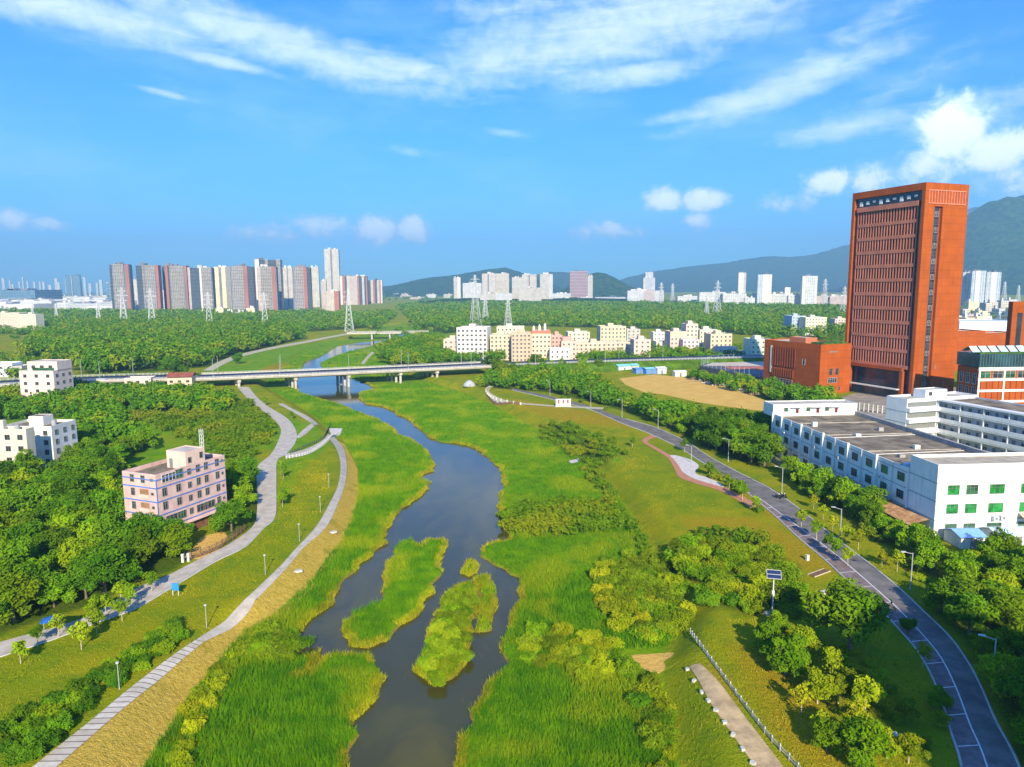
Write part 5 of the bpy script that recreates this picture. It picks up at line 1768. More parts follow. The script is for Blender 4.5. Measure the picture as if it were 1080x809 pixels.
def highrise(label, x0, x1, ytop, ybase, style, D=None, zb=0.0, cat="apartment tower", name="apartment_tower", group=None, ang=None):
    """style: list of (from, to, setback share, kind) bays across the front plus crown."""
    if D is None:
        pa = W(x0, ybase, zb)
    else:
        pa = far_pt(x0, D)
    a_ = ang if ang is not None else -math.degrees(math.atan2(pa[0], pa[1])) * .55
    u = np.array([math.cos(R(a_)), math.sin(R(a_))])
    w_ = along(pa, u, zb, x1)
    h_ = zat(pa[0] + u[0] * w_ / 2, pa[1] + u[1] * w_ / 2, ytop)
    o = empty(name, (pa[0], pa[1], zb), R(a_), label, cat, group)
    footprint(pa, a_, w_, w_ * .7, 6)
    dpt = max(14.0, w_ * .7)
    mm = {'g': f_grey, 'd': f_dark, 'w': f_white, 'c': f_cream, 'p': f_pink, 'm': f_maroon, 'o': f_off, 's': f_strip, 'h': f_haze, 't': f_teal, 'r': r_strip, 'n': r_gap, 'b': wht_m}
    nm = {'r': "accent_wall", 'n': "recessed_wall", 'd': "dark_wall"}
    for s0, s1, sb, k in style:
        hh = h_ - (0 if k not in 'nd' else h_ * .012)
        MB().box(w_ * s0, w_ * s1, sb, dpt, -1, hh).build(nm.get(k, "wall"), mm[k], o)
    if w_ > 10:
        rng = random.Random(label)
        for _ in range(3 if group is None else 1):
            a = rng.uniform(.08, .7)
            MB().box(w_ * a, w_ * (a + rng.uniform(.10, .2)), dpt * .3, dpt * .6, h_ - 1.5, h_ + rng.uniform(2.5, 5.5)).build("roof_house", wht_m if style[0][3] in 'wcpo' else r_gap, o)
    return o


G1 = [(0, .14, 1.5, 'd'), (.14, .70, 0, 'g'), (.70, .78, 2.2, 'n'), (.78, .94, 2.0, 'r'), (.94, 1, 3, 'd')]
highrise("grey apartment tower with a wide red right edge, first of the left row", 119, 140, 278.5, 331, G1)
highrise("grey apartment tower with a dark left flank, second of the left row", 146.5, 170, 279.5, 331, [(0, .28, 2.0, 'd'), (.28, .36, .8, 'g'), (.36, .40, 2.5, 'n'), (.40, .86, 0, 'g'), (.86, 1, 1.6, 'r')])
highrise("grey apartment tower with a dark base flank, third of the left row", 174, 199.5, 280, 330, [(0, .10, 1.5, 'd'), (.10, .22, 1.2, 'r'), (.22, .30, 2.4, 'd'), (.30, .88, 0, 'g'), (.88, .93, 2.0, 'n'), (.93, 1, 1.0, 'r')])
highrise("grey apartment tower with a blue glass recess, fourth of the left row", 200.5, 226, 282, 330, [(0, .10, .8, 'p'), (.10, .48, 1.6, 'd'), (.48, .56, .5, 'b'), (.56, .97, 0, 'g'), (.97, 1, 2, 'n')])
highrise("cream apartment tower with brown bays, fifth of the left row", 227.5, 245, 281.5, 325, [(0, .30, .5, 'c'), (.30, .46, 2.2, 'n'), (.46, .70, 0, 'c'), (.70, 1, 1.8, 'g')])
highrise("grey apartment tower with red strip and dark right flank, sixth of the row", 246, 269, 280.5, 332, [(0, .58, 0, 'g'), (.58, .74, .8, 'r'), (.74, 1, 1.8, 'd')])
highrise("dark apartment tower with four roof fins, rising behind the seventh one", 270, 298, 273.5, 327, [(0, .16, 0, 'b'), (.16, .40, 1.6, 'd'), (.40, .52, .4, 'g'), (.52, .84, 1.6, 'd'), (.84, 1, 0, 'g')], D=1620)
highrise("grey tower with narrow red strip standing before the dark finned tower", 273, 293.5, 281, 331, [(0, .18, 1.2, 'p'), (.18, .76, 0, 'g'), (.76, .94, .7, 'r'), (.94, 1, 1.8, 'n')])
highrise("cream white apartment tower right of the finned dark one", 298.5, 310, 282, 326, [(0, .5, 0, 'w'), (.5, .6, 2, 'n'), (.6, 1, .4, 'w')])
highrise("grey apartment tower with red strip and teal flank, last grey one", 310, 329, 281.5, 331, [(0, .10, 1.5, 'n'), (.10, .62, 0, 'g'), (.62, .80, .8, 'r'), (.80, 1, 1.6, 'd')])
highrise("white apartment tower tucked behind the last grey tower", 329, 337.5, 281.5, 324, [(0, .3, 1.5, 'w'), (.3, 1, 0, 'w')])
highrise("low beige apartment block in the gap left of the tallest white tower", 338.5, 345, 296, 322, [(0, .4, .8, 'p'), (.4, 1, 0, 'w')], D=1700)
highrise("low reddish apartment block at the foot of the tallest white tower", 340, 358, 307, 321, [(0, .3, .8, 'p'), (.3, .7, 0, 'w'), (.7, 1, .6, 'r')], D=1650)
highrise("tallest slim white apartment tower of the left skyline", 344, 359, 262.5, 321, [(0, .42, 0, 'w'), (.42, .54, 1.8, 'n'), (.54, 1, .4, 'w')])
highrise("wide white apartment tower with red stripes, right of the tallest one", 359.5, 373.5, 291, 321.5, [(0, .16, 1, 'b'), (.16, .36, .2, 'r'), (.36, .50, 1.5, 'd'), (.50, .72, 0, 'w'), (.72, 1, .6, 'p')])
highrise("red and white striped apartment tower with blue windows, second from right of the left skyline", 373.5, 388, 291, 321.5, [(0, .28, 0, 'p'), (.28, .40, 1.4, 'r'), (.40, .62, .6, 'd'), (.62, .78, 0, 'w'), (.78, .90, .6, 'd'), (.90, 1, 0, 'r')])
highrise("red and white striped lower tower, rightmost of the left skyline", 388.5, 403.5, 295.5, 320, [(0, .2, 1, 'd'), (.2, .36, 0, 'w'), (.36, .50, .6, 'r'), (.50, .64, 1.2, 'd'), (.64, .8, 0, 'w'), (.8, .9, .8, 'r'), (.9, 1, 0, 'b')])
highrise("teal glass block left of the first grey tower", 112, 120.5, 299, 322, [(0, 1, 0, 't')], D=2200, cat="office block", name="office_block")
highrise("white block between the first and second grey towers", 139, 147, 295, 322, [(0, 1, 0, 'w')], D=2000)
highrise("low pale block between the second and third grey towers", 168, 175, 307.5, 323, [(0, 1, 0, 'p')], D=1900)
highrise("pale block seen left of the dark finned tower", 267, 271, 296, 322, [(0, 1, 0, 'w')], D=1800)
for lab, xa, xb, yt, st_ in (("low pale yellow block among trees below the fifth tower", 228, 236, 325, 'c'), ("low cream block among trees below the sixth tower", 238, 246, 328.5, 'w'), ("low beige block among trees right of the sixth tower", 260, 269, 325, 'c'), ("low white block under the fourth tower", 209, 217, 329, 'w'), ("low pink block below the sixth grey tower", 247, 259, 329, 'p')):
    highrise(lab, xa, xb, yt, 334, [(0, 1, 0, st_)], cat="apartment block", name="apartment_block")

# centre and right skyline
highrise("slim white slab tower, leftmost of the central white cluster", 478.5, 486, 292.5, 317, [(0, .55, 0, 'w'), (.55, 1, 1, 'b')], D=2700)
highrise("wide low white block beside the slim slab tower", 488, 508, 298.5, 316, [(0, 1, 0, 'o')], D=2900, cat="office block", name="office_block")
highrise("cream white tower, second of the central cluster", 508.5, 523, 288.5, 318, [(0, .4, 0, 'w'), (.4, .5, 2, 'n'), (.5, 1, .5, 'w')], D=2450)
highrise("cream white stepped tower, third of the central cluster", 523, 537, 288.5, 318, [(0, .4, 2, 'w'), (.4, 1, 0, 'w')], D=2500)
highrise("short cream tower in the middle of the central cluster", 540, 550.5, 292.5, 318, [(0, .3, 1, 'w'), (.3, 1, 0, 'w')], D=2450)
highrise("paired cream white tower right of the short one in the central cluster", 550.5, 566, 289.5, 318, [(0, .46, 0, 'w'), (.46, .54, 2, 'n'), (.54, 1, 0, 'w')], D=2450)
highrise("cream white tower with grey side, rightmost of the central cluster", 569.5, 583, 289, 318, [(0, .7, 0, 'w'), (.7, 1, 1.5, 'o')], D=2430)
highrise("low white apartment block before the left central towers", 506, 540, 309.5, 318.5, [(0, .5, 0, 'w'), (.5, 1, 1, 'o')], D=2350, cat="apartment block", name="apartment_block")
highrise("low white apartment block before the right central towers", 547, 571, 303.5, 319, [(0, .4, 0, 'w'), (.4, 1, 1, 'w')], D=2320, cat="apartment block", name="apartment_block")
highrise("maroon office tower with pale floor bands right of the white cluster", 601, 619.5, 286, 314, [(0, 1, 0, 'm')], D=3000, cat="office tower", name="distant_tower")
highrise("narrow white tower touching the maroon one on its right", 619.8, 625, 290.5, 313, [(0, 1, 0, 'w')], D=3000)
highrise("grey white tower with a thinner top above a wide white block", 678.5, 690.5, 293, 315, [(0, .2, 1, 'o'), (.2, .85, 0, 'h'), (.85, 1, 1, 'o')], D=2700, cat="office tower", name="office_tower")
highrise("thin upper storeys stepping back on the grey white tower", 680.5, 688.5, 287, 300, [(0, 1, 0, 'h')], D=2715, cat="office tower", name="office_tower")
highrise("wide white office block under the grey white tower", 662, 700, 306.5, 320, [(0, .45, 2, 'o'), (.45, .75, 0, 'p'), (.75, 1, 2, 'o')], D=2300, cat="office block", name="office_block")
highrise("slim white slab tower above the long white works at right centre", 778.5, 786, 287.5, 312, [(0, .7, 0, 'b'), (.7, 1, .5, 'w')], D=2300)
highrise("white tower with a dark striped left side, right centre", 799, 813, 289.5, 322.5, [(0, .34, 0, 's'), (.34, 1, .3, 'b')], D=1950, cat="office tower", name="office_tower")
highrise("wide white slab tower with window rows, left of the red tower", 846, 861, 291, 322.5, [(0, .2, 0, 'b'), (.2, .85, .3, 'o'), (.85, 1, 0, 'b')], D=1950)
highrise("thin white stair tower between two white works blocks", 828, 833, 303, 322, [(0, 1, 0, 'b')], D=2000, cat="tower")
for lab, xa, xb, yt, st_, DD in (
        ("long low white works block left of the slim slab tower", 738, 765, 308, 'o', 2050), ("long grey banded works block under the slim slab tower", 763, 787, 309.5, 'o', 2000),
        ("low white works block right of the slim slab tower", 786, 796, 314, 'o', 1950), ("white works block right of the striped tower", 812, 829, 310, 'o', 1990),
        ("white works block left of the wide slab tower", 832, 846, 311, 'o', 1990), ("low white block far right of the dome building", 715, 738, 312.5, 'o', 2150),
        ("small white block left of the striped tower", 794, 800, 309.5, 'o', 2000), ("low pink factory block right of the wide slab tower", 861, 876, 312, 'p', 2000),
        ("low rose factory block nearest the red tower", 876, 898, 312.5, 'p', 1980), ("pale block low between the maroon tower and the hill", 583, 602, 309.5, 'o', 2900),
        ("flat grey roofed works in front of the green hill", 628, 662, 313.5, 'h', 2700)):
    highrise(lab, xa, xb, yt, 322, [(0, 1, 0, st_)], D=DD, cat="works", name="works_block")
dm = empty("dome", (*(far_pt(674, 2312)), 0), 0, "small white dome on the left end of the wide office block", "dome")
dz = zat(*(far_pt(674, 2312)), 306.8)
dd_ = MB()
dd_.tube([(0, 0, 30), (0, 0, dz), (0, 0, dz + 5), (0, 0, dz + 8.5), (0, 0, dz + 10)], [11, 11, 9.5, 6, .5], 18)
dd_.build("shell", wht_m, dm)
# right of the red tower
highrise("tall white blue striped tower, left one of the pair right of the red tower", 1015, 1025, 287, 322, [(0, .35, 1, 's'), (.35, 1, 0, 'b')], D=1750)
highrise("tall white blue striped tower, middle of the group right of the red tower", 1024.5, 1037.5, 285.5, 322, [(0, .25, 1, 's'), (.25, .6, 0, 'b'), (.6, 1, .8, 's')], D=1720)
highrise("tall white blue striped tower standing alone near the right edge", 1040, 1053.5, 287, 322, [(0, .3, .8, 's'), (.3, .7, 0, 'b'), (.7, 1, .8, 's')], D=1720)
rng = random.Random(5)
for i in range(34):
    x_ = rng.uniform(1004, 1100)
    yb_ = rng.uniform(327, 349)
    D_ = 52 * 750 / (yb_ - 301)
    ww = rng.uniform(9, 19) * (560 / D_) ** .2
    highrise("low pale town block packed right of the red tower, below the hill", x_, x_ + ww * .7, yb_ - rng.uniform(7, 15), yb_, [(0, 1, 0, rng.choice('wwcpwo'))], cat="town block", name="town_block", group="town blocks right of the red tower", ang=rng.uniform(-8, 8))
# far left city
rng = random.Random(9)
for i in range(30):
    x_ = -40 + i * 5.4 + rng.uniform(-1.8, 1.8)
    highrise("pale hazy high-rise in the distant left skyline", x_, x_ + rng.uniform(2.6, 4.2), 294.5 + rng.uniform(-3, 6), 310, [(0, 1, 0, 'h')], D=rng.uniform(4300, 5200), cat="distant tower", name="distant_tower", group="hazy high-rises of the left skyline")
highrise("dark blue pair of glass towers standing above the hazy left skyline", 69.5, 77, 290.5, 310, [(0, .8, 0, 't'), (.8, 1, 6, 'h')], D=4000, cat="distant tower", name="distant_tower")
highrise("dark blue glass tower, right twin above the hazy left skyline", 77.5, 86, 289.5, 310, [(0, 1, 0, 't')], D=4000, cat="distant tower", name="distant_tower")
highrise("long dark blue glass hall at the left edge before the skyline", -30, 38, 306, 320, [(0, 1, 0, 't')], D=2500, cat="hall", name="glass_hall", ang=0)
for i in range(84):
    yb_ = rng.uniform(315, 330)
    D_ = 52 * 750 / (yb_ - 304.5)
    x_ = rng.uniform(-50, 150)
    ww = rng.uniform(35, 110)
    highrise("low white works building spread below the distant left skyline", x_, x_ + ww * 750 / D_ , yb_ - rng.uniform(9, 22) * 750 / D_ - 1.0, yb_, [(0, 1, 0, rng.choice('oowhob'))], cat="works", name="works_building", group="white works buildings at the far left", ang=rng.uniform(-6, 6))
for i in range(26):
    yb_ = rng.uniform(309, 316)
    x_ = rng.choice([rng.uniform(405, 480), rng.uniform(584, 740), rng.uniform(860, 900), rng.uniform(400, 470)])
    D_ = 52 * 750 / (yb_ - 302.5)
    ww = rng.uniform(25, 60)
    highrise("small white building dotted low before the far hills", x_, x_ + ww * 750 / D_, yb_ - rng.uniform(8, 18) * 750 / D_, yb_, [(0, 1, 0, rng.choice('owpw'))], cat="building", name="distant_building", group="small white buildings before the far hills", ang=0)


# ------------------------------------------------------------------ power pylons
pyl_m = mat("pylon_steel", (0.60, 0.61, 0.62), 0.05, 1, .5, .4)


def pylon(label, px, yb, yt, D=None):
    if D is None:
        p = W(px, yb, 0)
    else:
        p = far_pt(px, D)
    h_ = zat(p[0], p[1], yt)
    o = empty("power_pylon", (p[0], p[1], 0), R(20), label, "pylon")
    bw = h_ * .085
    th = max(.18, np.linalg.norm(p) * .00040)
    m1 = MB()
    zs = np.linspace(0, 1, 10)
    wd = lambda s: bw * (1 - s) ** 1.25 + h_ * .012
    cs = [(-1, -1), (1, -1), (1, 1), (-1, 1)]
    for a, b_ in zip(zs[:-1], zs[1:]):
        A_, B_ = wd(a), wd(b_)
        for k in range(4):
            c0, c1 = cs[k], cs[(k + 1) % 4]
            m1.beam((c0[0] * A_, c0[1] * A_, a * h_), (c0[0] * B_, c0[1] * B_, b_ * h_), th)
            m1.beam((c0[0] * A_, c0[1] * A_, a * h_), (c1[0] * B_, c1[1] * B_, b_ * h_), th * .55)
            m1.beam((c1[0] * A_, c1[1] * A_, a * h_), (c0[0] * B_, c0[1] * B_, b_ * h_), th * .55)
    m1.build("lattice", pyl_m, o)
    for z_, ar in ((.68, .10), (.80, .125), (.91, .09)):
        am = MB()
        am.beam((-h_ * ar, 0, h_ * z_), (h_ * ar, 0, h_ * z_), th * .9)
        am.beam((-h_ * ar, 0, h_ * z_), (0, 0, h_ * (z_ + .05)), th * .6)
        am.beam((h_ * ar, 0, h_ * z_), (0, 0, h_ * (z_ + .05)), th * .6)
        am.build("crossarm", pyl_m, o)
    return o


for lab, px, yb, yt in (("lattice pylon left of the first grey apartment tower", 105, 346, 317), ("slim pylon in front of the first grey apartment tower", 131.5, 347, 303), ("broad pylon in front of the second grey apartment tower", 161, 346, 304),
                        ("pylon in front of the fourth grey apartment tower", 221.5, 349, 308), ("slim pylon below the dark finned tower", 280, 349, 308), ("broad pylon below the striped white towers", 368.5, 350, 304),
                        ("tall grey pylon left of the central white cluster", 501.5, 345, 290), ("broad white pylon beside the tall grey one", 512, 342, 308), ("white pylon under the central white cluster", 536, 344, 309),
                        ("small pylon in the dark woods at far left", 60, 337, 320), ("small pylon beside the cream pair at far left", 35, 336, 320), ("white pylon right of the dome office block", 697, 324, 298), ("grey hazy pylon right of the dome office block", 709, 320, 299),
                        ("small white pylon in the central woods before the works", 745, 336, 312), ("grey pylon behind the small white one in the central woods", 756, 334, 296), ("grey pylon left of the red tower, farther one", 869, 326, 294), ("white pylon left of the red tower, nearer one", 889.5, 334, 302),
                        ("pylon right of the twin striped towers", 1058, 322, 297), ("pylon near the right edge below the mountain", 1073, 322, 301)):
    pylon(lab, px, yb, yt)

# ------------------------------------------------------------------ vegetation
def foliage(name, a, b_, c_, trans=0.20, scale=0.45, big=0.05, orand=0.5):
    m = bpy.data.materials.new(name)
    m.use_nodes = True
    m.node_tree.nodes.clear()
    t = NT(m.node_tree)
    pos = t.n('ShaderNodeNewGeometry').outputs['Position']
    rnd = t.n('ShaderNodeObjectInfo').outputs['Random']
    n1 = t.noise(pos, scale, 3, .6)
    n2 = t.noise(pos, big, 3, .6)
    base = t.mix(t.ramp(n1, .32, .68), a, b_)
    k = t.math('ADD', t.math('MULTIPLY', rnd, orand), t.math('MULTIPLY', t.ramp(n2, .3, .7), 1 - orand))
    base = t.mix(t.ramp(k, .45, .95, 0, .75), base, c_)
    fine = t.noise(pos, 3.0, 2, .6)
    base = t.mix(t.ramp(fine, .55, .8, 0, .45), base, tuple(min(1, x * 1.5) for x in b_))
    base = t.mix(t.ramp(fine, .45, .25, 0, .5), base, tuple(x * .45 for x in a))
    if orand > 0:
        val = t.ramp(t.math('FRACT', t.math('MULTIPLY', rnd, 7.31)), 0, 1, .70, 1.35, False)
        base = t.n('ShaderNodeHueSaturation', {'Value': val, 'Color': base}).outputs[0]
    d = t.n('ShaderNodeBsdfDiffuse', {'Color': base, 'Roughness': .6})
    tr = t.n('ShaderNodeBsdfTranslucent', {'Color': base})
    mx = t.n('ShaderNodeMixShader', {0: trans})
    t.t.links.new(d.outputs[0], mx.inputs[1])
    t.t.links.new(tr.outputs[0], mx.inputs[2])
    t.n('ShaderNodeOutputMaterial', {'Surface': mx.outputs[0]})
    return m


leaf_dark = foliage("leaves_dark_green", (0.042, 0.135, 0.005), (0.12, 0.26, 0.007), (0.22, 0.31, 0.008))
leaf_mid = foliage("leaves_fresh_green", (0.085, 0.21, 0.004), (0.21, 0.36, 0.007), (0.34, 0.39, 0.008))
leaf_lite = foliage("leaves_yellow_green", (0.18, 0.26, 0.005), (0.34, 0.4, 0.008), (0.44, 0.4, 0.01))
leaf_olive = foliage("leaves_olive", (0.1, 0.18, 0.005), (0.22, 0.32, 0.009), (0.31, 0.35, 0.012), scale=.8)
wood_m = foliage("leaves_woodland", (0.045, 0.155, 0.006), (0.15, 0.33, 0.008), (0.32, 0.38, 0.01), scale=.3, big=.07, orand=0.0)
reed_m = foliage("reed_blades", (0.055, 0.2, 0.003), (0.15, 0.33, 0.004), (0.33, 0.39, 0.01), trans=.3, scale=.35, big=.06, orand=0.0)
bark = mat("bark", (0.20, 0.16, 0.11), .25, 2.0, .95, .05)
bark_p = mat("pale_bark", (0.45, 0.38, 0.24), .15, 2.0, .9, .05)


def leaf_quads(rng, lobes, n, size, up=0.35, flat=.75):
    """Leaf sprays scattered through the outer part of several lobes."""
    wts = np.array([l[3] * l[4] * l[5] for l in lobes]) ** .67
    which = rng.choice(len(lobes), n, p=wts / wts.sum())
    L = np.array(lobes)[which]
    d = rng.normal(size=(n, 3))
    d /= np.linalg.norm(d, axis=1)[:, None]
    r = rng.uniform(0.35, 1.0, n) ** .45 * (1 + rng.normal(0, .12, n))
    C = L[:, :3] + d * L[:, 3:6] * r[:, None]
    nrm = d * .8 + rng.normal(0, .55, (n, 3)) + np.array([0, 0, up])
    nrm /= np.linalg.norm(nrm, axis=1)[:, None]
    a = np.cross(nrm, rng.normal(size=(n, 3)))
    a /= np.linalg.norm(a, axis=1)[:, None]
    b_ = np.cross(nrm, a)
    s = size * rng.uniform(.55, 1.35, n)[:, None]
    V = np.stack([C - a * s, C + b_ * s * flat * .6 + a * s * .1, C + a * s, C - b_ * s * flat * .6 - a * s * .1], 1)
    V[:, 1] += nrm * s * .18
    V[:, 3] += nrm * s * .18
    return V.reshape(-1, 3)


def quads(V):
    return np.arange(len(V)).reshape(-1, 4)


def crown_lobes(rng, h, rad, base_h, n=9):
    n += 6
    lobes = [(0, 0, base_h + (h - base_h) * .50, rad * .62, rad * .62, (h - base_h) * .40)]
    for k in range(n):
        a = k * 2.4 + rng.uniform(-.4, .4)
        q = rng.uniform(.30, .95) * rad
        z = base_h + (h - base_h) * (rng.uniform(.15, .95) if q < rad * .6 else rng.uniform(.12, .62))
        rr = rad * rng.uniform(.16, .42)
        lobes.append((math.cos(a) * q, math.sin(a) * q, z, rr, rr, rr * rng.uniform(.65, .9)))
    return lobes


def trunk_mb(rng, h, base_h, r0, lobes, limbs=5):
    mb = MB()
    top = Vector((rng.uniform(-.2, .2), rng.uniform(-.2, .2), base_h + (h - base_h) * .6))
    mb.tube([(0, 0, -.3), (0, 0, base_h * .5), tuple(top * .6), tuple(top)], [r0 * 1.25, r0 * .9, r0 * .65, r0 * .2], 7)
    for l in lobes[1:1 + limbs]:
        s = Vector((0, 0, base_h * rng.uniform(.75, 1.1)))
        e = Vector(l[:3])
        mb.tube([tuple(s), tuple(s.lerp(e, .5) + Vector((0, 0, .3))), tuple(e)], [r0 * .5, r0 * .32, r0 * .1], 5)
    return mb


def make_tree_mesh(seed, h, rad, base_h, n, size, lm, bm_, r0=.22, lob=9):
    rng = np.random.default_rng(seed)
    lobes = crown_lobes(rng, h, rad, base_h, lob)
    V = leaf_quads(rng, lobes, n, size)
    return np_mesh("crown", V, quads(V), lm), trunk_mb(rng, h, base_h, r0, lobes).mesh("trunk", bm_)


PROTO = {
    'dark': [make_tree_mesh(s, h, r, b, 3700, .34, leaf_dark, bark, .24) for s, h, r, b in ((1, 8.5, 4.3, 1.6), (2, 7.5, 4.0, 1.3), (3, 9.5, 4.4, 1.9))],
    'mid': [make_tree_mesh(s, h, r, b, 3400, .33, leaf_mid, bark, .2) for s, h, r, b in ((4, 7.2, 3.8, 1.3), (5, 6.4, 3.5, 1.2), (6, 8.0, 3.7, 1.5))],
    'lite': [make_tree_mesh(s, h, r, b, 1900, .28, leaf_lite, bark_p, .12, 8) for s, h, r, b in ((7, 5.6, 2.4, 1.5), (8, 5.0, 2.2, 1.4))],
    'young': [make_tree_mesh(s, h, r, b, 520, .24, leaf_mid, bark_p, .07, 6) for s, h, r, b in ((9, 4.0, 1.25, 1.5), (10, 3.6, 1.1, 1.3), (11, 4.4, 1.35, 1.7))],
    'youngl': [make_tree_mesh(s, h, r, b, 380, .22, leaf_lite, bark_p, .06, 6) for s, h, r, b in ((12, 3.6, 1.0, 1.3), (13, 4.0, 1.15, 1.6))],
}
PROTO_S = {}


def shrub_mesh(seed, rad, h, n, size, lm):
    rng = np.random.default_rng(seed)
    lobes = [(0, 0, h * .42, rad * .75, rad * .75, h * .5)]
    for k in range(8):
        a = k * 2.4 + rng.uniform(-.5, .5)
        q = rad * rng.uniform(.45, .85)
        rr = rad * rng.uniform(.28, .5)
        lobes.append((math.cos(a) * q, math.sin(a) * q, h * rng.uniform(.25, .62), rr, rr, h * rng.uniform(.28, .42)))
    V = leaf_quads(rng, lobes, n, size, .5)
    V[:, 2] = np.maximum(V[:, 2], 0.02)
    return np_mesh("foliage", V, quads(V), lm)


for nm, lm in (('sd', leaf_dark), ('sm', leaf_mid), ('sl', leaf_lite), ('so', leaf_olive)):
    PROTO_S[nm] = [shrub_mesh(40 + k + hash(nm) % 1, r, h, 1700, .20, lm) for k, (r, h) in enumerate(((2.0, 2.1), (2.3, 1.8), (1.7, 2.5)))]


def clear_of(P, extra=0.0):
    ok = np.ones(len(P), dtype=bool)
    for poly, mg in EXCL:
        lo, hi = poly.min(0) - mg - extra, poly.max(0) + mg + extra
        k = ok & (P[:, 0] > lo[0]) & (P[:, 0] < hi[0]) & (P[:, 1] > lo[1]) & (P[:, 1] < hi[1])
        if k.any():
            idx = np.where(k)[0]
            bad = sdist(P[idx], poly) < mg + extra
            ok[idx[bad]] = False
    return ok


def in_water(P, m=0.3):
    d = F_WATER(P)
    return d < m


def scatter(poly, spacing, rng, jitter=.38, extra=0.0, grow=None):
    lo, hi = poly.min(0), poly.max(0)
    xs = np.arange(lo[0], hi[0] + spacing, spacing)
    ys = np.arange(lo[1], hi[1] + spacing, spacing * .87)
    X, Y = np.meshgrid(xs, ys)
    X = X + (np.arange(len(ys)) % 2)[:, None] * spacing * .5
    P = np.stack([X.ravel(), Y.ravel()], 1) + rng.uniform(-jitter, jitter, (X.size, 2)) * spacing
    P = P[inside(P, poly)]
    return P[clear_of(P, extra)] if len(P) else P


def put_tree(kind, p, s, rz, label, group, name="broadleaf_tree", cat="tree", sz=None, z=None):
    me_c, me_t = kind
    zz = float(height(np.array([p[:2]]))[0]) if z is None else z
    o = empty(name, (float(p[0]), float(p[1]), zz), rz, label, cat, group)
    o.scale = (s, s, sz or s)
    link("trunk", me_t, o)
    link("crown", me_c, o)
    return o


def put_shrub(me_, p, s, rz, label, group, name="shrub", sz=None):
    o = link(name, me_, None, (float(p[0]), float(p[1]), float(height(np.array([p[:2]]))[0])))
    o.rotation_euler = (0, 0, rz)
    o.scale = (s, s, sz or s)
    return tag(o, label, "shrub", group)


rng = np.random.default_rng(77)
TREES = []      # (distance, point, kind list, scale range, label, group)
SETS = [
    ('near_left', 5.6, ('dark', 'dark', 'mid', 'mid'), (.75, 1.15), "green broadleaf tree in the dense wood at the lower left, below the pink house", "trees of the lower left wood"),
    ('by_pink', 5.2, ('dark', 'mid'), (.8, 1.1), "dark broadleaf tree between the pink house and the promenade", "trees right of the pink house"),
    ('behind_pink', 6.5, ('dark', 'mid', 'mid'), (.6, 1.05), "broadleaf tree in the grove left of and behind the pink house", "trees behind the pink house"),
    ('under_viaduct', 6.5, ('dark', 'dark', 'mid'), (.5, 1.0), "broadleaf tree in the row in front of the viaduct houses", "trees below the viaduct"),
    ('belt', 7.6, ('dark', 'mid', 'mid'), (.7, 1.1), "broadleaf tree in the green belt between the lane and the sand field", "trees of the belt beside the lane"),
    ('belt_big', 7.0, ('dark',), (1.0, 1.35), "tall dark tree in the clump left of the factory", "tall trees left of the factory"),
    ('field_hedge', 8.0, ('dark', 'mid'), (.55, .8), "bushy tree in the hedge between sand field and red hall", "trees between sand field and red hall"),
    ('by_factory', 5.6, ('dark', 'mid', 'mid'), (.6, .95), "bushy tree along the factory's long side, beside the lane", "trees along the factory side"),
    ('lane_edge', 5.0, ('mid', 'mid', 'lite', 'mid'), (.65, 1.0), "bright tree in the thicket below the factory front, right of the lane", "trees below the factory front"),
    ('shade_corner', 5.4, ('dark', 'mid'), (.6, .95), "shaded tree in the thicket at the lower right corner, right of the lane", "trees of the shaded lower right corner"),
    ('river_right', 9.0, ('dark', 'mid'), (.9, 1.3), "tree in the clump beyond the bridge, right of the upstream river", "trees beyond the bridge at the river"),
    ('village_front', 10.0, ('mid', 'dark'), (.8, 1.2), "tree between the village houses and the bridge road", "trees in front of the village"),
]
for key, sp, kinds, sc_, lab, grp in SETS:
    poly = WOODS[key]
    for p in scatter(poly, sp, rng, extra=1.2):
        TREES.append((float(np.hypot(*p)), p, kinds, sc_, lab, grp))
TREES.sort(key=lambda q: q[0])
NT_MAX = 288
rest = TREES[NT_MAX:]
for dist, p, kinds, sc_, lab, grp in TREES[:NT_MAX]:
    kk = PROTO[kinds[rng.integers(len(kinds))]]
    s = rng.uniform(*sc_)
    put_tree(kk[rng.integers(len(kk))], p, s, rng.uniform(0, 6.28), lab, grp, sz=s * rng.uniform(.85, 1.1))

# far woodland: thousands of crowns that read as one mass
wl_pts = [(p, rng.uniform(*sc_)) for _, p, kinds, sc_, lab, grp in rest]
ALLV = []


def far_crown(p, rad, h, n, size):
    lobes = [(p[0], p[1], h * .55, rad * .8, rad * .8, h * .42)]
    for k in range(5):
        a = rng.uniform(0, 6.28)
        q = rad * rng.uniform(.4, .75)
        rr = rad * rng.uniform(.35, .55)
        lobes.append((p[0] + math.cos(a) * q, p[1] + math.sin(a) * q, h * rng.uniform(.4, .75), rr, rr, rr * .8))
    ALLV.append(leaf_quads(rng, lobes, n, size, .5, .9))


for p, s in wl_pts:
    far_crown(p, 4.2 * s, 8.0 * s, 260, .75)
for p in scatter(WOODS['left_forest'], 10.0, rng, jitter=.48, extra=3):
    s = rng.uniform(.5, 1.45)
    far_crown(p, 6.4 * s, 12.5 * s, 260, 1.15)
for key, sp, rad, h in (('big_wood', 21, 11, 11.5), ('left_plain', 22, 11, 10)):
    for p in scatter(WOODS[key], sp, rng, extra=4):
        d = float(np.hypot(*p))
        if d < 2600 and rng.random() < (1.0 if key == 'big_wood' else .9):
            s = rng.uniform(.7, 1.25)
            far_crown(p, rad * s, h * s, int(np.clip(120 * 900 / d, 36, 130)), 1.6 * max(1, d / 1000))
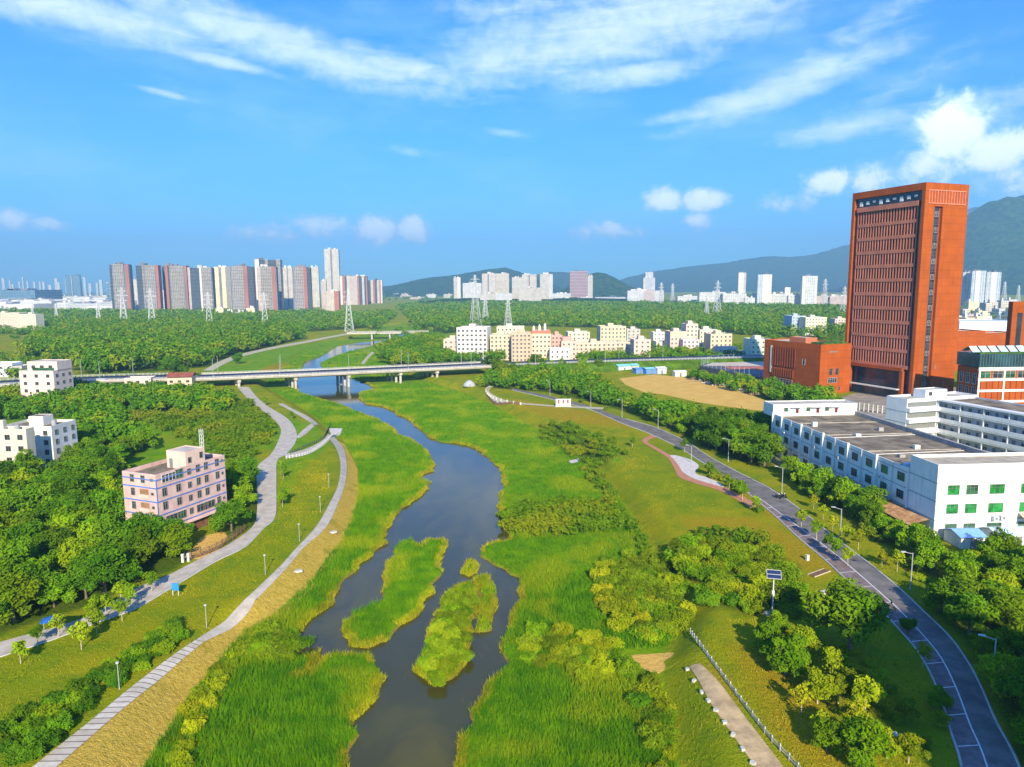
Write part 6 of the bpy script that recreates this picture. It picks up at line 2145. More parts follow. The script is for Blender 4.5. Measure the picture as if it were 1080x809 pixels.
# dotted trees among the village, along far fields and the far plain
for px, n_ in (([(470, 372), (790, 364), (800, 382), (600, 388), (480, 386)], 60), ([(380, 345), (470, 340), (480, 356), (400, 362)], 26), ([(1000, 328), (1100, 328), (1100, 350), (1000, 350)], 60),
               ([(-60, 318), (120, 318), (120, 332), (-60, 332)], 160), ([(400, 310), (900, 312), (900, 326), (400, 324)], 260), ([(-60, 378), (60, 378), (60, 400), (-60, 404)], 34), ([(800, 352), (900, 350), (900, 362), (800, 362)], 26),
               ([(215, 352), (330, 350), (300, 362), (240, 372)], 10), ([(-40, 352), (70, 350), (60, 358), (-40, 362)], 40)):
    poly = wpoly(px)
    lo, hi = poly.min(0), poly.max(0)
    P = rng.uniform(lo, hi, (n_ * 6, 2))
    P = P[inside(P, poly)]
    P = P[clear_of(P, 2.0)][:n_]
    for p in P:
        d = float(np.hypot(*p))
        s = rng.uniform(.6, 1.2) * (1 if d < 1200 else 1.6)
        far_crown(p, 4.6 * s, 7.5 * s, int(np.clip(200 * 500 / d, 40, 220)), .85 * max(1, d / 700))
V = np.concatenate(ALLV)
tag(link("woodland", np_mesh("woodland", V, quads(V), wood_m)), kind='stuff')

# shrubs: separate bushes on the plain and along the banks
SH = [
    ([(522, 536), (560, 528), (600, 524), (640, 532), (664, 548), (640, 556), (600, 558), (560, 558), (538, 556)], 3.0, ('sl', 'so', 'sl', 'sm'), (.7, .95), "yellow green bush in the band across the reeds right of the river", "yellow green bushes in the reeds"),
    ([(622, 604), (640, 585), (668, 580), (712, 592), (728, 620), (722, 655), (690, 668), (640, 655)], 2.9, ('so', 'sl', 'so', 'sm'), (.8, 1.15), "olive willow bush in the big thicket right of the river", "olive bushes of the big thicket"),
    ([(545, 664), (580, 655), (625, 655), (660, 672), (676, 690), (665, 712), (630, 706), (595, 700), (555, 690)], 2.6, ('so', 'sl', 'sm'), (.65, 1.0), "olive bush in the thicket between reed bed and pale sand patch", "olive bushes near the sand patch"),
    ([(712, 582), (745, 570), (795, 570), (815, 585), (838, 622), (846, 650), (822, 660), (785, 650), (745, 640), (725, 612)], 3.5, ('sd', 'sm', 'sl', 'so', 'sm'), (.8, 1.4), "tangled green bush in the thicket left of the solar lamp", "bushes left of the solar lamp"),
    ([(670, 690), (690, 692), (704, 730), (716, 809), (690, 815), (676, 760)], 2.4, ('so', 'sd', 'sl'), (.6, .9), "narrow olive bush in the hedge between reed bed and stone edged path", "bushes of the hedge at the bottom"),
    ([(601, 470), (612, 468), (640, 505), (668, 545), (696, 585), (716, 604), (702, 612), (680, 585), (655, 545), (626, 508)], 3.2, ('sm', 'sd', 'so'), (.55, .85), "small bush in the line that parts lawn from reed plain", "bushes along the lawn edge"),
    ([(562, 447), (600, 449), (650, 470), (664, 486), (640, 492), (600, 476), (575, 462)], 4.4, ('sd', 'sm'), (.5, .8), "low dark bush in the dark green hollow of the upper lawn", "bushes in the upper lawn hollow"),
    ([(254, 668), (272, 658), (300, 656), (318, 668), (312, 686), (285, 692), (262, 684)], 2.4, ('so', 'sm'), (.9, 1.2), "round olive bush at the tip of the left reed bank", "bushes at the left reed bank tip"),
    ([(245, 690), (258, 672), (240, 685), (215, 715), (195, 745), (178, 775), (160, 809), (190, 809), (205, 770), (228, 725)], 2.0, ('sl', 'so', 'sl'), (.45, .8), "yellow bush between the boardwalk slope and the lower reed bed", "yellow bushes beside the boardwalk"),
    ([(-20, 809), (0, 776), (60, 745), (110, 715), (150, 690), (190, 665), (203, 672), (196, 682), (150, 712), (120, 735), (70, 780), (40, 809)], 2.1, ('sd', 'sm', 'sd'), (.62, .85), "dark clipped bush in the hedge left of the boardwalk", "hedge bushes left of the boardwalk"),
    ([(116, 440), (180, 440), (250, 436), (268, 452), (272, 480), (250, 500), (200, 470), (160, 455)], 5.2, ('sm', 'sl', 'so'), (.8, 1.4), "fresh green bush in the scrub between pink house and bridge", "scrub bushes behind the pink house"),
    ([(470, 622), (492, 617), (504, 620), (505, 636), (495, 655), (490, 690), (478, 708), (458, 716), (446, 704), (452, 675), (462, 648)], 2.6, ('so', 'so', 'sm'), (.7, 1.0), "olive bush on the narrow dark island in the river", "bushes on the dark island"),
    ([(825, 502), (850, 520), (900, 556), (955, 605), (1000, 645), (1040, 700), (1075, 760), (1110, 760), (1060, 690), (1010, 640), (960, 600), (905, 548), (850, 508)], 3.4, ('sm', 'sl', 'sd'), (.5, .85), "low bush on the verge right of the lane", "verge bushes right of the lane"),
    ([(745, 502), (760, 503), (800, 530), (815, 545), (800, 545), (770, 522)], 2.6, ('sd', 'sm'), (.55, .8), "round bush between brick walk and lane", "bushes between brick walk and lane"),
    ([(540, 414), (600, 427), (650, 446), (680, 455), (676, 450), (640, 434), (590, 420), (545, 411)], 5.5, ('sm', 'sl'), (.4, .65), "small bush in the planted strip beside the upper lane", "bushes beside the upper lane"),
    ([(226, 425), (262, 424), (272, 436), (290, 455), (286, 475), (262, 470), (240, 450)], 4.0, ('sm', 'sl', 'so'), (.6, 1.0), "bush in the leafy strip left of the upper promenade", "bushes left of the upper promenade"),
    ([(870, 690), (915, 690), (955, 740), (985, 800), (930, 809), (880, 770)], 3.6, ('sl', 'sl', 'so'), (.4, .62), "low yellow bush among the young trees at lower right", "low yellow bushes at lower right"),
    ([(100, 395), (240, 400), (235, 412), (100, 408)], 7.0, ('sm', 'sd'), (.6, .9), "bush at the foot of the viaduct houses", "bushes at the viaduct houses"),
]
allS = []
for px, sp, kinds, sc_, lab, grp in SH:
    poly = wpoly(px, -1.0)
    P = scatter(poly, sp, rng, extra=.5)
    if len(P):
        P = P[~in_water(P, .2)]
    for p in P:
        allS.append((float(np.hypot(*p)), p, kinds, sc_, lab, grp))
allS.sort(key=lambda q: q[0])
for k, (dist, p, kinds, sc_, lab, grp) in enumerate(allS):
    nm = kinds[rng.integers(len(kinds))]
    s = rng.uniform(*sc_)
    if k < 296:
        put_shrub(PROTO_S[nm][rng.integers(3)], p, s, rng.uniform(0, 6.28), lab, grp, sz=s * (rng.uniform(.45, .7) if 'band across' in lab else rng.uniform(.7, 1.1)))
rest_s = allS[296:]
ALLV = []
for dist, p, kinds, sc_, lab, grp in rest_s:
    s = rng.uniform(*sc_)
    z0 = float(height(np.array([p]))[0])
    n0 = len(ALLV)
    far_crown(p, 2.2 * s, 2.6 * s, 120, .45)
    ALLV[-1][:, 2] += z0
if ALLV:
    V = np.concatenate(ALLV)
    um = foliage("undergrowth_leaves", (0.068, 0.158, 0.0048), (0.150, 0.255, 0.0072), (0.240, 0.270, 0.0096), orand=0.0)
    tag(link("undergrowth", np_mesh("undergrowth", V, quads(V), um)), kind='stuff')


# reeds and tall grass on the flood plain, short grass on the lawns
def blades(P, z, hgt, wid, rng, lean=.35):
    n = len(P)
    a = rng.uniform(0, 6.28, n)
    l = rng.uniform(0.05, lean, n) * hgt
    b_ = rng.uniform(0, 6.28, n)
    base = np.column_stack([P, z])
    side = np.column_stack([np.cos(a), np.sin(a), np.zeros(n)]) * wid[:, None] * .5
    tip = base + np.column_stack([np.cos(b_) * l, np.sin(b_) * l, hgt])
    return np.stack([base - side, base + side, tip], 1).reshape(-1, 3)


def area(poly):
    x, y = poly[:, 0], poly[:, 1]
    return .5 * abs(np.sum(x * np.roll(y, -1) - y * np.roll(x, -1)))


def rand_in(poly, n, rng):
    lo, hi = poly.min(0), poly.max(0)
    out, got = [], 0
    while got < n:
        Q = rng.uniform(lo, hi, (max(1000, n), 2))
        Q = Q[inside(Q, poly)]
        out.append(Q)
        got += len(Q)
        if len(Q) == 0:
            break
    return np.concatenate(out)[:n]


FL2 = FLOOD[FLOOD[:, 1] < 1e9]
lo, hi = FL2.min(0), FL2.max(0)
BL, BD = [], []
for y0 in np.arange(40, 620, 20.0):
    dmid = math.hypot(y0 + 10, 52)
    dens = 26.0 * (90 / max(dmid, 70)) ** 1.75
    n = int(dens * 20 * (hi[0] - lo[0]))
    P = np.column_stack([rng.uniform(lo[0], hi[0], n), rng.uniform(y0, y0 + 20, n)])
    P = P[F_FLOOD(P) < 0]
    if not len(P):
        continue
    dw_ = F_WATER(P)
    P, dw_ = P[dw_ > .25], dw_[dw_ > .25]
    P2 = clear_of(P, .2)
    P, dw_ = P[P2], dw_[P2]
    if not len(P):
        continue
    patch = np.sin(P[:, 0] * .21 + np.sin(P[:, 1] * .13) * 2) * np.sin(P[:, 1] * .17 + 1) * .5 + .5
    left = P[:, 0] < (-12 - (P[:, 1] - 150) * .12)
    isl = np.zeros(len(P), dtype=bool)
    for i in ISL[:3]:
        isl |= inside(P, i)
    hg = np.where(left | isl, 1.15, np.where(P[:, 1] < 130, 1.0, .65)) * (.6 + .4 * np.clip(dw_ / 2.0, 0, 1)) * (.75 + .5 * patch) * rng.uniform(.7, 1.25, len(P))
    wd = np.full(len(P), .115 * (dmid / 90) ** .85) * rng.uniform(.6, 1.4, len(P))
    BL.append(blades(P, height(P) - .05, hg, wd, rng, .85))
# yellowed stems that lean over the water along the margins
for y0 in np.arange(40, 420, 20.0):
    dmid = math.hypot(y0 + 10, 52)
    n = int(60 * (90 / max(dmid, 70)) ** 1.3 * 20 * (hi[0] - lo[0]))
    P = np.column_stack([rng.uniform(lo[0], hi[0], n), rng.uniform(y0, y0 + 20, n)])
    dw_ = F_WATER(P)
    k_ = (dw_ > -.25) & (dw_ < 1.0) & (F_FLOOD(P) < 0) & (np.sin(P[:, 0] * .37 + np.sin(P[:, 1] * .23) * 2) > -.45)
    P = P[k_]
    if len(P):
        BD.append(blades(P, np.maximum(height(P), -3.02), rng.uniform(.25, .9, len(P)), .12 * (dmid / 90) ** .85 * rng.uniform(.6, 1.5, len(P)), rng, .95))
V = np.concatenate(BD)
dry_m = foliage("margin_stems", (0.22, 0.24, 0.006), (0.40, 0.36, 0.02), (0.34, 0.38, 0.008), trans=.25, scale=.4, big=.1, orand=0.0)
tag(link("dry_reeds", np_mesh("dry_reeds", V, np.arange(len(V)).reshape(-1, 3), dry_m)), kind='stuff')
V = np.concatenate(BL)
tag(link("reeds", np_mesh("reeds", V, np.arange(len(V)).reshape(-1, 3), reed_m)), kind='stuff')

lawn_m = foliage("lawn_blades", (0.2, 0.26, 0.004), (0.32, 0.34, 0.006), (0.48, 0.4, 0.02), trans=.25, scale=.3, big=.07, orand=0.0)
BL = []
for px, dn_ in (([(-80, 720), (0, 694), (110, 655), (180, 622), (250, 583), (290, 548), (295, 500), (320, 485), (345, 485), (348, 515), (335, 545), (300, 585), (250, 636), (200, 668), (100, 720), (0, 775), (-80, 809)], 5.0),
                ([(820, 640), (860, 625), (900, 615), (925, 640), (985, 720), (1010, 809), (840, 809), (760, 690), (735, 665), (760, 655)], 6.0),
                ([(610, 480), (670, 468), (700, 500), (790, 545), (880, 608), (850, 600), (800, 566), (710, 575), (690, 580), (650, 530)], 2.2),
                ([(714, 700), (728, 702), (790, 809), (716, 809)], 6.0), ([(420, 405), (500, 412), (600, 432), (680, 458), (600, 470), (540, 435)], .8),
                ([(720, 668), (735, 672), (775, 735), (840, 809), (900, 809), (820, 690), (760, 660)], 6.0), ([(850, 560), (1000, 660), (1080, 790), (1120, 800), (1010, 640), (860, 548)], 4.0)):
    poly = wpoly(px)
    n = int(area(poly) * dn_)
    P = rand_in(poly, n, rng)
    P = P[clear_of(P, 0)]
    keep = (np.sin(P[:, 0] * .5 + np.sin(P[:, 1] * .4)) * np.sin(P[:, 1] * .45) > -.35) | (rng.random(len(P)) < .35)
    P = P[keep]
    dist = np.hypot(P[:, 1], 52)
    BL.append(blades(P, height(P) - .03, rng.uniform(.12, .38, len(P)), .12 * (dist / 90) ** .9 * rng.uniform(.6, 1.5, len(P)), rng, .8))
V = np.concatenate(BL)
tag(link("grass", np_mesh("grass", V, np.arange(len(V)).reshape(-1, 3), lawn_m)), kind='stuff')

# single trees one can point at
ONE = [
    ('dark', 0, 896, 688, 1.32, "large dark green tree whose crown hangs over the lane's parking strip, lower right"),
    ('mid', 1, 828, 712, .90, "medium leafy tree with a pale trunk below the solar lamp"),
    ('mid', 0, 812, 688, .60, "medium bushy tree close behind the solar lamp base"),
    ('lite', 0, 878, 718, .85, "yellow green young tree below the big dark tree, on the dry grass"),
    ('lite', 1, 912, 752, 1.0, "broad yellow green young tree on the sunlit edge at lower right"),
    ('mid', 2, 910, 805, .75, "bright green young tree at the bottom edge, right of the stone path"),
    ('lite', 1, 955, 762, .55, "thin brownish young tree at the edge of the deep shade, lower right"),
    ('lite', 0, 862, 742, .80, "leafy yellow green tree between the pale trunked tree and the sunlit edge"),
    ('mid', 2, 846, 690, .58, "green young tree squeezed between solar lamp and big dark tree"),
    ('lite', 1, 884, 742, .74, "yellow tree in the middle of the young grove at lower right"),
    ('mid', 0, 872, 792, .50, "small leafy tree in the tree shade near the bottom, right of the path"),
    ('lite', 0, 925, 735, .70, "light tree at the border of the deep shade, upper part of the grove"),
    ('lite', 1, 958, 805, .74, "yellow tree at the bottom edge next to the deep shade"),
    ('mid', 1, 822, 668, .50, "bright young tree just right of the solar lamp pole"),
    ('lite', 0, 935, 800, .60, "yellow young tree at the bottom edge beside the bright green one"),
    ('dark', 1, 958, 668, .34, "small round dark tree standing in the parking strip"),
    ('mid', 1, 990, 748, .42, "small tree shading the lower parking strip"),
    ('lite', 0, 992, 768, .40, "slim tree with yellow leaves below the small shading tree"),
]
for kd, v, px, py, s, lab in ONE:
    put_tree(PROTO[kd][v], T(px, py), s, rng.uniform(0, 6.28), lab, None, "young_tree" if s < .8 else "broadleaf_tree")
YT = [
    ("slim young tree planted on the lawn below the left promenade", "young trees on the lower lawn by the promenade", 'young', [(22, 700), (40, 682), (86, 685), (102, 668), (129, 655), (112, 650), (138, 640)]),
    ("slim young tree on the house side of the left promenade", "young trees on the house side of the promenade", 'young', [(62, 672), (100, 655), (128, 636), (160, 624)]),
    ("small round street tree in the parking strip beside the lane", "street trees in the parking strip", 'young', [(845, 556), (861, 569), (873, 581), (881, 590), (894, 597)]),
    ("young yellow green tree on the verge between lane and factory", "verge trees between lane and factory", 'youngl', [(868, 548), (878, 562), (892, 572), (905, 580), (930, 598), (946, 603), (858, 537)]),
    ("small young tree between the brick walk and the lane", "young trees between brick walk and lane", 'young', [(797, 540), (783, 528), (769, 516), (748, 503), (722, 477)]),
    ("tiny young tree on the sunlit grass at lower right", "tiny trees on the sunlit grass", 'youngl', [(845, 752), (864, 780), (898, 735), (860, 735), (905, 770), (973, 705)]),
    ("young tree by the upper promenade, near the ramp", "young trees near the ramp", 'young', [(296, 498), (299, 505), (298, 535), (301, 530), (308, 442), (280, 428)]),
    ("broadleaf tree on the near bank of the road just past the bridge", "trees on the road bank past the bridge", 'mid', [(524, 394), (536, 393.5), (548, 393), (580, 392), (592, 391.5), (606, 391), (622, 390.5), (640, 389.5), (530, 395.5), (542, 395), (556, 394.5), (572, 394), (614, 392), (632, 391)]),
    ("dark young tree alone on the upper right lawn", None, 'young', [(667, 472)]),
]
for lab, grp, kd, pts in YT:
    for px, py in pts:
        s = rng.uniform(.85, 1.2)
        put_tree(PROTO[kd][rng.integers(len(PROTO[kd]))], T(px, py), s, rng.uniform(0, 6.28), lab, grp, "young_tree" if kd != 'mid' else "broadleaf_tree")
put_tree(PROTO['dark'][1], np.append(W(251, 384), 0), 1.1, .5, "round dark tree alone on the bank beyond the bridge, at left", None)
put_tree(PROTO['dark'][0], np.append(W(183, 399), 0), 1.75, 1.5, "big dark round tree standing between the two houses beside the viaduct", None)
put_tree(PROTO['dark'][2], np.append(W(565, 391), 0), 1.2, 2.5, "dark tree alone at the near edge of the bridge road, right of the river", None)

# ------------------------------------------------------------------ small things near the viewer
blue_m = mat("blue_sign_panel", (0.03, 0.25, 0.62), .15, 2, .5)
sol_m = mat("solar_cells", (0.02, 0.035, 0.10), .3, 3, .2, .6)
for lab, px, py, h_ in (("pale garden lamp on the grass beside the left walkway, nearest the hedge end", 218, 662, 3.6), ("yellowish lamp at the hedge beside the lower boardwalk", 126, 727, 3.6), ("slim garden lamp halfway up the left lawn beside the walkway", 280, 606, 3.6),
                        ("slim garden lamp beside the walkway's upper bend", 316, 571, 3.6), ("slim garden lamp on the lawn near the walkway's top end", 338, 540, 3.6), ("small garden lamp by the lawn's upper edge under the ramp", 347, 514, 3.4)):
    p = T(px, py)
    o = empty("garden_lamp", tuple(p), 0, lab, "garden lamp", "garden lamps along the walkway")
    MB().tube([(0, 0, 0), (0, 0, .4), (0, 0, h_)], [.09, .06, .05], 8).build("pole", steel, o)
    MB().tube([(0, 0, h_), (0, 0, h_ + .05), (0, 0, h_ + .22), (0, 0, h_ + .26)], [.08, .22, .20, .05], 12).build("lamp_head", lamp_lens, o)
for lab, px, py, rz, h_ in (("tall lamp post on the lane's right verge, under the factory's lower end", 960, 622, 3.0, 6.6), ("tall lamp post on the right verge in the lower right shade", 1046, 724, 2.7, 6.6), ("tall lamp post on the right verge opposite the two scooters", 824.5, 521, 2.6, 6.8),
                            ("lamp post on the right verge among young trees beside the factory", 886, 566, 2.6, 6.0), ("lamp post beside the lane near the tall trees left of the factory", 768, 487, 2.6, 6.8), ("lamp post in the belt where the lane meets the brick walk", 694, 452, 2.6, 7.0),
                            ("lamp post in the belt above the upper lane, near the white letters", 656, 440, 2.6, 7), ("lamp post in the belt left of the white letters", 580, 417, 2.6, 7), ("lamp post in the belt above the dark lawn hollow", 623, 430, 2.6, 7), ("blue grey lamp post at the plaza beside the lane", 729, 488, 2.4, 5)):
    p = T(px, py)
    street_lamp(tuple(p), rz, h_, 1.5, False, lab, "lamp posts along the lane", .085)
# solar lamp on a small stone block
p = T(814.5, 646)
so = empty("solar_lamp", tuple(p), R(-14), "solar lamp with a tilted dark panel on a pole, in the park at right", "solar lamp")
MB().tube([(0, 0, 0), (0, 0, 6.2)], [.13, .09], 10).build("pole", rail_m, so)
MB().box(-.2, .2, -.18, .18, 2.9, 3.7).build("battery_box", rail_m, so)
pn_ = MB()
for k in range(2):
    pn_.box(-1.05, 1.05, -.75 + k * .78, -.06 + k * .78, -.03, .03)
pb = pn_.build("solar_panel", sol_m, so, (0, 0, 6.4), (R(38), 0, 0))
fr_ = MB()
for y_ in (-.80, -.045, .735):
    fr_.box(-1.1, 1.1, y_, y_ + .06, -.05, .05)
for x_ in (-1.1, 1.05):
    fr_.box(x_, x_ + .05, -.74, .735, -.05, .05)
fr_.build("panel_frame", rail_m, so, (0, 0, 6.4), (R(38), 0, 0))
MB().box(-.9, -.1, -.5, .5, 0, .7).build("stone_block", kerb_m, empty("concrete_block", tuple(T(811, 647)), R(20), "pale concrete block at the foot of the solar lamp", "block"))
# frame bench / rack on the lawn
p = T(864, 605)
rk = empty("bench_frame", tuple(p), R(33), "long low pale frame with slats lying on the lawn beside the parking strip", "frame")
fm2 = MB()
fm2.box(-2.4, 2.4, -.75, -.63, .1, .24).box(-2.4, 2.4, .63, .75, .1, .24)
fm2.build("rails", mat("pale_wood", (0.62, 0.52, 0.36), .15, 2), rk)
sl_ = MB()
for k in range(12):
    x_ = -2.2 + k * .4
    sl_.box(x_ - .1, x_ + .1, -.62, .62, .12, .2)
sl_.build("slats", mat("brown_slats", (0.22, 0.13, 0.07), .2, 2), rk)
p = T(851.5, 591)
wb_ = empty("marker_post", tuple(p), .3, "short white marker post on the lawn above the slatted frame", "marker post")
MB().box(-.28, .28, -.22, .22, 0, 1.0).build("post", rail_m, wb_)
MB().box(-.32, .32, -.26, .26, 1.0, 1.08).build("cap", rail_m, wb_)
p = T(871, 626)
MB().box(-.9, .9, -.45, .45, 0, .5).build("slab", pale_p, empty("stone_bench", tuple(p), .4, "pale stone bench block half under the big dark tree", "bench"))
# blue notice board, blue canopy
p = T(185.5, 628)
nb2 = empty("notice_board", tuple(p), R(-5), "blue notice board on two white legs beside the left promenade", "notice board")
MB().box(-.62, .62, -.06, .06, .9, 2.2).build("panel", blue_m, nb2)
for x_ in (-.5, .5):
    MB().box(x_ - .05, x_ + .05, -.05, .05, 0, .9).build("leg", rail_m, nb2)
p = T(56, 666)
cp = empty("canopy", tuple(p), R(25), "rumpled blue canopy on thin poles standing on the left promenade", "canopy")
rngc = np.random.default_rng(4)
gx_, gy_ = np.meshgrid(np.linspace(-1.5, 1.5, 13), np.linspace(-1.2, 1.2, 11))
zc_ = 2.35 - .35 * (np.abs(gx_) / 1.5) ** 2 - .3 * (np.abs(gy_) / 1.2) ** 2 + rngc.normal(0, .05, gx_.shape)
Vc = np.column_stack([gx_.ravel(), gy_.ravel(), zc_.ravel()])
ic = (np.arange(10)[:, None] * 13 + np.arange(12)[None]).ravel()
Fc = np.stack([ic, ic + 1, ic + 14, ic + 13], 1)
link("cover", np_mesh("cover", Vc, Fc, mat("blue_canvas", (0.02, 0.13, 0.42), .3, 1.5, .7)), cp)
for x_, y_ in ((-1.3, -1), (1.3, -1), (1.3, 1), (-1.3, 1)):
    MB().tube([(x_, y_, 0), (x_, y_, 2.0)], [.04, .04], 6).build("pole", steel, cp)
# fences
def rail_fence(name, label, pts, h_, post, m, n_rail=2, thick=.08, cat="fence"):
    C = smooth_line([T(x, y)[:2] for x, y in pts], 1.0)
    L = np.concatenate([[0], np.cumsum(np.linalg.norm(np.diff(C, axis=0), axis=1))])
    n = max(2, int(L[-1] / post))
    S = resample(C, n + 1)
    Z = height(S)
    o = empty(name, (0, 0, 0), 0, label, cat)
    for k in range(n + 1):
        MB().box(-thick, thick, -thick, thick, -.2, h_ + .1).build("post", m, o, (float(S[k][0]), float(S[k][1]), float(Z[k])))
    rm = MB()
    for k in range(n):
        for j in range(n_rail):
            z_ = h_ * (j + .6) / n_rail
            rm.beam((*S[k], Z[k] + z_), (*S[k + 1], Z[k + 1] + z_), thick * 1.2)
    rm.build("rails", m, o)
    return o


rail_fence("stone_fence", "low white stone railing along the right side of the dirt path", [(728, 668), (735, 678), (744, 690), (755, 705), (775, 732), (810, 778), (840, 810), (870, 845)], .8, 1.6, mat("white_stone", (0.46, 0.45, 0.41), .12, 1), 2, .065)
rail_fence("ramp_fence", "white picketed fence along the lower side of the ramp at the walkway's top", [(302, 484), (326, 478.5), (345, 466), (355, 459)], .9, 1.1, rail_m, 2, .10)
rail_fence("dark_railing", "dark railing curving along the upper edge of the ramp", [(306, 479), (322, 472), (342, 462), (346, 455), (349, 449)], 1.0, 1.4, mat("dark_metal", (0.07, 0.07, 0.07), .2), 3, .06)
rail_fence("yard_fence", "brown fence between the pink house yard and the promenade", [(202, 590), (225, 582), (245, 570), (258, 560)], 1.5, 1.8, mat("brown_fence", (0.20, 0.10, 0.07), .2), 5, .07)
ta = empty("terrace_wall", (0, 0, 0), 0, "curved low terrace wall with pale posts on the upper lawn, right of the bridge", "wall")
tp = [(516, 409.5), (512.5, 413), (515, 417), (523, 421.8), (535, 425), (549, 427)]
ribbon("wall", [T(x, y)[:2] for x, y in tp], .5, .9, mat("terrace_brown", (0.24, 0.12, 0.07), .2, .5), parent=ta)
Ct = resample(smooth_line([T(x, y)[:2] for x, y in tp], 1), 14)
for c_ in Ct:
    MB().box(-.35, .35, -.35, .35, 0, 1.25).build("post", kerb_m, ta, (float(c_[0]), float(c_[1]), 0))
for k, (px, py) in enumerate([(725, 707), (732, 719), (740, 731), (747, 740), (755, 750), (764, 763), (773, 776), (783, 791), (794, 806)]):
    st_ = bpy.data.objects.new("edge_stone", None) if False else None
    mbk = MB().prism([(-.28, -.2), (.25, -.22), (.32, .16), (-.1, .26), (-.32, .12)], 0, .32)
    o = mbk.build("edge_stone", kerb_m, None, tuple(T(px, py)), (0, 0, k * .7))
    tag(o, "white edge stone in the row along the left side of the dirt path", "stone", "edge stones of the dirt path")
for lab, px, py in (("flat pale block lying on the upper dry slope beside the walkway", 351, 562), ("flat pale block lying lower on the dry slope beside the walkway", 314, 603)):
    tag(MB().prism([(-.9, -.4), (.8, -.5), (.9, .4), (-.8, .5)], 0, .35).build("concrete_slab", kerb_m, None, tuple(T(px, py)), (0, 0, .5)), lab, "slab")
# white letters by the upper lane
p = T(594, 429)
lt = empty("sign_wall", tuple(p), R(4), "white sign wall with three dark slots beside the upper lane", "sign")
MB().box(-3.6, 3.6, -.6, .6, 0, .35).build("base", kerb_m, lt)
MB().box(-3.3, 3.3, -.25, .25, .353, 3.5).build("panel", rail_m, lt)
for x_ in (-2.0, 0, 2.0):
    MB().box(x_ - .35, x_ + .35, -.30, -.253, 1.5, 3.2).build("slot", mat("dull_red_slot", (0.30, 0.10, 0.10), .2), lt)
# pale dome tent near the bridge end
p = T(495, 407)
tn = empty("tent", tuple(p), .2, "pale grey domed tent near the right end of the bridge", "tent")
MB().tube([(0, 0, 0), (0, 0, 1.0), (0, 0, 2.2), (0, 0, 2.9), (0, 0, 3.1)], [3.3, 3.1, 2.0, .9, .1], 14).build("cover", mat("pale_canvas", (0.42, 0.44, 0.46), .1, .6, .8), tn)
MB().box(-.6, .6, -3.34, -3.0, 0, 1.6).build("flap", mat("grey_canvas", (0.35, 0.36, 0.38), .1, .6, .8), tn)

# yard gate posts at the pink house
for lab, px, py in (("pale gate post left of the pink house drive, beside the promenade", 193, 593), ("pale gate post right of the pink house drive, beside the promenade", 199, 592)):
    o = MB().box(-.2, .2, -.2, .2, 0, 1.5).box(-.26, .26, -.26, .26, 1.5, 1.62).build("gate_post", cream_w, None, tuple(T(px, py)))
    tag(o, lab, "gate post")


# lattice of parked vans and junk heaps at the field edge
def van(label, px, py, rz, body):
    p = T(px, py)
    o = empty("van", tuple(p), rz, label, "van")
    bdy = MB().prism([(-2.3, -.9), (2.0, -.9), (2.3, -.7), (2.3, .7), (2.0, .9), (-2.3, .9)], .45, 1.15)
    bdy.prism([(-2.25, -.85), (1.0, -.85), (1.0, .85), (-2.25, .85)], 1.15, 1.95)
    bdy.poly([(1.0, -.85, 1.95), (1.9, -.8, 1.16), (1.9, .8, 1.16), (1.0, .85, 1.95)])
    bdy.build("body", body, o)
    MB().box(-1.9, .8, -.88, -.86, 1.3, 1.8).box(-1.9, .8, .86, .88, 1.3, 1.8).build("window", glass_d, o)
    for x_ in (-1.5, 1.5):
        for y_ in (-.82, .82):
            MB().tube([(x_, y_ - .1, .36), (x_, y_ + .1, .36)], [.36, .36], 12).build("wheel", mat("tyre_black", (0.02, 0.02, 0.02), .2), o)
    return o


van("white van parked at the right edge of the sand field", 766, 407, .5, ac_m)
van("pale van half hidden behind the field hedge, left of the red hall", 776, 397.5, -.2, MATS['warm_white_sheet'])
for k, (px, py, lab) in enumerate(((731, 400.5, "brown heap of scrap at the sand field's edge, nearest the pale hut"), (738, 402.5, "low heap of planks on the sand field's edge, second from the pale hut"), (748, 405, "grey brown scrap heap halfway along the sand field's edge"),
                                   (779, 412, "large grey heap under sheets at the sand field's right end"), (788, 414, "dark grey heap beside the large grey one, at the field's right end"), (756, 406.5, "small brown heap beside the white van"), (795, 417, "pale rubble heap at the right corner of the sand field"))):
    p = T(px, py)
    rg = np.random.default_rng(k)
    hp = MB()
    for j in range(26):
        a, q = rg.uniform(0, 6.28), rg.uniform(0, 2.2)
        c_ = np.array([math.cos(a) * q * 1.5, math.sin(a) * q, rg.uniform(.1, 1.5 * (1 - q / 3))])
        e_ = c_ + rg.normal(0, .8, 3) * np.array([1, 1, .4])
        hp.beam(tuple(c_), tuple(e_), rg.uniform(.2, .6), rg.uniform(.1, .4))
    o = hp.build("scrap_heap", [mat("scrap_brown", (0.30, 0.20, 0.13), .4, 1.5), conc_d, MATS["warm_white_sheet"]][k % 3 if k < 3 else (1 if k in (3, 4) else k % 3)], None, tuple(p))
    tag(o, lab, "scrap heap")


# two scooters with riders on the lane
def skin_body(name, joints, edges, m, parent):
    me_ = bpy.data.meshes.new(name)
    me_.from_pydata([j[:3] for j in joints], edges, [])
    o = bpy.data.objects.new(name, me_)
    col.objects.link(o)
    md = o.modifiers.new('skin', 'SKIN')
    for i, j in enumerate(joints):
        me_.skin_vertices[0].data[i].radius = (j[3], j[3])
    me_.skin_vertices[0].data[0].use_root = True
    sb = o.modifiers.new('sub', 'SUBSURF')
    sb.levels = sb.render_levels = 1
    me_.materials.append(m)
    o.parent = parent
    return o


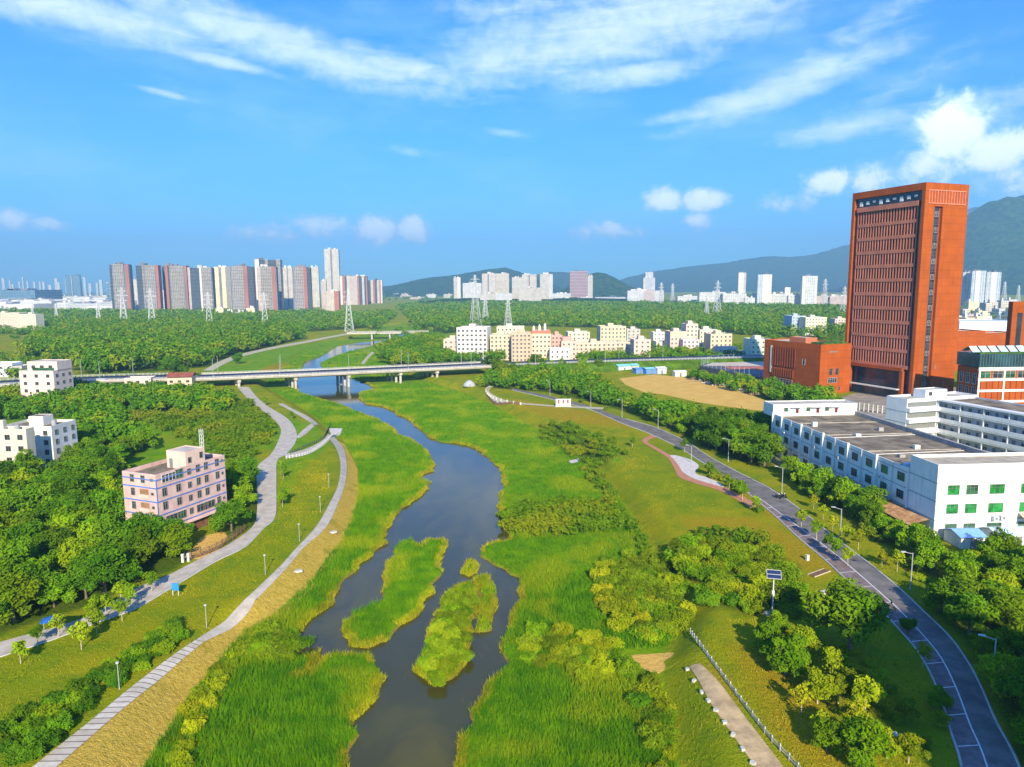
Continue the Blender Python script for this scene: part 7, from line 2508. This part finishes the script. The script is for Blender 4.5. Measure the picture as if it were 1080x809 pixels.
def rider(label, loc, rz, shirt, trous, skin):
    J = [(0, 0, .78, .16), (0, .05, 1.02, .15), (0, .12, 1.25, .17), (0, .16, 1.40, .07), (0, .18, 1.50, .09), (0, .18, 1.62, .10),
         (.2, .14, 1.30, .07), (.25, .32, 1.10, .05), (.24, .55, 1.02, .04), (-.2, .14, 1.30, .07), (-.25, .32, 1.10, .05), (-.24, .55, 1.02, .04),
         (.14, .08, .72, .10), (.16, .42, .66, .08), (.15, .46, .28, .05), (.15, .56, .24, .04), (-.14, .08, .72, .10), (-.16, .42, .66, .08), (-.15, .46, .28, .05), (-.15, .56, .24, .04)]
    E = [(0, 1), (1, 2), (2, 3), (3, 4), (4, 5), (2, 6), (6, 7), (7, 8), (2, 9), (9, 10), (10, 11), (0, 12), (12, 13), (13, 14), (14, 15), (0, 16), (16, 17), (17, 18), (18, 19)]
    o = empty("person", loc, rz, label, "person")
    if not 'vertex':
        return o
    b_ = bpy.data.meshes.new("body")
    b_.from_pydata([j[:3] for j in J], E, [])
    bo = bpy.data.objects.new("body", b_)
    col.objects.link(bo)
    bo.parent = o
    bo.modifiers.new('skin', 'SKIN')
    if not b_.skin_vertices:
        bm_ = bmesh.new()
        bm_.from_mesh(b_)
        bm_.verts.layers.skin.verify()
        bm_.to_mesh(b_)
        bm_.free()
    for i, j in enumerate(J):
        b_.skin_vertices[0].data[i].radius = (j[3], j[3])
    b_.skin_vertices[0].data[0].use_root = True
    sb = bo.modifiers.new('sub', 'SUBSURF')
    sb.levels = sb.render_levels = 1
    b_.materials.append(trous)
    MB().tube([(0, .0, .84), (0, .05, 1.02), (0, .12, 1.26), (0, .155, 1.38)], [.19, .185, .21, .12], 10).build("shirt", shirt, o)
    MB().tube([(0, .17, 1.56), (0, .18, 1.66), (0, .18, 1.76)], [.135, .13, .05], 10).build("helmet", trous, o)
    return o


def scooter(label, loc, rz, bodym):
    o = empty("motor_scooter", loc, rz, label, "scooter")
    tyre = mat("tyre_black", (0.02, 0.02, 0.02), .2)
    for y_ in (-.55, .70):
        w_ = MB().tube([(-.06, y_, .24), (.06, y_, .24)], [.24, .24], 14).build("wheel", tyre, o)
    MB().prism([(-.16, -.75), (.16, -.75), (.18, .0), (-.18, .0)], .34, .70).box(-.15, .15, 0.01, .55, .22, .30).build("body", bodym, o)
    MB().box(-.15, .15, -.72, .02, .703, .80).build("seat", tyre, o)
    MB().beam((0, .70, .3), (0, .55, 1.0), .12).box(-.16, .16, .50, .58, .32, .92).build("front_shield", bodym, o)
    MB().beam((-.34, .52, 1.02), (.34, .52, 1.02), .05).build("handlebar", tyre, o)
    return o


skinm = mat("skin", (0.50, 0.30, 0.20), .05, 2)
dkm = mat("dark_cloth", (0.03, 0.03, 0.04), .2, 2)
for lab, lab2, px, py, sm in (("dark scooter on the lane, left one of the two", "person in a white shirt riding the left scooter on the lane", 820.5, 526, mat("white_cloth", (0.78, 0.77, 0.74), .05, 2)),
                              ("dark scooter on the lane, right one of the two", "person in a pale yellow shirt riding the right scooter on the lane", 826.5, 525.5, mat("pale_yellow_cloth", (0.74, 0.70, 0.48), .05, 2))):
    p = T(px, py)
    loc = (p[0], p[1], .08)
    scooter(lab, loc, R(215), dkm)
    rider(lab2, loc, R(215), sm, dkm, skinm)
# white bag on a stake among the low bushes at the bottom right
p = T(943, 781)
wo_ = empty("white_sack", tuple(p), .4, "white sack lying among the low yellow bushes at lower right", "sack")
MB().tube([(0, 0, 0), (0, 0, .25), (.05, 0, .7), (.08, 0, .95), (.1, 0, 1.1)], [.4, .55, .48, .25, .08], 10).build("sack", ac_m, wo_)

# off the picture's lower right: a block behind the viewer whose shadow falls over the lane
sh_dir = np.array([-sd.x, -sd.y]) / math.cos(R(SUN_EL))
tip = np.array([49.0, 112.0])
SHH = 70.0
c0 = tip - sh_dir * (SHH / math.tan(R(SUN_EL)))
bk = empty("tall_block", (c0[0], c0[1], 0), R(-24), "tall pale apartment block standing behind the viewpoint, shading the lane", "apartment block")
MB().box(0, 30, -18, 0, -1, SHH).build("wall", f_white, bk)
MB().box(14, 24, -14, -4, SHH, SHH + 4).build("roof_house", wht_m, bk)
